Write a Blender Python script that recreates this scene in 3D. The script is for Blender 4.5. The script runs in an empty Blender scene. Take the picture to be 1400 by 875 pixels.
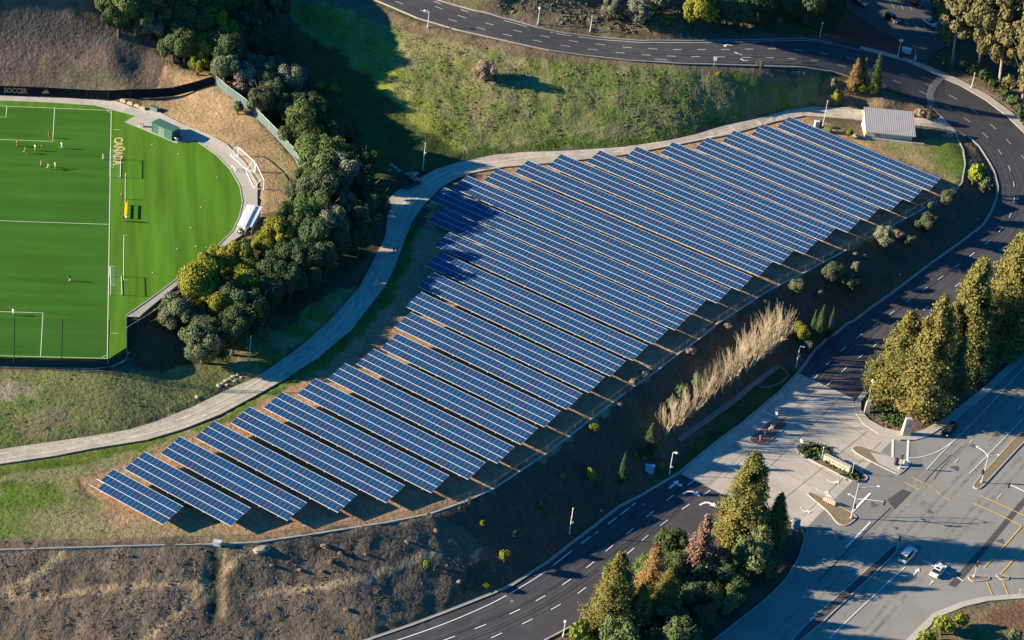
import bpy, bmesh, math, random
import numpy as np
from mathutils import Vector, Matrix
from mathutils.geometry import delaunay_2d_cdt

random.seed(7)
RNG = np.random.default_rng(11)
SC = bpy.context.scene
COL = SC.collection

# ------------------------------------------------------------------ camera
FOC, PITCH, ROLL = 3450.0, 0.5509515870, 0.1311043111
CAM = np.array([0.0, -456.69840915, 280.60247395])
cp, sp, cr, sr = math.cos(PITCH), math.sin(PITCH), math.cos(ROLL), math.sin(ROLL)
FWD = np.array([0, cp, -sp])
UP0 = np.array([0, sp, cp])
RIGHT = np.array([cr, sr * UP0[1], sr * UP0[2]])
UPV = np.array([-sr, cr * UP0[1], cr * UP0[2]])
cam_data = bpy.data.cameras.new('camera')
cam_data.sensor_width = 36.0
cam_data.lens = FOC / 1400.0 * 36.0
cam_data.clip_start = 1.0
cam_data.clip_end = 12000.0
cam = bpy.data.objects.new('camera', cam_data)
COL.objects.link(cam)
cam.matrix_world = Matrix(((RIGHT[0], UPV[0], -FWD[0], CAM[0]),
                           (RIGHT[1], UPV[1], -FWD[1], CAM[1]),
                           (RIGHT[2], UPV[2], -FWD[2], CAM[2]), (0, 0, 0, 1)))
SC.camera = cam

# ------------------------------------------------------------------ light
SUN_EL, SUN_AZ = math.radians(18.5), math.radians(9.0)   # shadows run towards SUN_AZ (from +X)
to_sun = Vector((-math.cos(SUN_AZ) * math.cos(SUN_EL), -math.sin(SUN_AZ) * math.cos(SUN_EL), math.sin(SUN_EL)))
sd = bpy.data.lights.new('sun', 'SUN')
sd.energy = 5.0
sd.angle = math.radians(0.53)
sd.color = (1.0, 0.85, 0.60)
so = bpy.data.objects.new('sun', sd)
so.rotation_euler = to_sun.to_track_quat('Z', 'Y').to_euler()
so.location = (-200, 0, 200)
COL.objects.link(so)
W = bpy.data.worlds.new('World')
SC.world = W
W.use_nodes = True
nt = W.node_tree
nt.nodes.clear()
sky = nt.nodes.new('ShaderNodeTexSky')
sky.sky_type = 'NISHITA'
sky.sun_disc = False
sky.sun_elevation = SUN_EL
sky.sun_rotation = math.atan2(to_sun.x, to_sun.y)
sky.altitude = 250
bg = nt.nodes.new('ShaderNodeBackground')
bg.inputs[1].default_value = 0.086
wo = nt.nodes.new('ShaderNodeOutputWorld')
tint = nt.nodes.new('ShaderNodeMix'); tint.data_type = 'RGBA'; tint.blend_type = 'MULTIPLY'
tint.inputs['Factor'].default_value = 1.0
tint.inputs['B'].default_value = (0.04, 0.42, 0.82, 1)          # the deep blue open shade of the photograph
nt.links.new(sky.outputs[0], tint.inputs['A'])
nt.links.new(tint.outputs['Result'], bg.inputs[0])
nt.links.new(bg.outputs[0], wo.inputs[0])
SC.view_settings.view_transform = 'Standard'
SC.view_settings.look = 'None'
SC.view_settings.gamma = 1.0
SC.view_settings.exposure = 1.3
SC.render.engine = 'CYCLES'
cy = SC.cycles
cy.max_bounces = 4
cy.diffuse_bounces = 2
cy.glossy_bounces = 2
cy.transmission_bounces = 2
cy.transparent_max_bounces = 6
cy.caustics_reflective = False
cy.caustics_refractive = False

# ------------------------------------------------------------------ picture <-> place
def ray_dir(px, py):
    a = (np.asarray(px, float) - 700.0) / FOC
    b = -(np.asarray(py, float) - 437.5) / FOC
    return FWD + a[..., None] * RIGHT + b[..., None] * UPV

def unp(px, py, z=0.0):
    d = ray_dir(px, py)
    t = (z - CAM[2]) / d[..., 2]
    return CAM + d * t[..., None]

def scale_at(p):
    return FOC / float(np.dot(np.asarray(p, float) - CAM, FWD))

# ------------------------------------------------------------------ noise
def vnoise(x, y, seed=0):
    xi = np.floor(x).astype(np.int64); yi = np.floor(y).astype(np.int64)
    fx = x - xi; fy = y - yi
    fx = fx * fx * (3 - 2 * fx); fy = fy * fy * (3 - 2 * fy)
    def h(a, b):
        n = (a * 374761393 + b * 668265263 + seed * 974711) & 0x7fffffff
        n = ((n ^ (n >> 13)) * 1274126177) & 0x7fffffff
        return ((n ^ (n >> 16)) & 0xffff) / 65535.0
    a = h(xi, yi); b = h(xi + 1, yi); c = h(xi, yi + 1); d = h(xi + 1, yi + 1)
    return (a * (1 - fx) + b * fx) * (1 - fy) + (c * (1 - fx) + d * fx) * fy

def fbm(x, y, scale, seed=0, octv=4):
    s = 0; amp = 1; tot = 0
    for o in range(octv):
        s = s + amp * vnoise(x / scale * 2 ** o + 17.3 * o, y / scale * 2 ** o - 9.1 * o, seed + o)
        tot += amp; amp *= 0.5
    return s / tot

def lerp_at(line, x):
    return np.interp(x, [p[0] for p in line], [p[1] for p in line])

# ------------------------------------------------------------------ traced lines (picture pixels of the 1400x875 photograph)
ROAD_FAR = [(560, -16), (596, 0), (648, 15), (700, 28), (735, 38), (775, 46), (826, 52), (876, 56), (951, 56), (1002, 55), (1050, 54),
            (1100, 53), (1138, 58), (1176, 67), (1206, 75), (1241, 85), (1269, 97), (1281, 103), (1314, 118), (1347, 137),
            (1377, 160), (1400, 182), (1428, 215), (1446, 255), (1444, 295), (1400, 348), (1322, 415), (1250, 475), (1187, 527)]
ROAD_NEAR = [(470, -16), (513, 0), (571, 25), (627, 41.5), (700, 58), (750, 69), (801, 76), (863, 83), (926, 87), (977, 88.5),
             (1050, 91), (1100, 92.5), (1138, 98), (1175, 109), (1211, 121), (1239, 131), (1276, 148), (1301, 173), (1324, 187),
             (1339, 201), (1351, 220), (1359, 235), (1364, 255), (1363, 270), (1355, 290), (1344, 308), (1314, 331), (1276, 358),
             (1226, 396), (1191, 421), (1168, 439), (1159, 442), (1143, 456), (1131, 463), (1114, 479), (1103, 495), (1091, 511), (1080, 522),
             (1063, 539), (1019, 576), (986, 600), (957, 623), (929, 646), (911, 657), (876, 678), (846, 693), (816, 717),
             (788, 738), (750, 768), (700, 800), (672, 812), (614, 835), (564, 854), (503, 875), (420, 900)]
ROAD_SOUTH_R = [(690, 905), (744, 875), (797, 847), (850, 808), (905, 765), (960, 726), (1015, 690)]
PATH_TOP = [(-60, 622), (0, 614), (63, 605), (126, 596), (176, 587.5), (214, 576), (264, 556), (314, 531), (350, 516), (388, 490), (414, 471),
            (450, 439), (491, 393), (513, 351), (526, 325), (530, 295), (529, 275), (541, 262), (570, 245), (595, 231), (627, 221),
            (674, 211), (717, 207), (760, 206), (800, 203.5), (857, 200), (903, 194.5), (953, 183), (988, 172), (1043, 160.5), (1077, 150),
            (1110, 145.4), (1160, 146.5), (1176, 150), (1244, 160.5), (1279, 163), (1288, 158)]
PATH_LOW = [(-60, 642), (0, 634), (75, 623), (126, 613), (201, 601), (251, 586), (302, 566), (354, 538), (388, 519), (407, 506), (436, 488),
            (456, 470), (480, 451), (501, 423), (527, 390), (540, 364), (553, 328), (563, 304), (580, 279), (603, 256), (624, 243),
            (646, 236), (689, 228), (760, 222), (850, 212), (930, 197), (1000, 183), (1060, 166), (1100, 158), (1168, 163), (1246, 171),
            (1293, 177), (1308, 180)]
RIM = [(-60, 758), (0, 752), (100, 749), (201, 746), (300, 744), (350, 742), (438, 729), (526, 715), (586, 703.5), (636, 686), (677, 667), (700, 651), (726, 634),
       (747, 620), (779, 596), (809, 572), (839, 549), (870, 526), (899, 506), (927, 484), (956, 463), (981, 442), (1009, 424), (1037, 406),
       (1067, 388.5), (1099, 373), (1129, 357), (1157, 342), (1186, 326), (1239, 298), (1267, 283), (1303, 265), (1315, 250),
       (1319.5, 224), (1316.5, 204), (1311, 193), (1307, 184)]
FIELD_EDGE = [(-80, 128), (0, 129), (70, 131), (130, 136), (185, 150), (255, 172), (300, 198), (335, 225), (357, 258), (352, 300), (333, 325), (290, 352),
              (262, 372), (221, 404), (174, 433), (174, 489), (147.5, 504), (-80, 500)]
ZP, ZF = -4.0, 0.0

def zr_of(line, vals):
    """heights along a polyline, given as (index, z) pairs"""
    idx = [v[0] for v in vals]; zz = [v[1] for v in vals]
    return [(p[0], p[1], float(np.interp(i, idx, zz))) for i, p in enumerate(line)]

far_z = zr_of(ROAD_FAR, [(0, 9.5), (3, 8.5), (6, 6.8), (7, 7.2), (8, 6.8), (9, 6.5), (10, 6.0), (11, 5.0), (13, 2.4), (16, -2.0), (18, -3.8), (20, -5.2), (21, -6), (23, -8), (25, -10), (27, -12.2), (28, -12.8)])
near_z = zr_of(ROAD_NEAR, [(0, 10), (4, 8.3), (6, 7.2), (8, 6.6), (9, 6.3), (10, 5.6), (11, 4.8), (13, 1.8), (15, -1.6), (17, -4.3), (20, -6.3), (23, -7.8), (27, -10.3),
                           (29, -11.6), (32, -12.6), (36, -12.9), (44, -13.2), (48, -13.8), (52, -14.8), (57, -16)])
south_z = zr_of(ROAD_SOUTH_R, [(0, -15.6), (3, -14.4), (6, -13.3)])
CTRL = []
def dens(line3, step=12):
    out = []
    for a, b in zip(line3[:-1], line3[1:]):
        n = max(1, int(math.hypot(b[0] - a[0], b[1] - a[1]) / step))
        for k in range(n):
            t = k / n
            out.append(tuple(a[i] + (b[i] - a[i]) * t for i in range(3)))
    out.append(line3[-1])
    return out
for ln in (far_z, near_z, south_z):
    CTRL += dens(ln)
CTRL += dens([(p[0], p[1], ZP) for p in PATH_TOP[:-3]]) + dens([(p[0], p[1], ZP) for p in PATH_LOW[:-3]])
CTRL += dens([(p[0], p[1], ZP) for p in RIM[:-3]])
CTRL += dens([(p[0], p[1], ZF) for p in FIELD_EDGE])
CTRL += [(x, y, ZF) for x in (-80, 0, 80, 160, 220) for y in (190, 260, 330, 400, 460) if not (x == 220 and y > 390)]
CTRL += [(x, y, z) for x, y, z in (
    # hill beyond the pitch
    (-80, 100, 3), (0, 100, 3.2), (80, 100, 3.5), (160, 108, 3.5), (-80, 60, 8), (0, 60, 8), (80, 60, 8.3), (150, 60, 8.6), (-80, 0, 17), (0, 0, 17), (80, 0, 17.2), (150, 0, 17.2),
    (0, -70, 29), (150, -70, 29), (300, -70, 24), (420, -70, 15),
    (200, 90, 4.4), (200, 60, 8.6), (240, 95, 4.6), (251, 124, 1.9), (270, 112, 3.9), (292, 108, 5.2), (294, 116, 4.6), (318, 134, 3.6), (345, 158, 2.4), (385, 197, 1.1), (404, 222, 0.3), (400, 260, 0), (385, 300, -0.2), (230, 40, 10.5), (200, 0, 17), (250, 0, 15.5), (290, 0, 13),
    (260, 150, 1.1), (300, 165, 1.3), (340, 200, .6),
    # wood between pitch and track
    (320, 80, 3.5), (300, 40, 8), (360, 0, 9.5), (370, 60, 3.2), (400, 110, 0.8), (430, 170, -0.6), (450, 240, -1.6), (430, 310, -1.8), (350, 370, -1.5), (290, 420, -1.6),
    (480, 300, -2.8), (440, 360, -3), (380, 430, -3.1), (330, 470, -3.1), (250, 470, -2.2), (210, 500, -2.2), (300, 505, -3.4),
    (400, 10, 5.5), (430, 60, 2.5), (470, 110, 0.5), (520, 170, -1.5), (560, 215, -3), (500, 230, -2.8), (480, 180, -1.6),
    # bank under the upper road
    (450, 10, 8), (500, 30, 7.2), (560, 60, 6.2), (620, 80, 5.6), (470, 45, 5), (540, 110, 3), (600, 150, 0.3), (650, 190, -2.6),
    # slope below the pitch fence
    (0, 520, -0.6), (80, 520, -0.6), (150, 520, -0.8), (190, 490, -0.8), (0, 570, -2.3), (80, 565, -2.2), (150, 560, -2.4), (230, 530, -2.6),
    # pad and lawn
    (0, 690, ZP), (80, 690, ZP), (140, 720, ZP), (300, 660, ZP), (500, 560, ZP), (620, 460, ZP), (700, 350, ZP), (750, 500, ZP), (850, 300, ZP), (950, 380, ZP), (1050, 250, ZP), (1150, 290, ZP),
    (1200, 220, ZP), (1280, 215, ZP), (1290, 185, -4.2), (1200, 180, ZP),
    # ground beyond the road
    (620, -40, 16), (700, -5, 13), (800, 5, 12), (900, 0, 12), (980, 5, 9), (1050, 10, 8), (700, -70, 25), (900, -70, 24), (1050, -60, 12),
    (1120, 10, 4.0), (1150, 30, 2.6), (1180, 40, 0.4), (1150, 0, 1.6), (1150, -70, 2.5), (1230, 58, -1.6), (1280, 60, -2), (1280, 0, -0.5), (1400, 0, -1.5), (1480, -20, -1), (1350, 90, -3.2), (1400, 120, -4.3), (1480, 180, -6),
    (1480, 260, -8.5), (1480, 340, -10.5),
    # low ground between loop road and avenue
    (1400, 400, -12.2), (1300, 480, -12.6), (1250, 560, -13), (1400, 488, -13.2), (1352, 535, -13.4), (1301, 577, -13.5), (1251, 601, -13.4), (1169, 548, -13.1), (1100, 620, -13.3),
    (1102, 722, -13.4), (1094, 763, -13.6), (1050, 818, -13.9), (979, 874, -14.4), (920, 910, -14.8), (900, 820, -14.2), (1000, 760, -13.6), (1480, 430, -12.6), (1480, 600, -13.5),
    (1400, 700, -13.6), (1250, 700, -13.5), (1200, 800, -13.9), (1300, 790, -13.8), (1314, 824, -13.8), (1239, 875, -14.3), (1400, 812, -13.7), (1480, 870, -13.9), (1350, 870, -13.9), (1150, 920, -14.8), (1480, 930, -14.5), (700, 940, -16.2),
    # ground at the foot of the south slope
    (-80, 800, -8), (-80, 875, -12.5), (0, 800, -7.8), (100, 800, -8), (200, 800, -8.2), (300, 800, -8.6), (400, 800, -9.4), (0, 880, -12.8), (150, 880, -13.2), (300, 880, -13.8), (400, 870, -14), (-80, 980, -17), (150, 980, -17.5), (400, 960, -17.5),
    (950, 600, -11.5), (1000, 560, -11.6), (1050, 510, -11.6), (900, 625, -11.8), (1090, 470, -11.2))]
# a row of points just outside the rim keeps a level shoulder behind the kerb wall
cw = unp(np.array([c[0] for c in CTRL]), np.array([c[1] for c in CTRL]), np.array([c[2] for c in CTRL]))
world_far = [(-3000, -3000, -60), (0, -3000, -60), (3000, -3000, -60), (3000, 0, -40), (3000, 3500, 10), (0, 3500, 60), (-3000, 3500, 60), (-3000, 0, 20),
             (-330, -20, 8), (-330, 150, 30), (-300, -160, -22), (330, -100, -16), (360, 100, -14), (330, 300, 0), (-150, 420, 50), (150, 420, 30), (0, -260, -22), (200, -260, -20), (-200, -260, -24)]
P3 = np.vstack([cw, np.array(world_far, float)])
# ---- grid
core_x = np.arange(-150.0, 190.01, 0.8)
core_y = np.arange(-125.0, 255.01, 0.8)
outx = np.cumsum(np.geomspace(1.2, 420, 26))
XS = np.concatenate([core_x[0] - outx[::-1], core_x, core_x[-1] + outx])
YS = np.concatenate([core_y[0] - outx[::-1], core_y, core_y[-1] + outx])
NX, NY = len(XS), len(YS)
GX, GY = np.meshgrid(XS, YS)
ZS = np.full((NY, NX), np.nan)
res = delaunay_2d_cdt([Vector((p[0], p[1])) for p in P3], [], [], 0, 1e-4)
tv = np.array([(v.x, v.y) for v in res[0]])
tz = np.array([P3[o[0]][2] if len(o) else 0.0 for o in res[3]])
for f in res[2]:
    a, b, c = tv[f[0]], tv[f[1]], tv[f[2]]
    det = (b[1] - c[1]) * (a[0] - c[0]) + (c[0] - b[0]) * (a[1] - c[1])
    if abs(det) < 1e-9:
        continue
    i0, i1 = np.searchsorted(XS, [min(a[0], b[0], c[0]) - 1e-6, max(a[0], b[0], c[0]) + 1e-6])
    j0, j1 = np.searchsorted(YS, [min(a[1], b[1], c[1]) - 1e-6, max(a[1], b[1], c[1]) + 1e-6])
    if i1 <= i0 or j1 <= j0:
        continue
    X = GX[j0:j1, i0:i1]; Y = GY[j0:j1, i0:i1]
    l1 = ((b[1] - c[1]) * (X - c[0]) + (c[0] - b[0]) * (Y - c[1])) / det
    l2 = ((c[1] - a[1]) * (X - c[0]) + (a[0] - c[0]) * (Y - c[1])) / det
    l3 = 1 - l1 - l2
    m = (l1 >= -1e-7) & (l2 >= -1e-7) & (l3 >= -1e-7)
    ZS[j0:j1, i0:i1][m] = (l1 * tz[f[0]] + l2 * tz[f[1]] + l3 * tz[f[2]])[m]
ZS[np.isnan(ZS)] = -20.0
def blur(Z, n):
    for _ in range(n):
        P = np.pad(Z, 1, mode='edge')
        Z = (P[:-2, 1:-1] + P[2:, 1:-1] + P[1:-1, :-2] + P[1:-1, 2:] + 2 * P[1:-1, 1:-1]) / 6.0
    return Z
ZS = blur(ZS, 7)

def Z(x, y):
    x = np.asarray(x, float); y = np.asarray(y, float)
    i = np.clip(np.searchsorted(XS, x) - 1, 0, NX - 2); j = np.clip(np.searchsorted(YS, y) - 1, 0, NY - 2)
    fx = np.clip((x - XS[i]) / (XS[i + 1] - XS[i]), 0, 1); fy = np.clip((y - YS[j]) / (YS[j + 1] - YS[j]), 0, 1)
    return (ZS[j, i] * (1 - fx) + ZS[j, i + 1] * fx) * (1 - fy) + (ZS[j + 1, i] * (1 - fx) + ZS[j + 1, i + 1] * fx) * fy

def G(px, py):
    """the point of the ground seen at a pixel of the photograph (arrays allowed)"""
    px = np.atleast_1d(np.asarray(px, float)); py = np.atleast_1d(np.asarray(py, float))
    d = ray_dir(px, py)
    zs = np.arange(48.0, -45.0, -0.25)
    t = (zs[None, :] - CAM[2]) / d[:, 2:3]
    P = CAM + d[:, None, :] * t[..., None]
    diff = P[..., 2] - Z(P[..., 0], P[..., 1])
    below = diff < 0
    k = np.where(below.any(1), below.argmax(1), len(zs) - 1)
    k = np.maximum(k, 1)
    r = np.arange(len(px))
    d0, d1 = diff[r, k - 1], diff[r, k]
    w = np.where(np.abs(d0 - d1) > 1e-9, d0 / (d0 - d1), 0.5)
    tt = t[r, k - 1] + (t[r, k] - t[r, k - 1]) * np.clip(w, 0, 1)
    out = CAM + d * tt[:, None]
    out[:, 2] = Z(out[:, 0], out[:, 1])
    return out
def g1(px, py):
    return G([px], [py])[0]
def GL(line):
    return G([p[0] for p in line], [p[1] for p in line])

# ------------------------------------------------------------------ polygons
def inside(poly, X, Y):
    poly = np.asarray(poly, float)[:, :2]
    r = np.zeros(X.shape, bool)
    x0, y0 = poly.min(0); x1, y1 = poly.max(0)
    box = (X >= x0) & (X <= x1) & (Y >= y0) & (Y <= y1)
    xs = X[box]; ys = Y[box]
    c = np.zeros(xs.shape, bool)
    n = len(poly)
    for i in range(n):
        xa, ya = poly[i]; xb, yb = poly[(i + 1) % n]
        if ya == yb:
            continue
        cond = ((ya > ys) != (yb > ys)) & (xs < (xb - xa) * (ys - ya) / (yb - ya) + xa)
        c ^= cond
    r[box] = c
    return r
def seg_dist(poly, X, Y, closed=False):
    poly = np.asarray(poly, float)[:, :2]
    D = np.full(X.shape, 1e9)
    n = len(poly)
    for i in range(n if closed else n - 1):
        a = poly[i]; b = poly[(i + 1) % n]
        ab = b - a; L = ab @ ab
        if L < 1e-12:
            continue
        t = np.clip(((X - a[0]) * ab[0] + (Y - a[1]) * ab[1]) / L, 0, 1)
        D = np.minimum(D, np.hypot(X - a[0] - t * ab[0], Y - a[1] - t * ab[1]))
    return D
def resample(pts, step, closed=False):
    pts = np.asarray(pts, float)[:, :2]
    if closed:
        pts = np.vstack([pts, pts[:1]])
    out = []
    for a, b in zip(pts[:-1], pts[1:]):
        n = max(1, int(math.ceil(np.hypot(*(b - a)) / step)))
        for k in range(n):
            out.append(a + (b - a) * k / n)
    if not closed:
        out.append(pts[-1])
    return np.array(out)
def smooth_line(pts, it=2, closed=False):
    pts = np.asarray(pts, float)[:, :2]
    for _ in range(it):
        new = []
        n = len(pts)
        rng = range(n if closed else n - 1)
        if not closed:
            new.append(pts[0])
        for i in rng:
            a = pts[i]; b = pts[(i + 1) % n]
            new += [a * .75 + b * .25, a * .25 + b * .75]
        if not closed:
            new.append(pts[-1])
        pts = np.array(new)
    return pts
def arclen(pts):
    return np.concatenate([[0], np.cumsum(np.hypot(*np.diff(pts[:, :2], axis=0).T))])
def along(pts, s):
    L = arclen(pts)
    return np.stack([np.interp(s, L, pts[:, 0]), np.interp(s, L, pts[:, 1])], -1)

# ------------------------------------------------------------------ objects
def mesh_of(name, verts, faces, mats=None, fm=None, smooth=False):
    me = bpy.data.meshes.new(name)
    me.from_pydata([tuple(v) for v in verts], [], [tuple(f) for f in faces])
    for m in (mats or []):
        me.materials.append(m)
    if fm is not None:
        me.polygons.foreach_set('material_index', np.asarray(fm, np.int32))
    if smooth:
        me.polygons.foreach_set('use_smooth', [True] * len(me.polygons))
    me.update()
    return me
def link(name, me, parent=None, loc=None, rz=0.0):
    o = bpy.data.objects.new(name, me)
    COL.objects.link(o)
    if loc is not None:
        o.location = tuple(float(v) for v in loc)
    if rz:
        o.rotation_euler = (0, 0, rz)
    if parent is not None:
        o.parent = parent
    return o
def thing(name, label, cat, loc=(0, 0, 0), rz=0.0, group=None, me=None):
    o = link(name, me, None, loc, rz)
    o['label'] = label; o['category'] = cat
    if group:
        o['group'] = group
    return o
def struct(o, kind='structure'):
    o['kind'] = kind
    return o
def fast_mesh(name, V, F, mats, smooth=False, fm=None):
    """numpy verts (n,3) and faces (m,k) of equal size"""
    V = np.asarray(V, np.float32); F = np.asarray(F, np.int32)
    me = bpy.data.meshes.new(name)
    k = F.shape[1]
    me.vertices.add(len(V)); me.vertices.foreach_set('co', V.ravel())
    me.loops.add(F.size); me.loops.foreach_set('vertex_index', F.ravel())
    me.polygons.add(len(F))
    me.polygons.foreach_set('loop_start', np.arange(0, F.size, k, dtype=np.int32))
    me.polygons.foreach_set('loop_total', np.full(len(F), k, np.int32))
    for m in mats:
        me.materials.append(m)
    if fm is not None:
        me.polygons.foreach_set('material_index', np.asarray(fm, np.int32))
    if smooth:
        me.polygons.foreach_set('use_smooth', np.ones(len(F), bool))
    me.update(calc_edges=True)
    return me
class MB:
    """collects boxes, tubes and plates into one mesh"""
    def __init__(s):
        s.v = []; s.f = []; s.m = []
    def add(s, V, F, m=0):
        o = len(s.v)
        s.v += [tuple(float(c) for c in p) for p in V]
        s.f += [tuple(i + o for i in f) for f in F]
        s.m += [m] * len(F)
    def box(s, c, d, rz=0.0, m=0, rx=0.0, ry=0.0):
        M = Matrix.Rotation(rz, 3, 'Z') @ Matrix.Rotation(ry, 3, 'Y') @ Matrix.Rotation(rx, 3, 'X')
        V = []
        for x, y, z in ((-1, -1, -1), (1, -1, -1), (1, 1, -1), (-1, 1, -1), (-1, -1, 1), (1, -1, 1), (1, 1, 1), (-1, 1, 1)):
            p = M @ Vector((x * d[0] / 2, y * d[1] / 2, z * d[2] / 2))
            V.append((p.x + c[0], p.y + c[1], p.z + c[2]))
        s.add(V, [(0, 3, 2, 1), (4, 5, 6, 7), (0, 1, 5, 4), (1, 2, 6, 5), (2, 3, 7, 6), (3, 0, 4, 7)], m)
    def tube(s, pts, r, n=6, m=0, cap=True):
        pts = [Vector(p) for p in pts]
        rs = r if isinstance(r, (list, tuple)) else [r] * len(pts)
        rings = []; V = []
        for i, p in enumerate(pts):
            d = (pts[min(i + 1, len(pts) - 1)] - pts[max(i - 1, 0)])
            if d.length < 1e-9:
                d = Vector((0, 0, 1))
            d.normalize()
            a = d.cross(Vector((0.31, 0.87, 0.17)) if abs(d.z) > 0.9 else Vector((0, 0, 1))).normalized()
            b = d.cross(a)
            for k in range(n):
                t = 2 * math.pi * k / n
                V.append(p + (a * math.cos(t) + b * math.sin(t)) * rs[i])
        F = []
        for i in range(len(pts) - 1):
            for k in range(n):
                F.append((i * n + k, i * n + (k + 1) % n, (i + 1) * n + (k + 1) % n, (i + 1) * n + k))
        if cap:
            F.append(tuple(range(n - 1, -1, -1))); F.append(tuple((len(pts) - 1) * n + k for k in range(n)))
        s.add(V, F, m)
    def ball(s, c, r, m=0, nu=8, nv=5):
        V = []; F = []
        rr = r if isinstance(r, (tuple, list)) else (r, r, r)
        V.append((c[0], c[1], c[2] - rr[2]))
        for j in range(1, nv):
            ph = -math.pi / 2 + math.pi * j / nv
            for i in range(nu):
                t = 2 * math.pi * i / nu
                V.append((c[0] + rr[0] * math.cos(ph) * math.cos(t), c[1] + rr[1] * math.cos(ph) * math.sin(t), c[2] + rr[2] * math.sin(ph)))
        V.append((c[0], c[1], c[2] + rr[2]))
        for i in range(nu):
            F.append((0, 1 + (i + 1) % nu, 1 + i))
            F.append((len(V) - 1, 1 + (nv - 2) * nu + i, 1 + (nv - 2) * nu + (i + 1) % nu))
        for j in range(nv - 2):
            for i in range(nu):
                a = 1 + j * nu
                F.append((a + i, a + (i + 1) % nu, a + nu + (i + 1) % nu, a + nu + i))
        s.add(V, F, m)
    def prism(s, poly, z0, z1, m=0):
        n = len(poly)
        V = [(p[0], p[1], z0) for p in poly] + [(p[0], p[1], z1) for p in poly]
        F = [tuple(range(n - 1, -1, -1)), tuple(range(n, 2 * n))] + [(i, (i + 1) % n, n + (i + 1) % n, n + i) for i in range(n)]
        s.add(V, F, m)
    def mesh(s, name, mats, smooth=False):
        return mesh_of(name, s.v, s.f, mats if isinstance(mats, (list, tuple)) else [mats], s.m, smooth)
    def part(s, name, mats, parent, smooth=False, label=None, loc=None, rz=0.0):
        o = link(name, s.mesh(name, mats, smooth), parent, loc, rz)
        if label:
            o['label'] = label
        return o

def signed_area(p):
    x, y = p[:, 0], p[:, 1]
    return 0.5 * np.sum(x * np.roll(y, -1) - np.roll(x, -1) * y)
SHEETS = []          # world polygons under which the ground mesh is kept low
def sheet(name, poly, dz, mat, grid=2.5, skirt=0.35, parent=None, flat=None, press=True, world=False):
    """a draped slab with skirts; poly in photo pixels (or world x, y)"""
    P = np.asarray(poly, float)[:, :2] if world else GL(poly)[:, :2]
    if signed_area(P) < 0:
        P = P[::-1]
    B = resample(P, grid, True)
    x0, y0 = B.min(0); x1, y1 = B.max(0)
    gx, gy = np.meshgrid(np.arange(x0 + grid / 2, x1, grid), np.arange(y0 + grid / 2, y1, grid))
    gx = gx.ravel(); gy = gy.ravel()
    ok = inside(B, gx, gy)
    gx = gx[ok]; gy = gy[ok]
    if len(gx):
        ok = seg_dist(B, gx, gy, True) > grid * 0.45
        gx = gx[ok]; gy = gy[ok]
    pts = np.vstack([B, np.stack([gx, gy], 1)]) if len(gx) else B
    nb = len(B)
    r = delaunay_2d_cdt([Vector(p) for p in pts], [], [list(range(nb))], 1, 1e-5)
    V = np.array([(v.x, v.y) for v in r[0]])
    zf = (lambda x, y: np.full(np.shape(x), float(flat))) if flat is not None else Z
    zz = zf(V[:, 0], V[:, 1]) + dz
    verts = [(V[i, 0], V[i, 1], zz[i]) for i in range(len(V))]
    faces = [tuple(f) for f in r[2]]
    if skirt:
        o = len(verts)
        bz = zf(B[:, 0], B[:, 1])
        verts += [(B[i, 0], B[i, 1], bz[i] + dz) for i in range(nb)] + [(B[i, 0], B[i, 1], bz[i] + dz - skirt) for i in range(nb)]
        faces += [(o + i, o + nb + i, o + nb + (i + 1) % nb, o + (i + 1) % nb) for i in range(nb)]
    me = mesh_of(name, verts, faces, [mat])
    if press:
        SHEETS.append(P)
    return link(name, me, parent)
def band(name, line, width, mat, z0=-0.2, z1=0.12, parent=None, closed=False, step=1.6, offset=0.0, taper=None, world=False, flat=None):
    """a strip with box section that follows a line over the ground: kerbs, low walls, painted lines (z0 None = flat)"""
    P = np.asarray(line, float)[:, :2] if world else GL(line)[:, :2]
    P = resample(P, step, closed)
    n = len(P)
    if closed:
        T = np.roll(P, -1, 0) - np.roll(P, 1, 0)
    else:
        T = np.gradient(P, axis=0)
    T = T / np.maximum(np.hypot(T[:, 0], T[:, 1]), 1e-9)[:, None]
    N = np.stack([-T[:, 1], T[:, 0]], 1)
    L = P + N * (offset + width / 2); R = P + N * (offset - width / 2)
    zl = (Z(L[:, 0], L[:, 1]) if flat is None else np.full(n, flat)); zr = (Z(R[:, 0], R[:, 1]) if flat is None else np.full(n, flat))
    if z0 is not None:
        zl = zr = np.maximum(zl, zr)
    V = [(L[i, 0], L[i, 1], zl[i] + z1) for i in range(n)] + [(R[i, 0], R[i, 1], zr[i] + z1) for i in range(n)]
    F = []
    rng = range(n if closed else n - 1)
    for i in rng:
        j = (i + 1) % n
        F.append((n + i, n + j, j, i))
    if z0 is not None:
        V += [(L[i, 0], L[i, 1], zl[i] + z0) for i in range(n)] + [(R[i, 0], R[i, 1], zr[i] + z0) for i in range(n)]
        for i in rng:
            j = (i + 1) % n
            F.append((i, j, 2 * n + j, 2 * n + i))
            F.append((n + j, n + i, 3 * n + i, 3 * n + j))
        if not closed:
            F.append((0, 2 * n, 3 * n, n)); F.append((n - 1, 2 * n - 1, 4 * n - 1, 3 * n - 1))
    return link(name, mesh_of(name, V, F, [mat]), parent)

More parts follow.
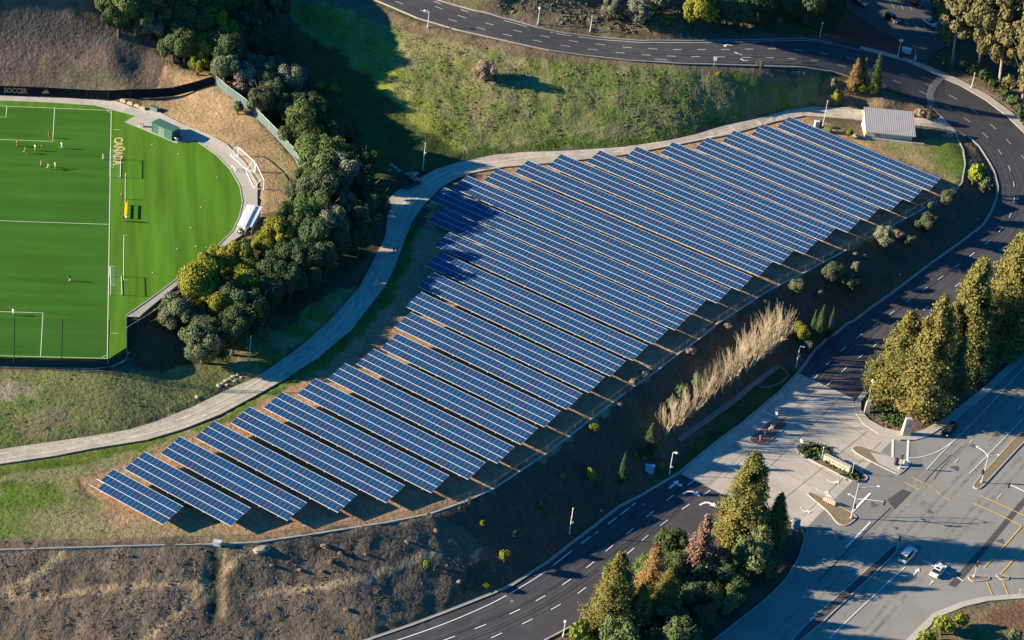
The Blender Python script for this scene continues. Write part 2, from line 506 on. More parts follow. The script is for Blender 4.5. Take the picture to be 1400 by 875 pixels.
# ------------------------------------------------------------------ materials
def mat(name, col, rough=0.8, var=0.0, scale=3.0, bump=0.0, bscale=None, metal=0.0, objvar=0.0, huevar=0.0, spec=0.3, attr=None, detail=4.0, col2=None, var2=0.0, scale2=0.3, transl=0.0):
    m = bpy.data.materials.new(name)
    m.use_nodes = True
    t = m.node_tree; N = t.nodes; Lk = t.links
    b = N['Principled BSDF']
    b.inputs['Roughness'].default_value = rough
    b.inputs['Metallic'].default_value = metal
    b.inputs['Specular IOR Level'].default_value = spec
    cur = None
    if attr:
        a = N.new('ShaderNodeAttribute'); a.attribute_name = attr
        cur = a.outputs['Color']
    else:
        rgb = N.new('ShaderNodeRGB'); rgb.outputs[0].default_value = (*col, 1)
        cur = rgb.outputs[0]
    geo = N.new('ShaderNodeNewGeometry')
    pos = geo.outputs['Position']
    def noise(sc, det=detail):
        n = N.new('ShaderNodeTexNoise'); n.inputs['Scale'].default_value = sc; n.inputs['Detail'].default_value = det
        n.inputs['Roughness'].default_value = 0.62
        Lk.new(pos, n.inputs['Vector'])
        return n.outputs['Fac']
    def mapr(fac, lo, hi):
        r = N.new('ShaderNodeMapRange'); r.inputs['From Min'].default_value = 0.25; r.inputs['From Max'].default_value = 0.75
        r.inputs['To Min'].default_value = lo; r.inputs['To Max'].default_value = hi
        Lk.new(fac, r.inputs['Value'])
        return r.outputs[0]
    if col2:
        mx = N.new('ShaderNodeMix'); mx.data_type = 'RGBA'
        Lk.new(mapr(noise(scale2), 0, 1), mx.inputs['Factor'])
        Lk.new(cur, mx.inputs['A']); mx.inputs['B'].default_value = (*col2, 1)
        cur = mx.outputs['Result']
    def mul(c, val):
        h = N.new('ShaderNodeVectorMath'); h.operation = 'SCALE'
        Lk.new(c, h.inputs[0]); Lk.new(val, h.inputs['Scale'])
        return h.outputs[0]
    if var:
        cur = mul(cur, mapr(noise(scale), 1 - var, 1 + var))
    if var2:
        cur = mul(cur, mapr(noise(scale2), 1 - var2, 1 + var2))
    if objvar or huevar:
        oi = N.new('ShaderNodeObjectInfo')
        if objvar:
            r = N.new('ShaderNodeMapRange'); r.inputs['To Min'].default_value = 1 - objvar; r.inputs['To Max'].default_value = 1 + objvar
            Lk.new(oi.outputs['Random'], r.inputs['Value'])
            cur = mul(cur, r.outputs[0])
        if huevar:
            hs = N.new('ShaderNodeHueSaturation')
            w = N.new('ShaderNodeMath'); w.operation = 'MULTIPLY'; w.inputs[1].default_value = 7.31
            Lk.new(oi.outputs['Random'], w.inputs[0])
            fr = N.new('ShaderNodeMath'); fr.operation = 'FRACT'; Lk.new(w.outputs[0], fr.inputs[0])
            r = N.new('ShaderNodeMapRange'); r.inputs['To Min'].default_value = 0.5 - huevar; r.inputs['To Max'].default_value = 0.5 + huevar
            Lk.new(fr.outputs[0], r.inputs['Value'])
            Lk.new(r.outputs[0], hs.inputs['Hue']); Lk.new(cur, hs.inputs['Color'])
            cur = hs.outputs[0]
    Lk.new(cur, b.inputs['Base Color'])
    if transl:
        tr = N.new('ShaderNodeBsdfTranslucent'); Lk.new(cur, tr.inputs['Color'])
        ms = N.new('ShaderNodeMixShader'); ms.inputs[0].default_value = transl
        Lk.new(b.outputs[0], ms.inputs[1]); Lk.new(tr.outputs[0], ms.inputs[2])
        Lk.new(ms.outputs[0], N['Material Output'].inputs['Surface'])
    if bump:
        bp = N.new('ShaderNodeBump'); bp.inputs['Strength'].default_value = 1.0; bp.inputs['Distance'].default_value = bump
        Lk.new(noise(bscale or scale, 3.0), bp.inputs['Height'])
        Lk.new(bp.outputs[0], b.inputs['Normal'])
    return m

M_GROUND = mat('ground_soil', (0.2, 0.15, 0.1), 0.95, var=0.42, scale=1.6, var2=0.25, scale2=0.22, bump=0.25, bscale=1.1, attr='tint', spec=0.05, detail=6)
M_ASPH = mat('dark_asphalt', (0.070, 0.067, 0.074), 0.85, var=0.16, scale=3, var2=0.24, scale2=0.2, spec=0.25)
M_POLISH = mat('tyre_polished_asphalt', (0.082, 0.079, 0.085), 0.7, var=0.2, scale=1.2, var2=0.25, scale2=0.25, spec=0.3)
M_SEAM = mat('asphalt_seam', (0.042, 0.041, 0.045), 0.85, var=.3, scale=1)
M_AVE = mat('worn_asphalt', (0.30, 0.285, 0.255), 0.85, var=0.10, scale=3, var2=0.20, scale2=0.13, spec=0.2, col2=(0.25, 0.24, 0.225))
M_CONC = mat('concrete_paving', (0.49, 0.43, 0.36), 0.85, var=0.10, scale=2, var2=0.2, scale2=0.16, spec=0.2)
M_WALK = mat('pale_concrete', (0.47, 0.43, 0.38), 0.85, var=0.12, scale=1.5, var2=0.08, scale2=0.3, spec=0.2)
M_KERB = mat('kerb_concrete', (0.42, 0.38, 0.32), 0.85, var=0.15, scale=1.5, spec=0.2)
M_GRAVEL = mat('gravel', (0.47, 0.41, 0.335), 0.95, var=0.22, scale=2.2, var2=0.26, scale2=0.22, spec=0.05, bump=0.05, bscale=3)
M_PAINT = mat('white_road_paint', (0.82, 0.80, 0.76), 0.7, var=0.1, scale=4)
M_YPAINT = mat('yellow_road_paint', (0.75, 0.48, 0.07), 0.7, var=0.15, scale=4)
M_PATCH = mat('patch_asphalt', (0.085, 0.08, 0.08), 0.85, var=0.15, scale=3)
M_PATCHL = mat('pale_patch_asphalt', (0.23, 0.22, 0.21), 0.85, var=0.15, scale=3)
M_GALV = mat('galvanised_steel', (0.72, 0.72, 0.74), 0.45, metal=0.3, var=0.1, scale=1.0)
M_ALU = mat('white_aluminium', (0.84, 0.85, 0.88), 0.45, spec=0.4)
M_WHITE = mat('white_paint', (0.8, 0.79, 0.76), 0.5)
M_BLACK = mat('black_plastic', (0.02, 0.021, 0.024), 0.5)
M_POLE = mat('pole_grey', (0.62, 0.62, 0.6), 0.5, metal=0.2)
# ================================================================== SETTING: paved surfaces
PITCH_OUT = [(-80, 133), (0, 137.5), (70, 140.5), (130, 144.5), (185, 158.5), (170.5, 167), (230, 191.5), (242, 196), (268, 192.5), (296, 212), (315, 232), (328, 255), (331.5, 276), (327, 297), (318, 316),
             (300, 334), (270, 360), (240, 383), (205, 409), (172.5, 431.5), (173, 476), (148, 491), (80, 490), (-80, 487)]
turf = struct(sheet('artificial_turf', PITCH_OUT, 0.03, mat('bright_turf', (0.084, 0.20, 0.017), 0.9, var=0.08, scale=2.0, spec=0.08), grid=4, flat=0.0))
PF = np.array([g1(152.1, 151.4), g1(146.6, 490.3), g1(0, 145.1), g1(0, 487)])[:, :2]
c_tr, c_br = PF[0], PF[1]
vdir = (c_br - c_tr); PL = float(np.hypot(*vdir)); vdir /= PL          # down the touchline
hdir = np.array([vdir[1], -vdir[0]])                                     # towards the left, off the frame
if hdir[0] > 0: hdir = -hdir
def fp(a, b):                                                            # a metres left of the touchline, b metres down from the far goal line
    return c_tr + hdir * a + vdir * b
inner = struct(sheet('pitch_surface', [fp(0, 0), fp(75, 0), fp(75, PL), fp(0, PL)], 0.05, mat('pitch_turf', (0.047, 0.142, 0.017), 0.9, var=0.10, scale=2.0, var2=0.12, scale2=0.08, spec=0.08), grid=5, flat=0.0, skirt=0.03, press=False, world=True))
M_LINE = mat('turf_line', (0.72, 0.78, 0.55), 0.85, var=0.06)
def fline(name, pts, w=0.14, dz=0.07, m=None):
    b = band(name, pts, w, m or M_LINE, z0=None, z1=dz, world=True, flat=0.0, step=3)
    b.parent = inner
    return b
G0 = 13.17
fline('touchline', [fp(0, -0.1), fp(0, PL + .1)], 0.16)
fline('goal_line', [fp(0, 0), fp(72, 0)]); fline('goal_line', [fp(0, PL), fp(72, PL)]); fline('halfway_line', [fp(0, PL / 2), fp(72, PL / 2)])
for s, y0 in ((1, 0), (-1, PL)):
    fline('penalty_line', [fp(G0, y0), fp(G0, y0 + s * 16.46), fp(60, y0 + s * 16.46)], dz=0.072)
    fline('goal_area_line', [fp(G0 + 11, y0), fp(G0 + 11, y0 + s * 5.49), fp(50, y0 + s * 5.49)], dz=0.074)
    arc = [fp(1.0 * math.cos(t), y0 + s * 1.0 * math.sin(t)) for t in np.linspace(0, math.pi / 2, 7)]
    fline('corner_arc', arc, 0.12, 0.076)
    fline('corner_tick', [fp(-0.7, y0 + s * 9.4), fp(-2.1, y0 + s * 9.4)], 0.12, 0.07)
for ya, yb in ((237, 296), (322, 383)):
    a = g1(171.3 if ya < 300 else 169.3, ya)[:2]; b = g1(171 if ya < 300 else 168.8, yb)[:2]
    n = -hdir
    fline('technical_area_line', [a + n * .8, a, b, b + n * .8], 0.14, 0.075)
# streaks of brushed fibre, running with the touchline on the run-off and across it on the pitch
def streaks(m, ang, k, sc):
    t = m.node_tree; N = t.nodes; L = t.links; b = N['Principled BSDF']
    src = b.inputs['Base Color'].links[0].from_socket
    geo = N.new('ShaderNodeNewGeometry'); mp = N.new('ShaderNodeMapping'); mp.vector_type = 'TEXTURE'
    mp.inputs['Rotation'].default_value = (0, 0, ang); mp.inputs['Scale'].default_value = (1 / sc, 1 / (sc * .06), 1)
    nz = N.new('ShaderNodeTexNoise'); nz.inputs['Scale'].default_value = 1.0; nz.inputs['Detail'].default_value = 3
    L.new(geo.outputs['Position'], mp.inputs['Vector']); L.new(mp.outputs[0], nz.inputs['Vector'])
    r = N.new('ShaderNodeMapRange'); r.inputs['From Min'].default_value = .3; r.inputs['From Max'].default_value = .7; r.inputs['To Min'].default_value = 1 - k; r.inputs['To Max'].default_value = 1 + k
    L.new(nz.outputs['Fac'], r.inputs['Value'])
    v = N.new('ShaderNodeVectorMath'); v.operation = 'SCALE'; L.new(src, v.inputs[0]); L.new(r.outputs[0], v.inputs['Scale']); L.new(v.outputs[0], b.inputs['Base Color'])
tang = math.atan2(vdir[1], vdir[0])
streaks(turf.data.materials[0], tang - math.pi / 2, .27, .42)
streaks(inner.data.materials[0], tang, .17, .30)
# text helpers --------------------------------------------------------------
def text_mesh(name, body, offset=0.0, bold=0.0):
    c = bpy.data.curves.new(name, 'FONT'); c.body = body; c.size = 1.0; c.offset = offset; c.resolution_u = 2
    o = bpy.data.objects.new(name, c); COL.objects.link(o)
    dg = bpy.context.evaluated_depsgraph_get()
    me = bpy.data.meshes.new_from_object(o.evaluated_get(dg))
    bpy.data.objects.remove(o); bpy.data.curves.remove(c)
    co = np.array([v.co[:] for v in me.vertices])
    return me, co
def place_text(name, body, P0, PX, PY, dz, material, offset=0.0, ref=None):
    """lay lettering on the ground: P0 lower left, PX lower right, PY upper left (world xy)"""
    me, co = text_mesh(name, body, offset)
    _, cr_ = text_mesh(name, body, 0.0) if ref is None else (None, ref)
    lo = cr_.min(0); hi = cr_.max(0)
    if ref is None: hi[1] = min(hi[1], 0.75)
    u = (co[:, 0] - lo[0]) / (hi[0] - lo[0]); v = (co[:, 1] - 0.0) / 0.70
    P0, PX, PY = [np.asarray(p, float)[:2] for p in (P0, PX, PY)]
    W2 = P0 + np.outer(u, PX - P0) + np.outer(v, PY - P0)
    z = Z(W2[:, 0], W2[:, 1]) + dz
    me.vertices.foreach_set('co', np.column_stack([W2, z]).astype(np.float32).ravel())
    me.materials.clear(); me.materials.append(material)
    me.update()
    return link(name, me)
tp = [g1(157, 188.5), g1(155.6, 226), g1(168.6, 188.5)]
t_out = place_text('lettering_outline', 'CA\u00d1ADA', *tp, 0.075, M_LINE, offset=0.045); t_out.parent = inner
t_in = place_text('lettering', 'CA\u00d1ADA', *tp, 0.10, mat('yellow_turf_letter', (0.62, 0.42, 0.05), 0.85), offset=0.012); t_in.parent = inner

STRIP = [(-80, 126), (0, 129.5), (70, 133), (130, 136.5), (160, 139), (185, 148), (215, 152), (250, 170), (290, 186), (310, 197), (335, 222), (352, 250), (352, 285), (346, 305), (330, 322), (310, 335), (262, 374), (196, 428), (190, 434),
         (172.5, 433), (172.5, 431.5), (205, 409), (240, 383), (270, 360), (300, 334), (318, 316), (327, 297), (331.5, 276), (328, 255), (315, 232), (296, 212), (268, 192.5), (242, 196), (230, 191.5), (170.5, 167), (185, 158.5), (130, 144.5), (70, 140.5), (0, 137.5), (-80, 133)]
struct(sheet('pitch_walkway', STRIP, 0.06, M_WALK, grid=2.0))
struct(band('walkway_kerb', PITCH_OUT[6:20], 0.22, M_KERB, z0=-0.1, z1=0.14))

# loop road
road_poly = ROAD_FAR + [(1168, 546), (1094, 511)] + ROAD_NEAR[:33][::-1]
loop = struct(sheet('loop_road', ROAD_FAR + [(1168, 545.5), (1094, 511)] + [p for p in ROAD_NEAR if p[1] < 505][::-1], 0.0, M_ASPH))
south = [p for p in ROAD_NEAR if p[1] > 650]
loop2 = struct(sheet('loop_road', [(931, 648)] + south + ROAD_SOUTH_R + [(974, 669)], 0.0, M_ASPH))
apron = struct(sheet('entrance_apron', [(1094, 511), (1168, 545.5), (1168, 563), (1181, 581), (1201, 593.5), (1218, 599), (1218, 604), (1102, 722), (1094, 720), (1083, 711), (1060, 698), (1015, 690), (974, 669), (931, 648), (957, 623), (986, 600), (1019, 576), (1063, 539), (1080, 522)], 0.006, M_CONC))
avenue = struct(sheet('avenue', [(1500, 400), (1400, 492), (1352, 538), (1301, 580), (1285, 588), (1269, 598), (1251, 603), (1231, 603), (1218, 599), (1218, 604), (1102, 722), (1101, 738), (1093, 763), (1075, 793), (1050, 818), (979, 874), (925, 915),
                            (1200, 925), (1239, 875), (1276, 838.5), (1314, 823.5), (1347, 816), (1400, 812), (1500, 800)], -0.002, M_AVE))
# pale kerb and gutter on the valley side, asphalt berm elsewhere
nk = [p for p in ROAD_NEAR if p[0] < 1400]
struct(band('road_kerb', [p for p in ROAD_NEAR if 185 < p[1]], 0.24, M_KERB, z1=0.13, offset=0.14))
struct(band('road_gutter', [p for p in ROAD_NEAR if 185 < p[1]], 0.3, M_KERB, z0=None, z1=0.03, offset=-0.2))
struct(band('road_berm', [p for p in ROAD_NEAR if p[1] < 125], 0.3, M_KERB, z1=0.08, offset=0.1))
struct(sheet('sidewalk', [(1281, 103), (1314, 118), (1347, 137), (1377, 160), (1400, 182), (1428, 215), (1446, 255), (1456, 255), (1436, 210), (1408, 177), (1382, 153), (1352, 131), (1318, 112), (1286, 97.5), (1262, 88), (1241, 80), (1206, 70.5), (1176, 63.5), (1176, 67), (1206, 75), (1241, 85), (1269, 97)], 0.13, M_WALK, grid=1.5))
struct(band('road_berm', [p for p in ROAD_FAR if p[0] < 1150], 0.3, M_KERB, z1=0.08, offset=0.1))
struct(band('edge_line', [p for p in ROAD_FAR if p[0] < 1180], 0.13, M_PAINT, z0=None, z1=0.075, offset=-0.9)).parent = loop
struct(sheet('roadside_walk', [(1187, 527), (1169, 548), (1168, 563), (1181, 581), (1201, 593.5), (1231, 601.5), (1251, 602), (1269, 597), (1285, 587), (1301, 579), (1352, 537), (1400, 491), (1490, 405), (1480, 398), (1394, 484), (1346, 529), (1293, 571), (1277, 580), (1262, 588), (1249, 592), (1233, 591), (1207, 584.5), (1188, 574), (1177, 561), (1177, 549), (1192, 531)], 0.14, M_WALK, grid=1.5))
struct(band('island_kerb', [(744, 875), (797, 847), (850, 808), (905, 765), (960, 726), (1015, 690), (1060, 698), (1083, 711), (1094, 720), (1100, 728), (1101, 738), (1093, 763), (1075, 793), (1050, 818), (979, 874), (925, 915)], 0.3, M_KERB, z1=0.14, offset=-0.15))
struct(band('avenue_kerb', [(1200, 925), (1239, 875), (1276, 838.5), (1314, 823.5), (1347, 816), (1400, 812), (1500, 800)], 1.4, M_WALK, z1=0.14, offset=-0.7))

def poly_mark(name, pts, parent, dz, m, world=False):
    P = np.asarray(pts, float)[:, :2] if world else GL(pts)[:, :2]
    if signed_area(P) < 0: P = P[::-1]
    z = Z(P[:, 0], P[:, 1]) + dz
    return link(name, mesh_of(name, np.column_stack([P, z]), [tuple(range(len(P)))], [m]), parent)
dash_cache = {}
def dashes(line, parent, length=2.4, w=0.17, dz=0.07):
    P = GL(line)[:, :2]
    T = np.gradient(P, axis=0)
    for p, t in zip(P, T):
        t = t / np.hypot(*t); n = np.array([-t[1], t[0]])
        c = [p + t * length * a / 2 + n * w * b / 2 for a, b in ((-1, -1), (1, -1), (1, 1), (-1, 1))]
        V = [(q[0], q[1], float(Z(q[0], q[1])) + dz) for q in c]
        link('lane_dash', mesh_of('lane_dash', V, [(0, 1, 2, 3)], [M_PAINT]), parent)
dashes([(600, 11), (631.6, 23), (669, 33), (707.5, 42.7), (745, 50), (784, 56.6), (820.7, 61), (857, 65), (892.6, 67), (926, 68), (959, 68), (991.7, 68), (1024, 67.4), (1055, 67), (1090, 68.4), (1127, 73.4), (1163, 80), (1200, 91), (1237, 103), (1270, 117), (1303, 133), (1332, 152), (1358, 173.5), (1379, 194), (1399.5, 216)], loop)
dashes([(546, 4), (580, 16), (619, 28), (657, 39), (694, 48), (734.5, 56), (773, 63), (810.6, 68), (848, 72.4), (883.6, 75.4), (918, 77), (951.5, 77.7), (985.4, 78), (1020.6, 78.7), (1052.5, 79), (1083, 80.5), (1113, 83), (1150.6, 90), (1188, 100), (1226, 112), (1262, 127), (1296, 147), (1322, 164), (1347, 185), (1367, 208), (1380, 230), (1386, 252), (1386.5, 274), (1381, 295), (1368, 314.5), (1350, 332), (1329, 348), (1308, 364), (1286, 380), (1264, 395.5), (1242, 411), (1219, 428), (1197, 444), (1174.5, 460), (1153, 477.5), (1133, 496), (1115, 516)], loop)
dashes([(1412, 303), (1391, 322), (1370, 340), (1350, 357), (1329, 373), (1309, 389.5), (1288, 406), (1266, 421.5), (1246, 436), (1220.6, 454), (1198, 471), (1176, 488), (1153.6, 506), (1134, 524)], loop)
dashes([(945, 660), (916, 681), (888.6, 703), (861.4, 726.4), (833, 750), (807, 772.4), (774.7, 796), (739, 818.4), (704, 836.5), (657, 857), (614, 873)], loop2, 2.6, 0.19)
dashes([(966, 674), (937.6, 693), (908, 715), (881.5, 736), (862, 753.6), (828, 781), (795.5, 807.6), (760, 830), (721, 850), (679, 869)], loop2, 2.6, 0.19)
def line_mark(name, pts, w, parent, m=None, dz=0.075):
    b = band(name, smooth_line(GL(pts), 2), w, m or M_PAINT, z0=None, z1=dz, world=True)
    b.parent = parent
    return b
line_mark('edge_line', [(868.5, 688), (831, 717), (788, 748), (745, 783), (700, 811), (652, 835), (601, 856), (546, 875), (500, 890)], 0.2, loop2)
sheet('asphalt_tie_in', [(1219, 604.5), (1250, 604), (1264, 640), (1218, 690), (1185, 722), (1122, 737), (1103, 726), (1103, 722)], 0.008, mat('tie_in_asphalt', (0.225, 0.215, 0.20), 0.85, var=0.12, scale=3, var2=.12, scale2=.15), press=False, skirt=0).parent = avenue
# avenue markings
line_mark('lane_line', [(1420, 480), (1338, 571), (1297, 609), (1267, 642), (1200, 700)][:4], 0.16, avenue)
line_mark('lane_line', [(1450, 525), (1400, 571), (1352, 621), (1325, 648)], 0.16, avenue)
line_mark('turn_line', [(1242, 626.5), (1262, 625), (1283, 618), (1301, 605)], 0.2, avenue)
line_mark('edge_line', [(1133, 874), (1180, 828), (1237, 776)], 0.2, avenue)
line_mark('edge_line', [(1156, 749), (1174, 731), (1190, 714)], 0.35, avenue)
for a, b in (((1325, 606), (1330, 601)), ((1305, 633), (1311, 627)), ((1392, 560), (1398, 554)), ((1363, 682), (1369, 675))):
    line_mark('lane_dash', [a, b], 0.16, avenue)
for a, b in (((1195, 810), (1222, 815)),):
    pass
for a, b in (((1262, 766.5), (1280, 776)), ((1291, 781), (1300, 786)), ((1308, 789), (1317, 795))):
    line_mark('stop_line_dash', [a, b], 0.3, avenue)
for pts in ([(1246, 653), (1266, 662), (1268, 668)][:2], [(1237, 660), (1258, 670)], [(1268, 662), (1276, 667)], [(1280, 672), (1287, 677)], [(1290, 680), (1300, 685)]):
    line_mark('crossing_line', pts, 0.22, avenue, M_YPAINT)
line_mark('centre_line', [(1330, 688), (1364, 703), (1396.5, 719)], 0.26, avenue, M_YPAINT)
line_mark('centre_line', [(1397, 719.5), (1372, 748), (1346, 776)], 0.26, avenue, M_YPAINT, .08)
line_mark('centre_line', [(1341, 678.5), (1372, 692), (1402, 706)], 0.26, avenue, M_YPAINT)
line_mark('centre_line', [(1402, 747), (1385, 766), (1368, 785)], 0.26, avenue, M_YPAINT)
line_mark('centre_line', [(1349, 796), (1353, 806), (1357, 814)], 0.26, avenue, M_YPAINT)
line_mark('centre_line', [(1371, 796), (1375, 806), (1378.5, 813)], 0.26, avenue, M_YPAINT)
for pts in ([(1213, 683.5), (1234, 669), (1246, 673), (1223, 696.5)],):
    poly_mark('trench_patch', pts, avenue, 0.035, M_PATCH)
poly_mark('trench_patch', [(1384, 698), (1400, 680), (1402, 688), (1330, 775), (1306, 803), (1296, 800), (1345, 745)], avenue, 0.035, M_PATCH)
line_mark('seal_and_shade_line', [(1218, 694), (1188, 722), (1160, 752), (1118, 795)], 0.25, avenue, M_PATCH, 0.05)
line_mark('seal_and_shade_line', [(1300, 622), (1275, 645), (1262, 662)], 0.14, avenue, M_PATCH, 0.05)
line_mark('seal_and_shade_line', [(1315, 610), (1288, 638), (1277, 655)], 0.10, avenue, M_PATCH, 0.05)
line_mark('seal_and_shade_line', [(1206, 707), (1290, 708), (1330, 709), (1360, 716)], 0.10, avenue, M_PATCH, 0.055)  # dark line painted as the cast shadow of the signal pole and lamp arm
line_mark('seal_and_shade_line', [(1265, 708), (1310, 717), (1335, 726)], 0.08, avenue, M_PATCH, 0.055)  # painted shadow of the same signal's mast arm, not a sealed crack
poly_mark('pale_patch', [(1283, 104), (1270, 117), (1266, 130), (1270, 147), (1277, 147), (1276, 131), (1281, 119), (1291, 108)], loop, 0.045, M_PATCHL)
poly_mark('pale_patch', [(894, 80), (911, 80.5), (918, 85.5), (899, 85)], loop, 0.045, M_PATCHL)
# expansion joints of the concrete apron
def joint(a, b):
    line_mark('expansion_joint', [a, b], 0.07, apron, M_PATCH, 0.05)
for a, b in (((1010, 612), (1108, 664)), ((1030, 590), (1140, 652)), ((1060, 565), (1176, 632)), ((1085, 540), (1192, 601)), ((985, 640), (1075, 692)),
             ((1152, 540), (1035, 655)), ((1120, 526), (990, 652)), ((1185, 590), (1062, 690)), ((1205, 604), (1098, 705)), ((1100, 513), (960, 650))):
    joint(a, b)
# tyre-polished wheel tracks, seams and cracks in the loop road
D_FAR = [(546, 4), (580, 16), (619, 28), (657, 39), (694, 48), (734.5, 56), (773, 63), (810.6, 68), (848, 72.4), (883.6, 75.4), (951.5, 77.7), (1020.6, 78.7), (1083, 80.5), (1113, 83), (1150.6, 90), (1188, 100), (1226, 112), (1262, 127), (1296, 147), (1322, 164), (1347, 185), (1367, 208), (1380, 230), (1386, 252), (1386.5, 274), (1381, 295), (1368, 314.5), (1350, 332), (1308, 364), (1264, 395.5), (1219, 428), (1174.5, 460), (1133, 496), (1115, 516)]
D_LOW = [(945, 660), (916, 681), (888.6, 703), (861.4, 726.4), (833, 750), (807, 772.4), (774.7, 796), (739, 818.4), (704, 836.5), (657, 857), (614, 873), (570, 889)]
def wheel_tracks(line, par, offs, w=.55, m=None, dz=.03, nm='wheel_track'):
    P = smooth_line(GL(line), 2)
    for o_ in offs:
        band(nm, P, w, m or M_POLISH, z0=None, z1=dz, offset=o_, world=True, step=2.2).parent = par
wheel_tracks(D_FAR, loop, (-2.6, -1.0, 1.0, 2.6)); wheel_tracks(D_FAR, loop, (.45,), .09, M_SEAM, .04, 'seam')
wheel_tracks(D_LOW, loop2, (-3.1, -1.2, 1.1, 2.8)); wheel_tracks(D_LOW, loop2, (-.5, 2.1), .09, M_SEAM, .04, 'seam')
for (x0, y0, x1, y1) in ((1362, 232, 1381, 228), (1363, 240, 1384, 237), (1364, 248, 1386, 246), (1364, 258, 1387, 257), (1364, 266, 1387, 266), (1362, 274, 1386, 277), (1340, 296, 1372, 311), (1392, 262, 1425, 268), (770, 795, 800, 800), (842, 735, 868, 740)):
    line_mark('crack', [(x0, y0), (x1, y1)], .07, loop if y0 < 500 else loop2, M_SEAM, .05)
for px, py in ((1210, 118), (1338, 300), (880, 690), (700, 822), (1245, 420)):
    c = g1(px, py); a8 = np.linspace(0, 2 * math.pi, 13)[:-1]
    poly_mark('manhole_cover', np.column_stack([c[0] + .38 * np.cos(a8), c[1] + .38 * np.sin(a8)]), loop if py < 500 else loop2, .05, M_PATCHL, world=True)
M_AVT = mat('avenue_wheel_track', (0.245, 0.23, 0.205), 0.8, var=.25, scale=.8, var2=.3, scale2=.3)
for ln in ([(1410, 505), (1345, 575), (1275, 647), (1185, 741), (1095, 836), (1055, 880)], [(1432, 532), (1372, 596), (1302, 668), (1212, 765), (1128, 858)], [(1480, 545), (1405, 622), (1330, 702), (1255, 787), (1185, 866)]):
    wheel_tracks(ln, avenue, (-.9, .9), .65, M_AVT, .012)
M_OIL = mat('oil_stain', (0.12, 0.115, 0.11), .7, var=.3, scale=2)
for px, py, r in ((1291, 772, .8), (1256, 748, .7), (1306, 640, .9), (1330, 610, .7), (1195, 690, .8), (1150, 735, .7), (1368, 740, .8), (1225, 722, .5), (1272, 700, .6)):
    c = g1(px, py); a8 = np.linspace(0, 2 * math.pi, 12)[:-1]; rr = r * (1 + .3 * np.sin(a8 * 3 + px))
    poly_mark('oil_stain', np.column_stack([c[0] + rr * np.cos(a8), c[1] + rr * np.sin(a8)]), avenue, .03, M_OIL, world=True)
for pts in ([(1345, 600), (1352, 593), (1358, 597), (1351, 604)], [(1283, 720), (1300, 707), (1308, 712), (1291, 726)], [(1140, 765), (1160, 747), (1167, 751), (1147, 770)], [(1255, 690), (1262, 684), (1275, 692), (1268, 698)]):
    poly_mark('trench_patch', pts, avenue, .032, M_AVT)
# arrows
def arrow_shape(kind):
    if kind == 'straight':
        return [(-.09, 0), (.09, 0), (.09, 1.6), (.32, 1.6), (0, 2.6), (-.32, 1.6), (-.09, 1.6)]
    s = 1 if kind == 'right' else -1
    P = [(-.1, 0), (.12, 0), (.14, .7), (.3, 1.15), (.62, 1.32), (.62, 1.0), (1.35, 1.5), (.62, 2.0), (.62, 1.66), (.2, 1.5), (-.05, 1.05)]
    return [(x * s, y) for x, y in P]
def arrow(kind, tail, head, parent, k=1.0):
    a = g1(*tail)[:2]; b = g1(*head)[:2]
    d = b - a; L = np.hypot(*d) ; d /= L; n = np.array([d[1], -d[0]])
    sc = L / 2.6 if kind == 'straight' else L / 2.0
    pts = [a + d * y * sc + n * x * sc * k for x, y in arrow_shape(kind)]
    if kind == 'left': pts = pts[::-1]
    P = np.array(pts); z = Z(P[:, 0], P[:, 1]) + 0.085
    return link('turn_arrow' if kind != 'straight' else 'lane_arrow', mesh_of('turn_arrow', np.column_stack([P, z]), [tuple(range(len(P)))], [M_PAINT]), parent)
arrow('straight', (915, 668), (928, 657), loop2, 1.5); arrow('right', (917, 664.5), (928, 659), loop2)
arrow('right', (933, 676), (947, 668), loop2, 1.3); arrow('right', (956, 691), (970, 683), loop2, 1.3)
arrow('left', (1130, 656), (1144, 664), apron); arrow('straight', (1116, 668.5), (1139, 681), apron, 1.3); arrow('left', (1119, 670), (1131, 677), apron, .8); arrow('left', (1094, 693), (1101, 703), apron)
arrow('left', (1001, 62.5), (988, 60), loop); arrow('straight', (1015, 75.5), (1003, 71.5), loop, 1.4); arrow('right', (1023, 83), (1014, 84), loop)
arrow('straight', (1248, 788), (1257, 777), avenue, 1.3); arrow('straight', (1271, 800), (1276, 794), avenue, 1.5)
st = [g1(1030.3, 574.5), g1(1045, 581.5), g1(1033.6, 568)]
place_text('stop_lettering', 'STOP', *st, 0.085, M_PAINT).parent = apron
line_mark('stop_line', [(1041, 561), (1059.5, 569)], 0.35, apron)

# islands in the entrance
M_RED = mat('red_bark', (0.26, 0.125, 0.10), 0.95, var=0.35, scale=3)
M_BARK = mat('brown_mulch', (0.16, 0.115, 0.08), 0.95, var=0.4, scale=2.5)
M_DARKMED = mat('dark_median', (0.10, 0.092, 0.085), 0.9, var=0.25, scale=2)
M_TAN = mat('tan_median', (0.24, 0.175, 0.11), 0.9, var=0.25, scale=1.5)
def island(name, poly, m, h=0.15, kerb=True):
    P = smooth_line(GL(poly), 1, True)
    o = struct(sheet(name, P, h - 0.02, m, grid=1.5, world=True, press=False, skirt=0.4))
    if kerb:
        band('kerb', P, 0.22, M_WALK, z0=-0.3, z1=h + .02, closed=True, step=0.8, world=True).parent = o
    return o
ISL_SIGN = [(1088, 613.5), (1091, 607), (1108, 607), (1133, 617), (1163, 639), (1184.5, 650), (1186, 656), (1176, 659), (1161, 657), (1138, 644), (1113, 632), (1093, 620)]
island('planted_island', ISL_SIGN, M_BARK)
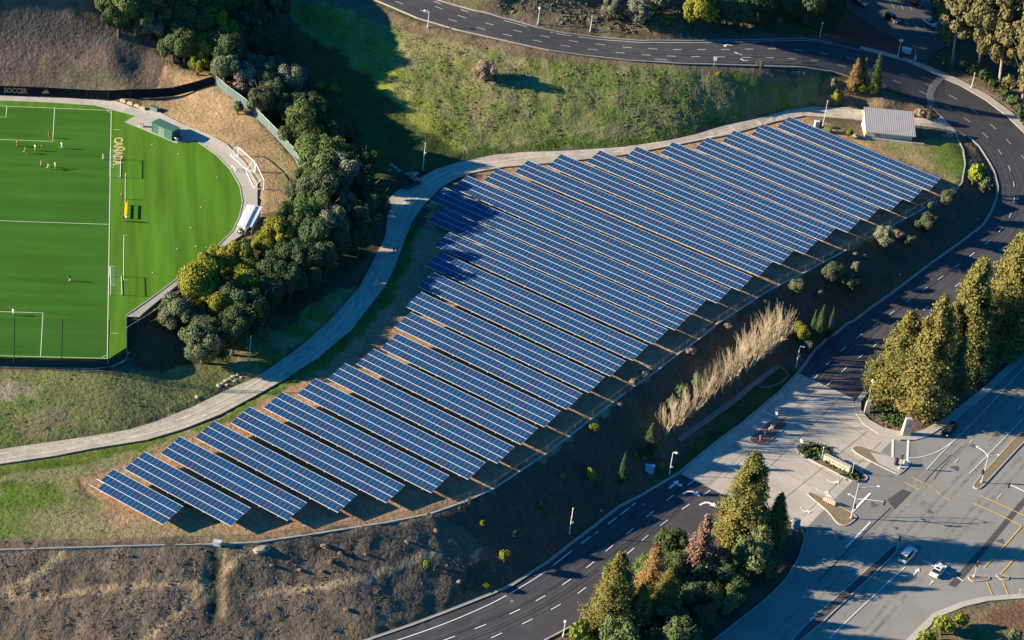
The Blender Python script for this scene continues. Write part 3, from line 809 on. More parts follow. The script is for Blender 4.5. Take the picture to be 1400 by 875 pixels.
island('traffic_island', [(1164, 613.5), (1173, 610), (1186, 613), (1221, 627), (1244, 632), (1243, 637), (1230, 649), (1223, 647), (1196, 634), (1171, 620)], M_TAN)
struct(sheet('island_pad', [(1190, 618.5), (1221, 627), (1242, 632.5), (1241.5, 636.5), (1229, 647), (1224, 645), (1201, 633.5)], 0.15, M_WALK, grid=1.5, press=False))
island('corner_island', [(1104.6, 675), (1108, 673), (1124, 680), (1140, 690), (1157, 697), (1171, 706), (1170, 710), (1158, 719), (1149, 718), (1143, 714), (1134, 702), (1127, 695), (1106, 678)], M_TAN)
island('bark_island', [(1024.5, 602), (1026, 598), (1037, 590), (1053, 575), (1061.5, 572), (1072.5, 574), (1077, 579), (1074, 584.5), (1059, 598), (1046, 608), (1037, 608.5), (1028.6, 606)], M_RED)
island('avenue_median', [(1470, 520), (1400, 586), (1337, 655), (1330, 665), (1334, 669), (1341, 668), (1362, 645), (1400, 604), (1480, 525)], M_TAN, 0.16)
island('avenue_median', [(1226, 746), (1229, 751), (1213, 768), (1090, 884), (1070, 884), (1190, 775), (1219, 747)], M_DARKMED, 0.14)
island('side_island', [(1323, 789), (1326, 786), (1335, 790), (1350, 788), (1353, 790), (1352, 793), (1336, 795), (1328, 795)], M_TAN, 0.14)
island('side_island', [(1361, 786), (1366, 785), (1374, 788), (1380, 790), (1377, 793), (1369, 793)], M_TAN, 0.14)

# gravel track, drive, side walk, parking lot
track = struct(sheet('gravel_track', PATH_TOP + [(1301, 173)] + PATH_LOW[::-1], 0.0, M_GRAVEL, grid=2.5))
M_TRK = mat('packed_gravel', (0.54, 0.47, 0.39), 0.95, var=.25, scale=1.4, var2=.3, scale2=.3, spec=.05)
TRK = [(-40, 632), (0, 624), (75, 614), (151, 600), (205, 589), (258, 574), (310, 550), (352, 527), (388, 504), (428, 476), (465, 450), (497, 405), (520, 365), (538, 325), (552, 285), (575, 260), (612, 236), (655, 222), (720, 213), (800, 209), (880, 202), (960, 188), (1040, 166), (1090, 152), (1150, 153)]
wheel_tracks(TRK, track, (-.85, .85), .6, M_TRK, .03)
struct(band('drive_kerb', PATH_TOP[18:26], 0.3, M_PATCH, z0=-0.1, z1=0.05))
PARK = [(1145, -70), (1158, 12), (1176, 25), (1241, 62), (1245, 84), (1268, 92), (1272, 74), (1300, 60), (1420, 20), (1420, -70)]
lot = struct(sheet('car_park', PARK, 0.0, mat('park_asphalt', (0.11, 0.105, 0.1), 0.85, var=0.1, scale=2, var2=.1, scale2=.1)))
for k in range(3):
    line_mark('bay_line', [(1237 + 12 * k, 28 + k * 2), (1243 + 12 * k, 38 + k * 2)], 0.12, lot)
    line_mark('bay_line', [(1217 + 12 * k, 1 + k), (1223 + 12 * k, 12 + k)], 0.12, lot)
struct(band('valley_walk', [(928, 603), (960, 580), (986, 561), (1020, 535), (1050, 511), (1062, 502)], 1.1, mat('dull_walk', (0.20, 0.19, 0.18), .9, var=.15, scale=1), z0=-0.3, z1=0.05))
struct(band('rain_garden_kerb', [(1035, 529), (1052, 529), (1070, 522), (1078, 513), (1072, 505), (1062, 500), (1055, 508), (1042, 521)], 0.22, M_PATCHL, z0=-0.2, z1=0.08, closed=True))
struct(band('platform_kerb', [p for p in RIM if p[1] > 330], 0.38, M_WALK, z0=-1.5, z1=0.10))
struct(band('platform_kerb', [p for p in RIM if p[1] <= 330], 0.30, M_WALK, z0=-1.5, z1=0.12))

# ================================================================== SETTING: the ground itself
WX = GX + (fbm(GX, GY, 7, 3) - .5) * 5 + (fbm(GX, GY, 2, 5) - .5) * 2.0
WY = GY + (fbm(GX, GY, 7, 31) - .5) * 5 + (fbm(GX, GY, 2, 51) - .5) * 2.0
TINT = np.empty((NY, NX, 3)); AMP = np.full((NY, NX), 0.16)
nz1 = np.clip((fbm(GX, GY, 9, 60) - .32) / .36, 0, 1); nz2 = np.clip((fbm(GX, GY, 3.2, 70) - .3) / .4, 0, 1); nz3 = np.clip((fbm(GX, GY, 22, 80) - .35) / .3, 0, 1)
def mixc(c1, c2, t):
    return np.array(c1)[None, None] * (1 - t[..., None]) + np.array(c2)[None, None] * t[..., None]
TINT[:] = mixc((0.15, 0.112, 0.078), (0.10, 0.092, 0.05), nz1)
def paint(poly, c1, c2=None, n=nz1, amp=0.1, warp=True, world=False):
    P = np.asarray(poly, float) if world else GL(poly)
    m = inside(P, WX if warp else GX, WY if warp else GY)
    TINT[m] = mixc(c1, c2 if c2 is not None else c1, n)[m]
    AMP[m] = amp
def stroke(line, w, c, k=1.0, dip=0.0):
    D = seg_dist(smooth_line(GL(line), 1), GX + (fbm(GX, GY, 2, 5) - .5) * 1.2, GY + (fbm(GX, GY, 2, 15) - .5) * 1.2)
    t = np.clip((w - D) / (w * .5), 0, 1) * k
    TINT[:] = TINT * (1 - t[..., None]) + np.array(c) * t[..., None]
    global DIP
    DIP = DIP - dip * np.clip((w * 1.4 - D) / (w * 1.4), 0, 1)
DIP = np.zeros((NY, NX))
paint([(-90, -90), (-90, 128), (0, 130), (130, 132), (290, 108), (260, 90), (180, 20), (140, -90)], (0.195, 0.140, 0.110), (0.15, 0.113, 0.088), nz2, 0.17)
paint([(80, 95), (180, 100), (200, 128), (60, 128)], (0.13, 0.115, 0.075), (0.16, 0.135, 0.095), nz1, 0.12)
paint([(195, 132), (230, 100), (255, 85), (292, 104), (335, 150), (408, 222), (414, 262), (385, 305), (335, 328), (262, 182), (185, 150)], (0.36, 0.245, 0.145), (0.29, 0.20, 0.115), nz1, 0.06)
paint([(385, 205), (408, 222), (414, 255), (395, 262), (372, 235)], (0.26, 0.23, 0.10), (0.36, 0.25, 0.14), nz2, 0.06)
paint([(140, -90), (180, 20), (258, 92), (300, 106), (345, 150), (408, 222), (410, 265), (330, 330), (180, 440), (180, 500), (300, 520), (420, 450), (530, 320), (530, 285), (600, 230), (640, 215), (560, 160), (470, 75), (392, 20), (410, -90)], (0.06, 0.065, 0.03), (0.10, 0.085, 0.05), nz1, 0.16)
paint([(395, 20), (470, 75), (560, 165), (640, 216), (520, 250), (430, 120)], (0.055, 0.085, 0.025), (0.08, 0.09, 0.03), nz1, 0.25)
paint([(-90, 503), (150, 509), (200, 505), (260, 500), (310, 490), (370, 500), (352, 516), (314, 530), (264, 556), (176, 588), (63, 606), (-90, 620)], (0.095, 0.16, 0.03), (0.20, 0.18, 0.085), nz3 * .7, 0.10)
paint([(-90, 515), (60, 525), (80, 540), (-90, 545)], (0.30, 0.25, 0.17), (0.12, 0.15, 0.05), nz2, 0.12)
paint([(20, 560), (100, 560), (120, 590), (30, 600)], (0.15, 0.15, 0.065), (0.21, 0.18, 0.10), nz2, 0.10)
paint([(220, 578), (240, 560), (330, 525), (345, 517), (305, 533), (262, 556)], (0.38, 0.28, 0.18), None, nz1, 0.05)
paint([(300, 500), (330, 460), (370, 455), (450, 400), (490, 395), (414, 471), (388, 490), (350, 516), (310, 520)], (0.12, 0.165, 0.03), (0.30, 0.235, 0.12), nz2, 0.12)
paint([(-90, 640), (75, 622), (200, 600), (300, 566), (354, 538), (407, 506), (436, 488), (456, 470), (501, 423), (540, 364), (565, 305), (580, 312), (545, 395), (500, 455), (440, 505), (355, 556), (210, 618), (130, 650), (100, 665), (135, 690), (185, 742), (-90, 757)], (0.12, 0.165, 0.042), (0.25, 0.205, 0.115), nz3 * .8, 0.07)
paint([(0, 655), (60, 660), (90, 685), (40, 695), (0, 690)], (0.085, 0.15, 0.02), (0.12, 0.15, 0.04), nz2, 0.12)
paint([(-90, 641), (75, 623), (200, 601), (300, 567), (354, 539), (407, 507), (436, 489), (456, 471), (501, 424), (540, 365), (565, 305), (577, 312), (543, 392), (497, 450), (440, 500), (355, 550), (208, 612), (90, 640), (-90, 660)], (0.075, 0.12, 0.022), (0.12, 0.15, 0.035), nz2, 0.14)
pad = [(112, 664), (150, 640), (210, 616), (355, 556), (440, 505), (500, 455), (545, 395), (580, 312), (590, 280), (646, 236), (689, 228), (760, 221), (850, 211), (930, 196), (1000, 182), (1060, 165), (1105, 157), (1140, 172), (1290, 245), (1303, 262)] + [p for p in RIM if 100 < p[0] < 1300][::-1] + [(160, 720)]
paint(pad, (0.37, 0.232, 0.138), (0.30, 0.195, 0.118), nz1, 0.035)
paint([(185, 700), (330, 715), (350, 745), (100, 750), (150, 730)], (0.31, 0.215, 0.13), (0.20, 0.18, 0.09), nz2, 0.07)
paint([(1135, 172), (1170, 185), (1250, 192), (1312, 190), (1320, 222), (1315, 250), (1300, 262), (1285, 240)], (0.10, 0.15, 0.03), (0.27, 0.22, 0.115), nz3, 0.06, warp=False)
paint([(1180, 196), (1255, 205), (1290, 238), (1230, 215)], (0.30, 0.225, 0.12), (0.16, 0.17, 0.055), nz1, 0.05)
paint([(1110, 146), (1125, 108), (1175, 112), (1240, 134), (1278, 152), (1284, 160), (1244, 158), (1180, 145)], (0.30, 0.205, 0.12), (0.17, 0.13, 0.08), nz1, 0.12)
paint([(380, -40), (450, -10), (513, 6), (571, 31), (627, 47), (700, 63), (801, 82), (926, 92), (1050, 96), (1120, 100), (1112, 144), (1043, 159), (988, 171), (857, 199), (760, 205), (640, 217), (560, 165), (470, 75), (395, 22)], (0.125, 0.175, 0.038), (0.235, 0.205, 0.10), nz2 * .75 + nz3 * .25, 0.26)
paint([(395, 15), (450, 0), (520, 40), (560, 120), (640, 180), (640, 216), (560, 165), (470, 75)], (0.175, 0.215, 0.035), (0.235, 0.23, 0.075), nz2, 0.2)
paint([(620, 60), (700, 85), (760, 130), (700, 160), (640, 110)], (0.155, 0.18, 0.055), (0.23, 0.205, 0.11), nz2, 0.28)
paint([(640, 214), (760, 203), (857, 197), (1000, 164), (985, 160), (850, 188), (750, 194), (620, 205)], (0.065, 0.13, 0.02), (0.12, 0.14, 0.04), nz2, 0.18)
paint([(405, -30), (513, 4), (571, 30), (627, 46), (700, 62), (801, 81), (926, 91), (1050, 95), (1120, 98), (1120, 108), (1050, 103), (926, 97), (801, 90), (700, 76), (640, 66), (560, 44), (480, 14)], (0.22, 0.16, 0.105), (0.165, 0.125, 0.08), nz2, 0.15)
paint([(596, -2), (700, 26), (826, 50), (1002, 53), (1050, 52), (1040, 40), (980, -30), (760, -90), (560, -60)], (0.155, 0.12, 0.085), (0.11, 0.105, 0.065), nz2, 0.32)
paint([(850, 35), (900, 10), (930, 38), (900, 50)], (0.14, 0.15, 0.05), (0.17, 0.14, 0.08), nz2, 0.3)
paint([(1050, 52), (1138, 56), (1206, 73), (1241, 83), (1241, 62), (1176, 28), (1130, 20), (1050, 40)], (0.14, 0.065, 0.05), (0.18, 0.11, 0.075), nz1, 0.08)
paint([(1040, 48), (1000, 10), (1020, -60), (1145, -60), (1158, 10), (1135, 50)], (0.05, 0.075, 0.03), (0.07, 0.085, 0.035), nz1, 0.15)
paint([(1262, 95), (1290, 100), (1400, 178), (1480, 260), (1490, 60), (1300, 55), (1268, 70)], (0.20, 0.14, 0.095), (0.13, 0.10, 0.065), nz1, 0.12)
# south and east slopes below the rim
paint([(-90, 757), (350, 743), (600, 702), (720, 640), (660, 740), (600, 830), (430, 900), (-90, 980)], (0.198, 0.143, 0.108), (0.140, 0.112, 0.076), nz2 * .6 + nz1 * .4, 0.25)
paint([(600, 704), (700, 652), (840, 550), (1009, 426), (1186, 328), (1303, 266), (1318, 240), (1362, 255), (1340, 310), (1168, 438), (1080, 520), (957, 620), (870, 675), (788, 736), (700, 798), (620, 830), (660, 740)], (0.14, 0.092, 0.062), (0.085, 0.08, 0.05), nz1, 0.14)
paint([(430, 895), (503, 872), (614, 832), (672, 808), (660, 800), (600, 820), (480, 862), (380, 900)], (0.27, 0.19, 0.115), (0.20, 0.145, 0.09), nz2, 0.12)
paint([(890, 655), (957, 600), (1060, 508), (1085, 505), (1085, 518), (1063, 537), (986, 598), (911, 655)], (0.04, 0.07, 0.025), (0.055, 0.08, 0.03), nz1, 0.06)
paint([(1187, 527), (1172, 550), (1185, 578), (1230, 596), (1262, 592), (1330, 545), (1395, 485), (1500, 380), (1440, 320), (1322, 415)], (0.20, 0.13, 0.085), (0.11, 0.075, 0.055), nz1, 0.05)
paint([(744, 876), (850, 808), (960, 726), (1015, 692), (1060, 700), (1094, 722), (1099, 738), (1090, 765), (1050, 816), (979, 872), (920, 920), (690, 920)], (0.16, 0.10, 0.07), (0.10, 0.07, 0.05), nz1, 0.06)
paint([(1215, 925), (1245, 880), (1280, 845), (1320, 828), (1500, 810), (1500, 925)], (0.20, 0.155, 0.095), (0.11, 0.13, 0.05), nz1, 0.10)
paint([(1325, 850), (1345, 830), (1420, 822), (1420, 870), (1375, 862)], (0.17, 0.095, 0.06), (0.20, 0.13, 0.085), nz1, 0.06)
for ln, w, c, k, dp in (([(-20, 815), (60, 815), (130, 806), (175, 802), (260, 800), (292, 790)], .8, (0.42, 0.29, 0.17), .9, .1), ([(190, 880), (240, 842), (262, 814), (297, 787)], .85, (0.44, 0.30, 0.17), .92, .1),
                        ([(300, 782), (318, 768), (335, 754)], .7, (0.48, 0.33, 0.19), .9, .0), ([(0, 812), (50, 787), (82, 756)], .7, (0.46, 0.34, 0.19), .85, 0), ([(350, 812), (420, 803), (500, 797), (540, 775), (578, 758), (600, 758)], .7, (0.46, 0.32, 0.19), .9, 0),
                        ([(302, 845), (304, 810), (302, 780), (306, 760)], .7, (0.36, 0.25, 0.15), .75, .1), ([(295, 752), (293, 790), (294, 815), (290, 845)], 1.3, (0.04, 0.05, 0.035), .95, .45),
                        ([(92, 0), (122, 28), (128, 34)], .5, (0.08, 0.065, 0.05), .7, .35), ([(120, 0), (150, 20), (168, 36), (200, 55), (222, 72)], .8, (0.09, 0.07, 0.055), .7, .45), ([(168, 38), (180, 62), (184, 110)], .3, (0.09, 0.07, 0.05), .6, .2), ([(222, 75), (220, 105), (212, 122)], .4, (0.10, 0.07, 0.05), .7, .25),
                        ([(0, 30), (60, 28), (105, 32)], .4, (0.19, 0.15, 0.115), .5, 0), ([(120, 58), (158, 56), (168, 60)], .5, (0.2, 0.165, 0.125), .6, 0), ([(228, 74), (243, 85), (236, 105), (222, 125)], 1.0, (0.30, 0.2, 0.12), .6, 0),
                        ([(760, 182), (800, 180), (850, 175), (900, 163)], .35, (0.30, 0.25, 0.14), .7, 0), ([(600, 165), (640, 160), (700, 152), (740, 150)], .3, (0.24, 0.2, 0.11), .5, 0), ([(740, 35), (770, 22), (800, 15), (830, 8)], .35, (0.26, 0.2, 0.14), .7, 0), ([(840, 135), (852, 122), (858, 118)], .5, (0.28, 0.22, 0.14), .7, 0)):
    stroke(ln, w, c, k, dp)
road_dark = seg_dist(GL(ROAD_NEAR), GX, GY)
low = np.zeros((NY, NX), bool)
for P in SHEETS:
    x0, y0 = P.min(0) - 1.5; x1, y1 = P.max(0) + 1.5
    bx = (GX > x0) & (GX < x1) & (GY > y0) & (GY < y1)
    sub = np.where(bx)
    xs, ys = GX[sub], GY[sub]
    ins = inside(P, xs, ys) | (seg_dist(P, xs, ys, True) < 0.85)
    low[sub[0][ins], sub[1][ins]] = True
soft = blur(low.astype(float), 3)
relief = (fbm(GX, GY, 2.6, 101, 3) - .5) * 2.2 * AMP + (RNG.random((NY, NX)) - .5) * AMP * 0.9 + (fbm(GX, GY, 8, 111, 2) - .5) * 1.6 * AMP
relief = (relief + DIP) * np.clip(1 - soft * 1.6, 0, 1)
far_m = (GX < -150) | (GX > 190) | (GY < -125) | (GY > 255)
relief[far_m] = 0
ZM = ZS + relief
ZM[low] = ZS[low] - 0.3
ZG = ZM
idx = np.arange(NX * NY).reshape(NY, NX)
F = np.stack([idx[:-1, :-1], idx[:-1, 1:], idx[1:, 1:], idx[1:, :-1]], -1).reshape(-1, 4)
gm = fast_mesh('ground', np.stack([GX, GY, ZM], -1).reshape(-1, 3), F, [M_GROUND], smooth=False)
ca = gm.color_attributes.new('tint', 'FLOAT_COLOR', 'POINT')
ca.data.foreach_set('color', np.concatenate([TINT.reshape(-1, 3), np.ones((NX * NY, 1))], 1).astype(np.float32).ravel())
ground = struct(link('ground', gm))
# ================================================================== SOLAR ARRAY
UL = [(156.4,641.4),(197.9,617.1),(247.1,596.9),(293.3,575.4),(341.4,555.7),(385.7,535.4),(431.4,517.1),(471.9,496.7),(510.4,477.1),(544.3,455.7),(561.4,426.9),(576,399.3),(592.9,372.1),(603.6,344.6),(615,318.6),(607,285.3),(607.9,256.4),(639.3,240.4),(680.4,231.4),(721.4,220),(766.9,211.1),(820,206.1),(870.7,200.9),(918.9,194.7),(966.1,188.1),(1003.1,178.9),(1041.8,170),(1077.9,160.3)]
LL = [(127.1,665.4),(169.7,641.4),(219.3,619.7),(266,598.3),(315.4,578.3),(360.7,557.9),(406.9,538.6),(448.1,517.9),(487.9,497.1),(519.7,476.4),(538.9,446.7),(553.9,418.6),(571,391.1),(581.4,362.9),(593.1,334.6),(585.5,300.8),(587.9,273.6),(617.9,256.4),(661.7,245.7),(704.2,234.6),(749.7,226),(802.9,220.7),(854,215.7),(903.6,209),(950.7,202.9),(987.9,192.9),(1026.9,183.6),(1063.1,173.6)]
LR = [(222.1,717.9),(315,719.6),(392.6,712.1),(461.7,701.1),(528.3,687.8),(589.3,674.3),(640,655.7),(679.6,633.8),(712.1,608.3),(743.9,584.3),(774.6,559.9),(805.4,537.2),(834.3,514.3),(865,492.9),(893.5,470.6),(922.4,451.4),(946.4,429.7),(980,414.6),(1010.5,397.1),(1037.4,377.4),(1066.9,361.4),(1099.6,347.4),(1125,330.2),(1158.9,317.8),(1185.3,301.9),(1217.1,289.3),(1244.6,275.7),(1270,261)]
UR = [(251,691.7),(342.9,694),(419.6,686.7),(488.1,676),(553.1,663.1),(614,649.7),(664,632.1),(703.1,610.4),(735.3,585),(766.4,561.4),(796.9,538),(826.1,515.4),(855.3,493.6),(885.3,472.1),(913,450.5),(942.1,431.4),(965.3,410.7),(998.6,395),(1029.3,378.5),(1055.3,359),(1084,343.1),(1116.7,329.3),(1142,312.1),(1175,300.4),(1201,284.7),(1232.9,271.7),(1260,259.3),(1285.4,243.6)]
H_LOW, RISE, RUN = 1.75, 1.10, 5.64
TILT = math.atan2(RISE, RUN); SLOPE = math.hypot(RISE, RUN)
PW, PLN, PT = 0.985, 1.845, 0.04
def panel_material():
    m = bpy.data.materials.new('solar_cells'); m.use_nodes = True
    N = m.node_tree.nodes; L = m.node_tree.links; b = N['Principled BSDF']
    oi = N.new('ShaderNodeObjectInfo'); r = N.new('ShaderNodeValToRGB')
    e = r.color_ramp.elements
    e[0].position = 0.0; e[0].color = (0.010, 0.062, 0.165, 1)
    e[1].position = 1.0; e[1].color = (0.028, 0.048, 0.118, 1)
    for p, c in ((0.3, (0.012, 0.056, 0.142)), (0.62, (0.016, 0.054, 0.132)), (0.88, (0.023, 0.048, 0.122))):
        q = e.new(p); q.color = (*c, 1)
    L.new(oi.outputs['Random'], r.inputs[0])
    tc = N.new('ShaderNodeTexCoord')
    v = N.new('ShaderNodeTexVoronoi'); v.inputs['Scale'].default_value = 14
    L.new(tc.outputs['Object'], v.inputs['Vector'])
    mr = N.new('ShaderNodeMapRange'); mr.inputs['To Min'].default_value = 0.88; mr.inputs['To Max'].default_value = 1.12
    L.new(v.outputs['Color'], mr.inputs[0])
    sc = N.new('ShaderNodeVectorMath'); sc.operation = 'SCALE'
    L.new(r.outputs[0], sc.inputs[0]); L.new(mr.outputs[0], sc.inputs['Scale'])
    L.new(sc.outputs[0], b.inputs['Base Color'])
    b.inputs['Roughness'].default_value = 0.22; b.inputs['Specular IOR Level'].default_value = 0.35
    return m
M_CELL = panel_material()
fr, fx = 0.026, 0.011
w2, l2 = PW / 2, PLN / 2
pv = [(-w2, -l2, 0), (w2, -l2, 0), (w2, l2, 0), (-w2, l2, 0), (-w2 + fx, -l2 + fr, -.004), (w2 - fx, -l2 + fr, -.004), (w2 - fx, l2 - fr, -.004), (-w2 + fx, l2 - fr, -.004), (-w2, -l2, -PT), (w2, -l2, -PT), (w2, l2, -PT), (-w2, l2, -PT)]
pf = [(4, 5, 6, 7), (0, 1, 5, 4), (1, 2, 6, 5), (2, 3, 7, 6), (3, 0, 4, 7), (8, 9, 1, 0), (9, 10, 2, 1), (10, 11, 3, 2), (11, 8, 0, 3), (11, 10, 9, 8)]
M_FRAME = mat('panel_frame', (0.52, 0.55, 0.60), 0.45, spec=0.4)
panel_me = mesh_of('solar_panel', pv, pf, [M_CELL, M_FRAME], [0] + [1] * 9)
fb = MB()
fb.box((0, 0, -0.16), (0.12, SLOPE + 0.30, 0.14), m=0)
rafter_me = fb.mesh('rafter', M_GALV)
ORD = ['', 'second', 'third', 'fourth', 'fifth', 'sixth', 'seventh', 'eighth', 'ninth', 'tenth', 'eleventh', 'twelfth', 'thirteenth', 'fourteenth']
def table_label(i):
    if i == 0: return 'shortest solar table, a panel missing at its lower left end'
    if i == 27: return 'solar table nearest the metal-roofed building, at the far right end of the array'
    if i < 14: return '%s solar table counted from the short one at the lower left end of the array' % ORD[i]
    return '%s solar table counted back from the one nearest the metal-roofed building' % ORD[27 - i]
tables = []
AZ = math.radians(-30.9)
u = np.array([math.cos(AZ), math.sin(AZ)]); wv = np.array([-u[1], u[0]])
for i in range(28):
    zl = ZP + H_LOW
    aL, aR = unp(*LL[i], zl)[:2], unp(*LR[i], zl)[:2]
    bL, bR = unp(*UL[i], zl + RISE)[:2] - wv * RUN, unp(*UR[i], zl + RISE)[:2] - wv * RUN
    if i == 0: aL = aL
    oL = (aL + bL) / 2; oR = (aR + bR) / 2
    d = oR - oL; Ltab = float(np.hypot(*d)); az = math.atan2(d[1], d[0])
    n = int(round(Ltab / 1.012)); pitch = max(Ltab / n, .992)
    c = (oL + oR) / 2
    zg = float(Z(c[0], c[1]))
    T = thing('solar_table', table_label(i), 'solar array', (c[0], c[1], zg), az, 'rows of tilted solar tables on the dirt pad')
    T['_z'] = zl - zg
    del T['_z']
    h0 = zl - zg
    for row in range(3):
        s = (row + .5) * SLOPE / 3
        for k in range(n):
            if i == 0 and row == 0 and k == 0: continue
            o = link('solar_panel', panel_me, T, (-Ltab / 2 + (k + .5) * pitch, s * math.cos(TILT), h0 + s * math.sin(TILT)))
            o.rotation_euler = (TILT, 0, 0)
    nf = max(3, int(round(Ltab / 4.3)))
    for k in range(nf):
        x = -Ltab / 2 + (k + .5) * Ltab / nf
        o = link('rafter', rafter_me, T, (x, SLOPE / 2 * math.cos(TILT), h0 + RISE / 2)); o.rotation_euler = (TILT, 0, 0)
        if i in (0,) or True:
            pm = MB(); pm.tube([(0, 0, -0.3), (0, 0, h0 + RISE / 2 - 0.2)], 0.09, 8)
            if k == 0: post_me = pm.mesh('post', M_GALV)
            link('post', post_me, T, (x, RUN / 2, 0))
    for q, s in enumerate((0.02, SLOPE / 3, 2 * SLOPE / 3, SLOPE - 0.02)):
        rb = MB(); ext = 0.9 if (i == 0 and q < 2) else 0.0
        rb.box((-ext / 2, 0, -0.05), (Ltab + ext + 0.06, 0.10, 0.075))
        o = rb.part('rail', M_GALV if q in (0,) else M_ALU, T, loc=(0, s * math.cos(TILT), h0 + s * math.sin(TILT)))
        o.rotation_euler = (TILT, 0, 0)
    tables.append(T)
# ================================================================== PLANTS
def leaf_mesh(name, C, Nrm, size, m, rng, stretch=1.3):
    """one small bent leaf-clump quad per centre"""
    n = len(C)
    Nrm = Nrm / np.maximum(np.linalg.norm(Nrm, axis=1), 1e-6)[:, None]
    R = rng.normal(size=(n, 3))
    T = np.cross(Nrm, R); T /= np.maximum(np.linalg.norm(T, axis=1), 1e-6)[:, None]
    B = np.cross(Nrm, T)
    s = (size * rng.uniform(0.65, 1.35, n))[:, None]
    V = np.stack([C - T * s * .5 - B * s * .5 * stretch, C + T * s * .62 - B * s * .3 * stretch + Nrm * s * .12, C + T * s * .45 + B * s * .5 * stretch, C - T * s * .55 + B * s * .38 * stretch - Nrm * s * .12], 1).reshape(-1, 3)
    return fast_mesh(name, V, np.arange(4 * n).reshape(n, 4), [m])
def shell(n, c, r, rng, inner=0.55):
    d = rng.normal(size=(n, 3)); d /= np.linalg.norm(d, axis=1)[:, None]
    rad = rng.uniform(inner, 1.05, n) ** 0.6
    return c + d * rad[:, None] * np.asarray(r), d
def broad_crown(seed, m, lobes=13, per=230, leaf=0.34, flat=0.85, spread=0.70, lobe_r=(0.28, 0.44), gap=0.0):
    """unit crown: radius about 1, centre at z 0"""
    rng = np.random.default_rng(seed); Cs = []; Ns = []
    for k in range(lobes):
        d = rng.normal(size=3); d /= np.linalg.norm(d)
        if d[2] < -0.55: d[2] *= -0.6
        c = d * spread * rng.uniform(0.6, 1.2) * np.array([rng.uniform(.85, 1.15), rng.uniform(.85, 1.15), flat])
        r = rng.uniform(*lobe_r) * rng.choice([.7, 1.0, 1.2])
        P, D = shell(per, c, np.array([r, r, r * .85]), rng)
        out = c / max(np.linalg.norm(c), .1)
        Cs.append(P); Ns.append(D + out * .35 + rng.normal(size=D.shape) * .45)
    if not gap:
        P, D = shell(per * 2, np.zeros(3), np.array([.55, .55, .5]), rng); Cs.append(P); Ns.append(D + rng.normal(size=D.shape) * .5)
    return leaf_mesh('crown', np.vstack(Cs), np.vstack(Ns), leaf * 0.30, m, rng)
def conifer_crown(seed, m, n=3400, power=0.85, droop=0.25, leaf=0.075, ragged=0.28, low=0.06, levels=17):
    """unit crown: height 1, base radius about 1 (scaled later)"""
    rng = np.random.default_rng(seed); C = []; N = []
    nb = levels * 7
    for b in range(nb):
        t = low + (1 - low) * (b / nb) ** 1.05
        a = rng.uniform(0, 2 * math.pi)
        R = (max(1 - t, 0.0) ** power) * rng.uniform(1 - ragged, 1 + ragged * .35) * (1.0 if t > .2 else .75 + t * 1.25) + 0.03
        k = int(n / nb * (0.35 + 1.4 * R))
        s = rng.uniform(0.12, 1, k) ** 0.6
        wob = np.clip(rng.normal(size=(k, 3)), -1.6, 1.6) * np.stack([.05 + .12 * s * R, .05 + .12 * s * R, .012 + .02 * s], 1)
        P = np.stack([np.cos(a) * s * R, np.sin(a) * s * R, t + 0.03 - droop * .22 * s ** 2 * R], 1) + wob
        C.append(P)
        N.append(np.stack([np.full(k, math.cos(a)), np.full(k, math.sin(a)), np.full(k, .7)], 1) + rng.normal(size=(k, 3)) * .55)
    return np.vstack(C), np.vstack(N), rng
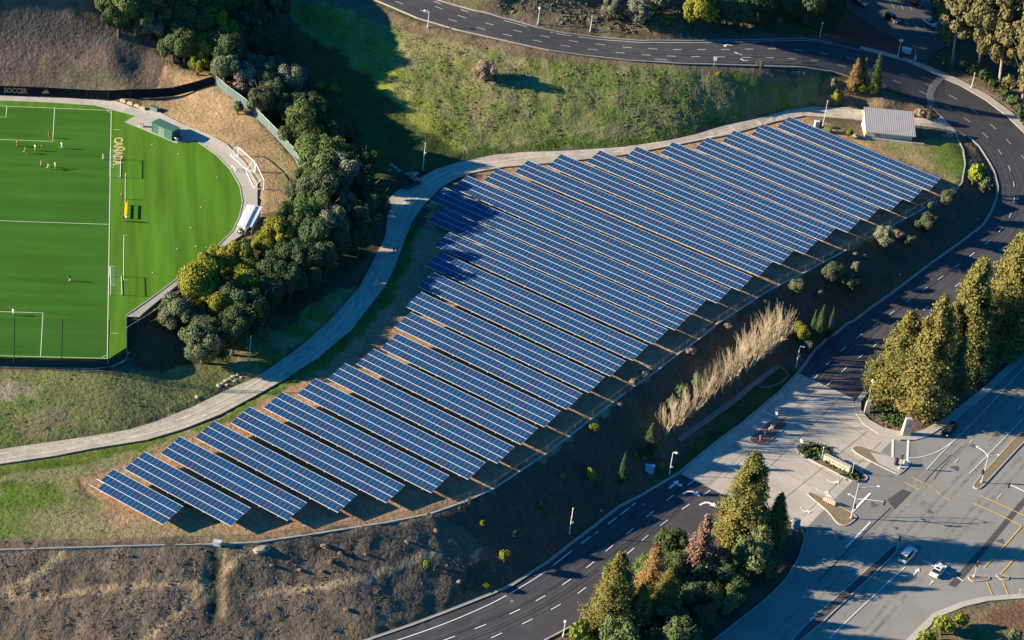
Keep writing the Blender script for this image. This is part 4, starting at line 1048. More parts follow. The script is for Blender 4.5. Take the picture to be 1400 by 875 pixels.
LEAF = dict(
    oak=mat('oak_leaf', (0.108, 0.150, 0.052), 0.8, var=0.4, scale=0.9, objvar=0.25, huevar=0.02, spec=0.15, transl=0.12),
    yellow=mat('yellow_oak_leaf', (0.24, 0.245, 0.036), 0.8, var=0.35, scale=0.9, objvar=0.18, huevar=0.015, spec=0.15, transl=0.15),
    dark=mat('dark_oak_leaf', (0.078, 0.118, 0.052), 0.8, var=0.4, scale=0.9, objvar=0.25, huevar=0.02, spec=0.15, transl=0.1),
    olive=mat('olive_leaf', (0.140, 0.160, 0.086), 0.8, var=0.35, scale=0.9, objvar=0.2, huevar=0.015, spec=0.15, transl=0.12),
    grey=mat('grey_leaf', (0.215, 0.220, 0.150), 0.85, var=0.35, scale=1.1, objvar=0.2, huevar=0.015, spec=0.1, transl=0.1),
    pink=mat('dry_twig', (0.33, 0.235, 0.175), 0.9, var=0.3, scale=1.1, objvar=0.15, spec=0.05),
    gold=mat('gold_conifer_leaf', (0.245, 0.192, 0.050), 0.8, var=0.4, scale=0.8, col2=(0.14, 0.15, 0.05), scale2=0.35, objvar=0.15, huevar=0.012, spec=0.12, transl=0.12),
    green=mat('green_conifer_leaf', (0.09, 0.14, 0.055), 0.8, var=0.35, scale=0.8, objvar=0.2, huevar=0.02, spec=0.12, transl=0.1),
    pine=mat('pine_leaf', (0.135, 0.165, 0.066), 0.8, var=0.4, scale=0.8, objvar=0.15, huevar=0.015, spec=0.12, transl=0.1),
    brown=mat('brown_conifer_leaf', (0.27, 0.170, 0.070), 0.85, var=0.35, scale=0.8, objvar=0.12, spec=0.1, transl=0.1),
    dead=mat('dead_conifer_leaf', (0.25, 0.15, 0.105), 0.9, var=0.3, scale=0.9, spec=0.05),
    euca=mat('eucalyptus_leaf', (0.19, 0.165, 0.07), 0.75, var=0.4, scale=0.7, objvar=0.18, huevar=0.015, spec=0.2, transl=0.12),
    lime=mat('lime_leaf', (0.23, 0.26, 0.045), 0.8, var=0.3, scale=2, objvar=0.15, spec=0.12, transl=0.15),
    bark=mat('bark', (0.11, 0.08, 0.058), 0.9, var=0.3, scale=2, spec=0.1),
    pale=mat('pale_bark', (0.42, 0.33, 0.25), 0.85, var=0.25, scale=1.2, spec=0.1),
    twig=mat('bare_twig', (0.52, 0.41, 0.28), 0.9, var=0.2, scale=1.5, objvar=0.1, spec=0.05))
def bush(n, seed, m): return broad_crown(seed, LEAF[m], lobes=8, per=110, leaf=0.5, spread=.5, lobe_r=(.32, .5))
CROWN = {}
for i, k in enumerate(('oak', 'yellow', 'dark', 'olive', 'grey', 'pink')):
    CROWN[k] = [broad_crown(100 + 10 * i + s, LEAF[k], lobes=17 + 3 * s, per=620 if k not in ('pink',) else 450, leaf=0.155) for s in range(3 if k in ('oak', 'yellow', 'dark') else 2)]
CROWN['euca'] = [broad_crown(300 + s, LEAF['euca'], lobes=34, per=230, leaf=0.19, flat=1.6, spread=.85, lobe_r=(.20, .34), gap=1) for s in range(3)]
CROWN['pine'] = [broad_crown(330 + s, LEAF['pine'], lobes=24, per=280, leaf=0.18, flat=1.35, spread=.75, lobe_r=(.24, .38)) for s in range(2)]
CROWN['lime'] = [bush(8, 350, 'lime'), bush(8, 351, 'lime')]
CROWN['shrub'] = [bush(8, 360, 'olive'), bush(8, 361, 'olive')]
CROWN['bright'] = [bush(8, 366, 'yellow'), bush(8, 367, 'yellow')]
CROWN['darkshrub'] = [bush(8, 370, 'dark')]
CROWN['dryshrub'] = [bush(8, 380, 'pink')]
def conifer_set(m, seeds, **kw):
    out = []
    for s in seeds:
        c, nn, rng = conifer_crown(s, m, **kw)
        c[:, :2] *= 0.28                                  # unit: height 1, radius .28
        out.append(leaf_mesh('crown', c, nn, 0.0105 if 'leaf' not in kw else kw['leaf'], m, rng, 1.5))
    return out
CROWN['gold'] = conifer_set(LEAF['gold'], (400, 401, 402), n=34000, levels=26, ragged=.38, power=.62)
CROWN['green'] = conifer_set(LEAF['green'], (410, 411), n=12000, ragged=.36)
CROWN['brown'] = conifer_set(LEAF['brown'], (420, 421), n=16000, ragged=.4)
CROWN['dead'] = conifer_set(LEAF['dead'], (430,), n=7000, ragged=.5, leaf=.013)
TRUNK = {}
def trunk_mesh(h, r, limbs, m, seed):
    rng = random.Random(seed); b = MB()
    pts = [(0, 0, -0.04 * h)]
    x = y = 0.0
    for k in range(1, 5):
        x += rng.uniform(-.035, .035) * h; y += rng.uniform(-.035, .035) * h
        pts.append((x, y, h * k / 4))
    b.tube(pts, [r, r * .85, r * .68, r * .48, r * .25], 7)
    for q in range(limbs):
        a = rng.uniform(0, 6.28); p = Vector(pts[2 + q % 2]); l = h * rng.uniform(.3, .5)
        b.tube([p, p + Vector((math.cos(a) * l * .6, math.sin(a) * l * .6, l * .5)), p + Vector((math.cos(a) * l, math.sin(a) * l, l * 1.0))], [r * .4, r * .28, r * .1], 5)
    return b.mesh('trunk', m)
TRUNK['broad'] = [trunk_mesh(1.0, .07, 5, LEAF['bark'], s) for s in (1, 2)]
TRUNK['euca'] = [trunk_mesh(1.0, .022, 6, LEAF['pale'], s) for s in (3, 4)]
TRUNK['conifer'] = [trunk_mesh(1.0, .022, 0, LEAF['bark'], 5)]
PLANTS = []
trng = random.Random(5)
def px_scale(px, py):
    return scale_at(unp(px, py, -4.0))
NAMES = dict(oak='oak_tree', yellow='oak_tree', dark='oak_tree', olive='olive_tree', grey='grey_willow', pink='bare_shrub', euca='eucalyptus_tree', pine='pine_tree', gold='redwood_tree', green='fir_tree', brown='redwood_tree', dead='dead_conifer',
             lime='shrub', shrub='shrub', bright='shrub', darkshrub='shrub', dryshrub='dry_shrub')
def make_plant(kind, base, crown_r, height, label, group=None, lean=0.0):
    low_ = kind in ('lime', 'shrub', 'bright', 'darkshrub', 'dryshrub', 'pink')
    conif = kind in ('gold', 'green', 'brown', 'dead')
    zb = float(Z(base[0], base[1]))
    T = thing(NAMES[kind], label, 'shrub' if low_ else 'tree', (base[0], base[1], zb), trng.uniform(0, 6.28), group)
    cm = CROWN[kind][trng.randrange(len(CROWN[kind]))]
    c = link('crown', cm, T)
    if conif:
        c.scale = (crown_r / .28, crown_r / .28, height)
        t = link('trunk', TRUNK['conifer'][0], T); t.scale = (height * .9,) * 3
    else:
        cz = height * (.52 if not low_ and kind != 'euca' else .55 if kind == 'euca' else .5)
        rz = (height - cz) * 1.02
        sz = {'euca': 1.25, 'pine': 1.12}.get(kind, .9)
        if kind == 'dryshrub': cz, rz = height * .3, height * .45
        if kind == 'pink': cz, rz = height * .42, height * .56
        c.location = (0, 0, cz); c.scale = (crown_r * trng.uniform(.86, 1.2), crown_r * trng.uniform(.86, 1.2), rz / sz * trng.uniform(.92, 1.1))
        if not low_: c.rotation_euler = (trng.uniform(-.16, .16), trng.uniform(-.16, .16), 0)
        key = 'euca' if kind == 'euca' else 'broad'
        t = link('trunk', TRUNK[key][trng.randrange(len(TRUNK[key]))], T); t.scale = (height * .75,) * 3
    PLANTS.append(T)
    return T
def tree_c(kind, cx, cy, w, label, group=None, hf=1.0):
    """broad tree given by the centre and width of its crown in the picture"""
    s = px_scale(cx, cy)
    big = kind in ('oak', 'yellow', 'dark', 'olive', 'grey') and w > 22 and cx < 700
    r = w / 2 / s * (1.34 * trng.uniform(.84, 1.16) if big else 1.1)
    if kind in ('oak', 'dark', 'olive', 'grey', 'yellow') and 385 < cx < 700 and cy > 215: hf *= 1.24
    h = (2.45 if big else 2.1) * r * hf
    frac = .58 if kind not in ('lime', 'shrub', 'bright', 'darkshrub', 'dryshrub', 'pink') else .5
    base = g1(cx - 0.11 * h * s * frac, cy + frac * h * s * .855)
    return make_plant(kind, base, r, h, label, group)
def tree_b(kind, bx, by, ty, w, label, group=None):
    """tree given by its foot, the height of its top and its width in the picture"""
    s = px_scale(bx, by)
    return make_plant(kind, g1(bx, by), w / 2 / s * ((1.3 if bx > 1190 else 1.17) if kind == 'gold' else 1.28 if kind in ('brown', 'dead', 'euca') else 1.12), (by - ty) / (s * .855), label, group)
OAKS = 'oaks in the wood between the pitch and the track'
WOOD = {'oak': 'mid green oak inside the wood between the soccer pitch and the gravel track', 'dark': 'dark shaded oak inside the wood between the soccer pitch and the gravel track',
        'yellow': 'yellowish green oak inside the wood between the soccer pitch and the gravel track', 'olive': 'rounded olive green tree inside the wood between pitch and gravel track',
        'grey': 'pale grey green willow inside the wood between the pitch and gravel track', 'pink': 'pinkish bare bush at the edge of the wood beyond the black fence'}
GRP = {'oak': OAKS, 'dark': 'shaded oaks in the wood', 'yellow': 'yellowish oaks in the wood', 'olive': 'olive trees in the wood', 'grey': 'grey willows in the wood', 'pink': 'bare bushes at the edge of the wood'}
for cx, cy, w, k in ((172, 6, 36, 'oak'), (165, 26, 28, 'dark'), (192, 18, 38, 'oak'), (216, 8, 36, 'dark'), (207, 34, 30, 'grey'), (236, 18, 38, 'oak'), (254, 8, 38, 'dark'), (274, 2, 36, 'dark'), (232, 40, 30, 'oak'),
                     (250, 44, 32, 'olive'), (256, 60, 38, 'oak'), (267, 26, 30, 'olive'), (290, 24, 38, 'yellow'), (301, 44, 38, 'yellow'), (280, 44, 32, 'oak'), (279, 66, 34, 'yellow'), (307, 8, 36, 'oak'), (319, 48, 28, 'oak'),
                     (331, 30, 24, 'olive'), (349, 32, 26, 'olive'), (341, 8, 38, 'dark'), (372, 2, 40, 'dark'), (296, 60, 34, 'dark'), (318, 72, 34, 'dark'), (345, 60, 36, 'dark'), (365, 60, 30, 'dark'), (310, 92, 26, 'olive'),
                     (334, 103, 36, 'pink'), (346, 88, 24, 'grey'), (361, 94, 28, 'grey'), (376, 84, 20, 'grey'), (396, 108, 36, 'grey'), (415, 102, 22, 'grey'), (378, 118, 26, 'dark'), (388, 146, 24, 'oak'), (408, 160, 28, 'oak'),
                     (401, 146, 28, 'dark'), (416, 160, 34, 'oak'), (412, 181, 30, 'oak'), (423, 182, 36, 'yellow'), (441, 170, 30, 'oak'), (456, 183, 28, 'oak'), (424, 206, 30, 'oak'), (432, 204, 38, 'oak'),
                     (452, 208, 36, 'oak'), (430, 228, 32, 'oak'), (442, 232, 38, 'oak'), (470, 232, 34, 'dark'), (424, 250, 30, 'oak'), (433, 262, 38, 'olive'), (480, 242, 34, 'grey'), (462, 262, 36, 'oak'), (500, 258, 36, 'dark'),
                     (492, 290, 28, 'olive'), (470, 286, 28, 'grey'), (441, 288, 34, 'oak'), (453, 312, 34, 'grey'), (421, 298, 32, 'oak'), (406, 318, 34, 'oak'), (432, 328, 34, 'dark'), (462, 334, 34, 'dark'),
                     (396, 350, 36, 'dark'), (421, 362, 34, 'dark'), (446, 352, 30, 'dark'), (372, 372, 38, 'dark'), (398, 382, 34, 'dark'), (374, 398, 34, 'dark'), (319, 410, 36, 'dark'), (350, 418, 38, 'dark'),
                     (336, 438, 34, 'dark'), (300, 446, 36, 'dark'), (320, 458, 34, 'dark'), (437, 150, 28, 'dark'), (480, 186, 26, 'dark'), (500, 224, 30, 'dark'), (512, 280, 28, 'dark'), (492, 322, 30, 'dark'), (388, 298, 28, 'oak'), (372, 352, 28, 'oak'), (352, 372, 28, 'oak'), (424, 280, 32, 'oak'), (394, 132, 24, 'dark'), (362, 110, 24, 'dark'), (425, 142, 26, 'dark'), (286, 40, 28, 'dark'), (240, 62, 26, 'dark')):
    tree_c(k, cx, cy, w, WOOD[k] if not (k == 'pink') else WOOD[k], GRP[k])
YEL = 'bright oaks beside the curved walkway'
for cx, cy, w, k, lb in ((150, 8, 30, 'oak', 'leftmost mid green oak of the wood, at the top of the bare hill'),
                         (272, 84, 26, 'yellow', 'yellow green oak standing nearest to the corner of the black fence'), (294, 90, 22, 'pink', 'small pinkish bush right behind the corner of the black fence'),
                         (438, 118, 15, 'lime', 'small pale green sapling left of the pair in the shaded hollow'), (458, 122, 20, 'lime', 'pale green sapling standing alone in the shaded hollow, upper of two'), (463, 142, 17, 'lime', 'pale green sapling in the shaded hollow, lower of two'),
                         (360, 136, 31, 'olive', 'large round olive bush leaning over the grey fence'), (326, 147, 19, 'darkshrub', 'small dark bush inside the grey fence on the dry bank'),
                         (404, 266, 24, 'olive', 'olive green tree beside the tip of the dry bank by the white shelters'),
                         (475, 205, 22, 'grey', 'pale grey tree at the right edge of the wood above the shaded track'),
                         (382, 322, 34, 'yellow', 'yellow oak right below the white shelters'), (361, 334, 30, 'yellow', 'yellow green oak beside the end of the curved walkway'), (331, 344, 24, 'dark', 'dark small oak touching the walkway kerb below the white shelters'),
                         (285, 364, 30, 'yellow', 'bright yellow green oak overhanging the curved walkway, leftmost at the top'), (302, 356, 34, 'yellow', 'bright yellow green oak overhanging the curved walkway, second along'), (326, 353, 34, 'yellow', 'bright yellow oak a little back from the curved walkway'),
                         (275, 386, 40, 'yellow', 'big bright yellow oak touching the walkway, left side of the clump'), (291, 398, 34, 'yellow', 'bright yellow oak in the middle of the clump by the walkway'), (305, 380, 30, 'yellow', 'yellow oak in the hollow of the bright clump by the walkway'),
                         (338, 384, 36, 'yellow', 'bright yellow oak on the right side of the clump, against deep shade'), (345, 402, 24, 'yellow', 'small bright yellow oak hanging over deep shade'),
                         (296, 416, 38, 'yellow', 'lowest yellow green oak of the bright clump by the walkway'), (246, 418, 32, 'olive', 'olive grey oak right behind the lower end of the walkway fence'), (236, 434, 26, 'grey', 'grey oak overhanging the shaded slope beside the walkway fence'),
                         (268, 432, 30, 'olive', 'olive grey oak on the shaded slope, second from the walkway fence'), (280, 464, 36, 'olive', 'olive oak at the lower left tip of the wood'), (286, 486, 20, 'yellow', 'small yellow green oak at the very lower tip of the wood'), (306, 484, 18, 'oak', 'small green oak at the lower tip of the wood beside the lit grass')):
    tree_c(k, cx, cy, w, lb)
# bank, top of the frame and the bend
for cx, cy, w, k, lb in ((664, 95, 31, 'pink', 'reddish brown dead bush on the green bank below the upper road'), (1040, 88, 12, 'shrub', 'small olive shrub on the verge of the upper road'), (982, 102, 9, 'lime', 'tiny bright green shrub on the shaded bank'),
                         (911, 32, 8, 'bright', 'small yellow bush beyond the upper road, left of the pines'), (1067, 29, 10, 'shrub', 'small round shrub alone on the dark ground beyond the upper road'),
                         (955, 10, 46, 'yellow', 'yellow green pine beyond the upper road, left of two'), (985, 8, 44, 'olive', 'olive green pine beyond the upper road, right of two'), (1012, 14, 40, 'dark', 'dark tree right of the pines beyond the upper road'),
                         (902, 6, 30, 'shrub', 'olive bush on the brushy cutting beyond the upper road'), (872, 14, 32, 'grey', 'grey bush on the brushy cutting beyond the upper road'), (838, 8, 30, 'grey', 'leftmost grey bush on the brushy cutting'),
                         (1040, 4, 44, 'dark', 'dark tree in shade beyond the upper road, leftmost of the dark three'), (1085, 0, 44, 'dark', 'dark tree in shade beyond the upper road, middle of the dark three'), (1126, -4, 40, 'dark', 'dark tree beside the car park entrance'),
                         (1142, 130, 17, 'bright', 'yellow green shrub at the left end of the bend verge'), (1140, 112, 13, 'shrub', 'olive shrub behind the yellow one on the bend verge'), (1181, 121, 15, 'bright', 'low yellow shrub in front of the young firs'), (1199, 118, 17, 'bright', 'low yellow shrub right of the young firs'), (1163, 122, 10, 'bright', 'low yellow shrub left of the young firs'),
                         (1160, 182, 13, 'bright', 'yellow green shrub beside the lamp and the building'), (1258, 152, 16, 'dryshrub', 'dry brown shrub on the verge behind the building'), (1270, 157, 13, 'shrub', 'olive shrub at the tip of the verge behind the building')):
    tree_c(k, cx, cy, w, lb)
tree_b('green', 1193, 128, 79, 24, 'taller young fir with a pointed tip on the bend verge'); tree_b('green', 1177, 122, 83, 16, 'slimmer young fir left of the taller one on the bend verge'); tree_b('brown', 1166, 122, 84, 22, 'rust brown young conifer on the bend verge')
# eucalyptus grove
EU = 'eucalyptus trees in the grove beside the bend'
for bx, by, ty, w, lb, g in ((1302, 89, -18, 50, 'eucalyptus with a pale trunk foot showing, nearest the car park gate', None), (1334, 101, -6, 50, None, EU), (1366, 118, 6, 54, None, EU), (1396, 148, 38, 54, 'eucalyptus at the right end of the grove, nearest the sidewalk', None), (1416, 172, 62, 60, None, EU), (1346, 70, -40, 52, None, EU),
                          (1386, 92, -28, 54, None, EU), (1296, 62, -40, 44, None, EU), (1424, 118, -4, 56, None, EU), (1318, 50, -54, 50, None, EU), (1362, 40, -70, 56, None, EU), (1404, 60, -60, 56, None, EU), (1450, 190, 60, 60, None, EU), (1280, 40, -50, 30, None, EU)):
    tree_b('euca', bx, by, ty, w, lb or 'tall loose eucalyptus in the grove beside the bend', g)
UN = 'dark bushes under the eucalyptus grove'
for cx, cy, w in ((1285, 82, 22), (1316, 86, 20), (1331, 94, 18), (1346, 104, 18), (1358, 116, 18), (1371, 127, 20), (1384, 138, 20), (1396, 156, 22), (1408, 170, 22)):
    tree_c('darkshrub', cx, cy, w, 'dark green bush at the foot of the eucalyptus grove', UN)
# slope between the array and the loop road
for cx, cy, w, k, lb in ((1331, 238, 30, 'bright', 'large yellow green shrub beside the bend, left half of the pair'), (1346, 250, 30, 'shrub', 'large olive shrub beside the bend, right half of the pair'), (1296, 270, 20, 'olive', 'upright olive sapling with a pale stem near the array corner'), (1273, 280, 11, 'shrub', 'small round shrub beside the array fence corner'),
                         (1269, 302, 30, 'olive', 'round olive tree on the shaded slope below the array corner'), (1209, 321, 27, 'grey', 'pale olive tree on the fence line of the shaded slope'), (1245, 327, 18, 'olive', 'small spreading olive shrub on the upper shaded slope'),
                         (1138, 371, 25, 'olive', 'round olive tree on the shaded slope, left of a taller one'), (1166, 384, 26, 'olive', 'taller two-part olive tree on the shaded slope'), (1170, 364, 14, 'grey', 'pale top shoot above the two-part olive tree'), (1090, 390, 26, 'olive', 'round olive tree touching the array fence'), (1122, 401, 12, 'shrub', 'small grey shrub between the round olive trees and the road'),
                         (812, 584, 15, 'lime', 'light green shrub just outside the array fence'), (904, 637, 11, 'bright', 'small yellow shrub beside the lamp near the concrete entrance'), (870, 622, 7, 'lime', 'tiny green shrub beside the narrow fir'), (881, 626, 7, 'lime', 'tiny green shrub below the broad fir'), (808, 647, 17, 'lime', 'spreading light green shrub in the middle of the shaded slope'),
                         (769, 650, 11, 'lime', 'light green shrub left of the spreading one on the shaded slope'), (740, 688, 9, 'bright', 'small yellow green shrub in the middle of the dark slope'), (704, 729, 9, 'shrub', 'small dull shrub on the lower dark slope'), (659, 715, 10, 'bright', 'bright yellow shrub on the dark slope below the array'),
                         (690, 758, 21, 'lime', 'spreading yellow green shrub on the lower dark slope'), (583, 771, 15, 'lime', 'upright light green shrub on the brushy south slope'), (628, 781, 8, 'shrub', 'small green shrub above a pale rock'), (920, 550, 18, 'olive', 'olive shrub touching the end of the bare tree row'), (955, 519, 19, 'grey', 'grey green shrub behind the bare tree row'),
                         (935, 535, 26, 'darkshrub', 'dark broad bush behind the bare tree row'), (1095, 452, 26, 'yellow', 'bushy yellow green tree at the top end of the bare tree row'), (1106, 470, 20, 'shrub', 'olive shrub below the small firs near the road'),
                         (1288, 852, 32, 'lime', 'bright green bush on the street corner, largest'), (1311, 846, 22, 'bright', 'bright green bush on the street corner nearest the brick walk'), (1266, 870, 26, 'lime', 'bright green bush at the bottom edge beside the avenue'), (1388, 868, 26, 'shrub', 'olive bush in the bottom right corner')):
    tree_c(k, cx, cy, w, lb)
for bx, by, ty, w, lb in ((886, 622, 578, 25, 'broad fir on the shaded slope beside the bare trees'), (849, 660, 617, 14, 'narrow fir on the shaded slope'), (1107, 470, 424, 13, 'small fir with a brownish tip near the road, left of three'), (1118, 463, 417, 15, 'small fir near the road, middle of three'), (1132, 462, 420, 11, 'small slim fir near the road, right of three'), (952, 545, 512, 12, 'small dark fir behind the bare trees')):
    tree_b('green', bx, by, ty, w, lb)
for cx, cy, w, lb in ((444, 745, 13, 'large pale grey dry grass clump below the platform kerb'), (465, 755, 9, 'pale dry grass clump right of the large grey one'), (452, 767, 11, 'pale dry grass clump under the large grey one'), (372, 772, 9, 'tan dry grass clump near the gully on the south slope'), (440, 780, 8, 'yellowish dry grass clump in the middle of the south slope'), (474, 832, 10, 'tan dry grass clump low on the south slope above the road'), (500, 757, 7, 'small pale grass clump near the top of the south slope'), (596, 724, 9, 'pale streaky grass clump at the right end of the south slope'), (556, 740, 7, 'small grey grass clump below the platform kerb bend'), (410, 778, 9, 'dull dry grass clump left of the yellowish one')):
    tree_c('dryshrub', cx, cy, w, lb, None, .5)
DRY = 'dry scrub clumps outside the array fence'
for cx, cy, w in ((945, 478, 18), (996, 444, 14), (880, 509, 16), (866, 520, 16), (858, 531, 12), (888, 502, 12), (1170, 346, 9), (1182, 349, 9), (1226, 317, 22), (848, 552, 10), (1064, 415, 8), (1046, 412, 8)):
    tree_c('dryshrub', cx, cy, w, 'low pinkish dry scrub just outside the array fence', DRY, .6)
for bx, by, ty, w, lb in ((1098, 30, -50, 62, 'tall dark tree left of the car park, in front'), (1138, 8, -84, 62, 'tall dark tree left of the car park, beside its entrance walk'), (1064, 4, -80, 62, 'tall dark tree beyond the upper road, behind the small round shrub'), (1150, -34, -120, 66, 'tall dark tree above the car park'), (1108, -30, -110, 66, 'tall dark tree above the top edge, left of the car park')):
    tree_b('dark', bx, by, ty, w, lb)
# redwoods between the loop road and the avenue
for bx, by, ty, w, k, lb in ((1220, 545, 427, 66, 'gold', 'golden redwood nearest the leaning lamp, left of the front pair'), (1256, 563, 408, 70, 'gold', 'tallest golden redwood at the front, right behind the stone pylon'), (1243, 548, 435, 56, 'gold', 'golden redwood between the front pair'), (1309, 508, 356, 68, 'gold', 'golden redwood with a sharp tip in the middle of the avenue grove'),
                          (1286, 510, 416, 50, 'gold', 'short golden redwood behind the front pair'), (1343, 492, 400, 50, 'gold', 'short golden redwood left of the right-hand giants'), (1366, 474, 320, 76, 'gold', 'golden redwood giant at the right edge of the frame, left one'), (1398, 462, 330, 70, 'gold', 'golden redwood giant cut by the right edge of the frame'),
                          (1330, 520, 430, 48, 'green', 'dark green conifer behind the golden redwoods, nearest the avenue'), (1380, 482, 395, 50, 'green', 'dark green conifer behind the right-hand giants'), (1300, 545, 460, 44, 'green', 'dark green conifer between the golden redwoods and the avenue kerb'), (1425, 440, 310, 70, 'gold', 'golden redwood just outside the right edge'), (1420, 470, 370, 50, 'green', 'dark conifer just outside the right edge'),
                          (1010, 744, 616, 78, 'gold', 'tallest golden redwood of the lower grove, beside the concrete entrance'), (1056, 742, 672, 36, 'gold', 'small golden redwood right of the tallest one in the lower grove'), (1036, 740, 690, 30, 'gold', 'short golden redwood between the tall one and the small one'), (952, 795, 700, 56, 'dead', 'reddish brown dead conifer in the lower grove'), (887, 818, 738, 50, 'brown', 'rusty brown redwood in the lower grove'),
                          (832, 868, 750, 74, 'gold', 'golden redwood at the left end of the lower grove'), (991, 792, 743, 16, 'dead', 'thin brown dead snag in the lower grove'), (850, 850, 790, 36, 'brown', 'short rusty redwood behind the left golden one'), (905, 850, 772, 48, 'gold', 'half-hidden golden redwood in the middle of the lower grove'), (868, 872, 795, 44, 'gold', 'short golden redwood right of the left one in the lower grove')):
    tree_b(k, bx, by, ty, w, lb)
for cx, cy, w, k, lb in ((1032, 752, 62, 'pine', 'broad blue green pine right of the brown dead conifer'), (916, 738, 44, 'oak', 'bushy green tree between the rusty and the dead conifer'), (864, 838, 50, 'pine', 'blue green pine in front of the left golden redwood'), (914, 842, 50, 'pine', 'pale blue green pine in the lower middle of the lower grove'), (885, 806, 32, 'oak', 'green tree squeezed between the pines of the lower grove'),
                         (948, 776, 46, 'dark', 'dark tree below the dead conifer'), (940, 806, 46, 'dark', 'dark tree in the shaded heart of the lower grove'), (984, 782, 42, 'dark', 'dark tree beside the dead snag'), (992, 818, 42, 'pine', 'small blue green pine nearest the avenue kerb'), (960, 840, 40, 'dark', 'dark tree at the lower right of the lower grove'), (795, 864, 46, 'lime', 'low bright green bush at the lower left tip of the grove'),
                         (846, 868, 60, 'pine', 'pine cut by the bottom edge, left of two'), (900, 878, 44, 'dark', 'dark tree cut by the bottom edge, left of the last pine'), (926, 870, 56, 'pine', 'pine cut by the bottom edge, right of two'), (1010, 772, 40, 'oak', 'green tree in front of the tall golden redwood'), (1050, 770, 34, 'pine', 'small pine nearest the curved island kerb'), (925, 772, 48, 'oak', 'green tree in front of the dead conifer'), (966, 806, 44, 'oak', 'green tree in the shaded heart of the lower grove'), (1004, 800, 42, 'oak', 'green tree nearest the middle of the avenue side of the lower grove'), (880, 770, 36, 'oak', 'green tree tucked behind the rusty redwood')):
    tree_c(k, cx, cy, w, lb)
# bare trees
def bare_tree(seed):
    rng = random.Random(seed); V = []; Fc = []
    def seg(a, b, r0, r1):
        d = (b - a).normalized(); p = d.cross(Vector((.3, .8, .1))).normalized(); q = d.cross(p); o = len(V)
        for c, r in ((a, r0), (b, r1)):
            for k in range(3):
                t = 2.094 * k; V.append(c + (p * math.cos(t) + q * math.sin(t)) * r)
        for k in range(3): Fc.append((o + k, o + (k + 1) % 3, o + 3 + (k + 1) % 3, o + 3 + k))
    base = Vector((0, 0, -.05))
    def grow(p, d, L, r, lev):
        e = p + d * L
        seg(p, e, r, r * .6)
        if lev == 0: return
        for k in range(4 if lev > 1 else 3):
            f = rng.uniform(.3, 1.0)
            nd = (d + Vector((rng.uniform(-1, 1), rng.uniform(-1, 1), rng.uniform(-.05, .6))) * .55).normalized()
            grow(p + d * L * f, nd, L * rng.uniform(.5, .75), r * .55, lev - 1)
    for s in range(6):
        a = rng.uniform(0, 6.28); sp = rng.uniform(.05, .6)
        grow(base, Vector((math.cos(a) * sp, math.sin(a) * sp, 1)).normalized(), rng.uniform(.36, .55), .012, 3)
    return mesh_of('branches', V, Fc, [LEAF['twig']])
BARE = [bare_tree(s) for s in (1, 2, 3)]
bt_me = trunk_mesh(.4, .022, 0, LEAF['twig'], 9)
BROW = [(910, 597, 48), (921, 589, 50), (932, 580, 47), (943, 571, 50), (954, 562, 50), (965, 553, 53), (976, 545, 55), (987, 536, 58), (998, 527, 61), (1009, 518, 64), (1020, 509, 67), (1031, 500, 70), (1042, 491, 72), (1053, 483, 71), (1064, 474, 66)]
for k, (bx, by, hp) in enumerate(BROW):
    s = px_scale(bx, by); h = hp / (s * .855)
    p = g1(bx, by)
    lb = 'leafless tan tree in the row along the entrance lawn, between the two end ones'
    if k == 0: lb = 'leafless tan tree at the lower left end of its row, fan shaped'
    if k == len(BROW) - 1: lb = 'leafless tan tree at the upper right end of its row, beside the yellow green tree'
    T = thing('bare_tree', lb, 'tree', p, trng.uniform(0, 6.28), 'leafless trees in a row' if 0 < k < len(BROW) - 1 else None)
    b = link('branches', BARE[k % 3], T); b.scale = (h * .72, h * .72, h * 1.12)
    t = link('trunk', bt_me, T); t.scale = (h, h, h)
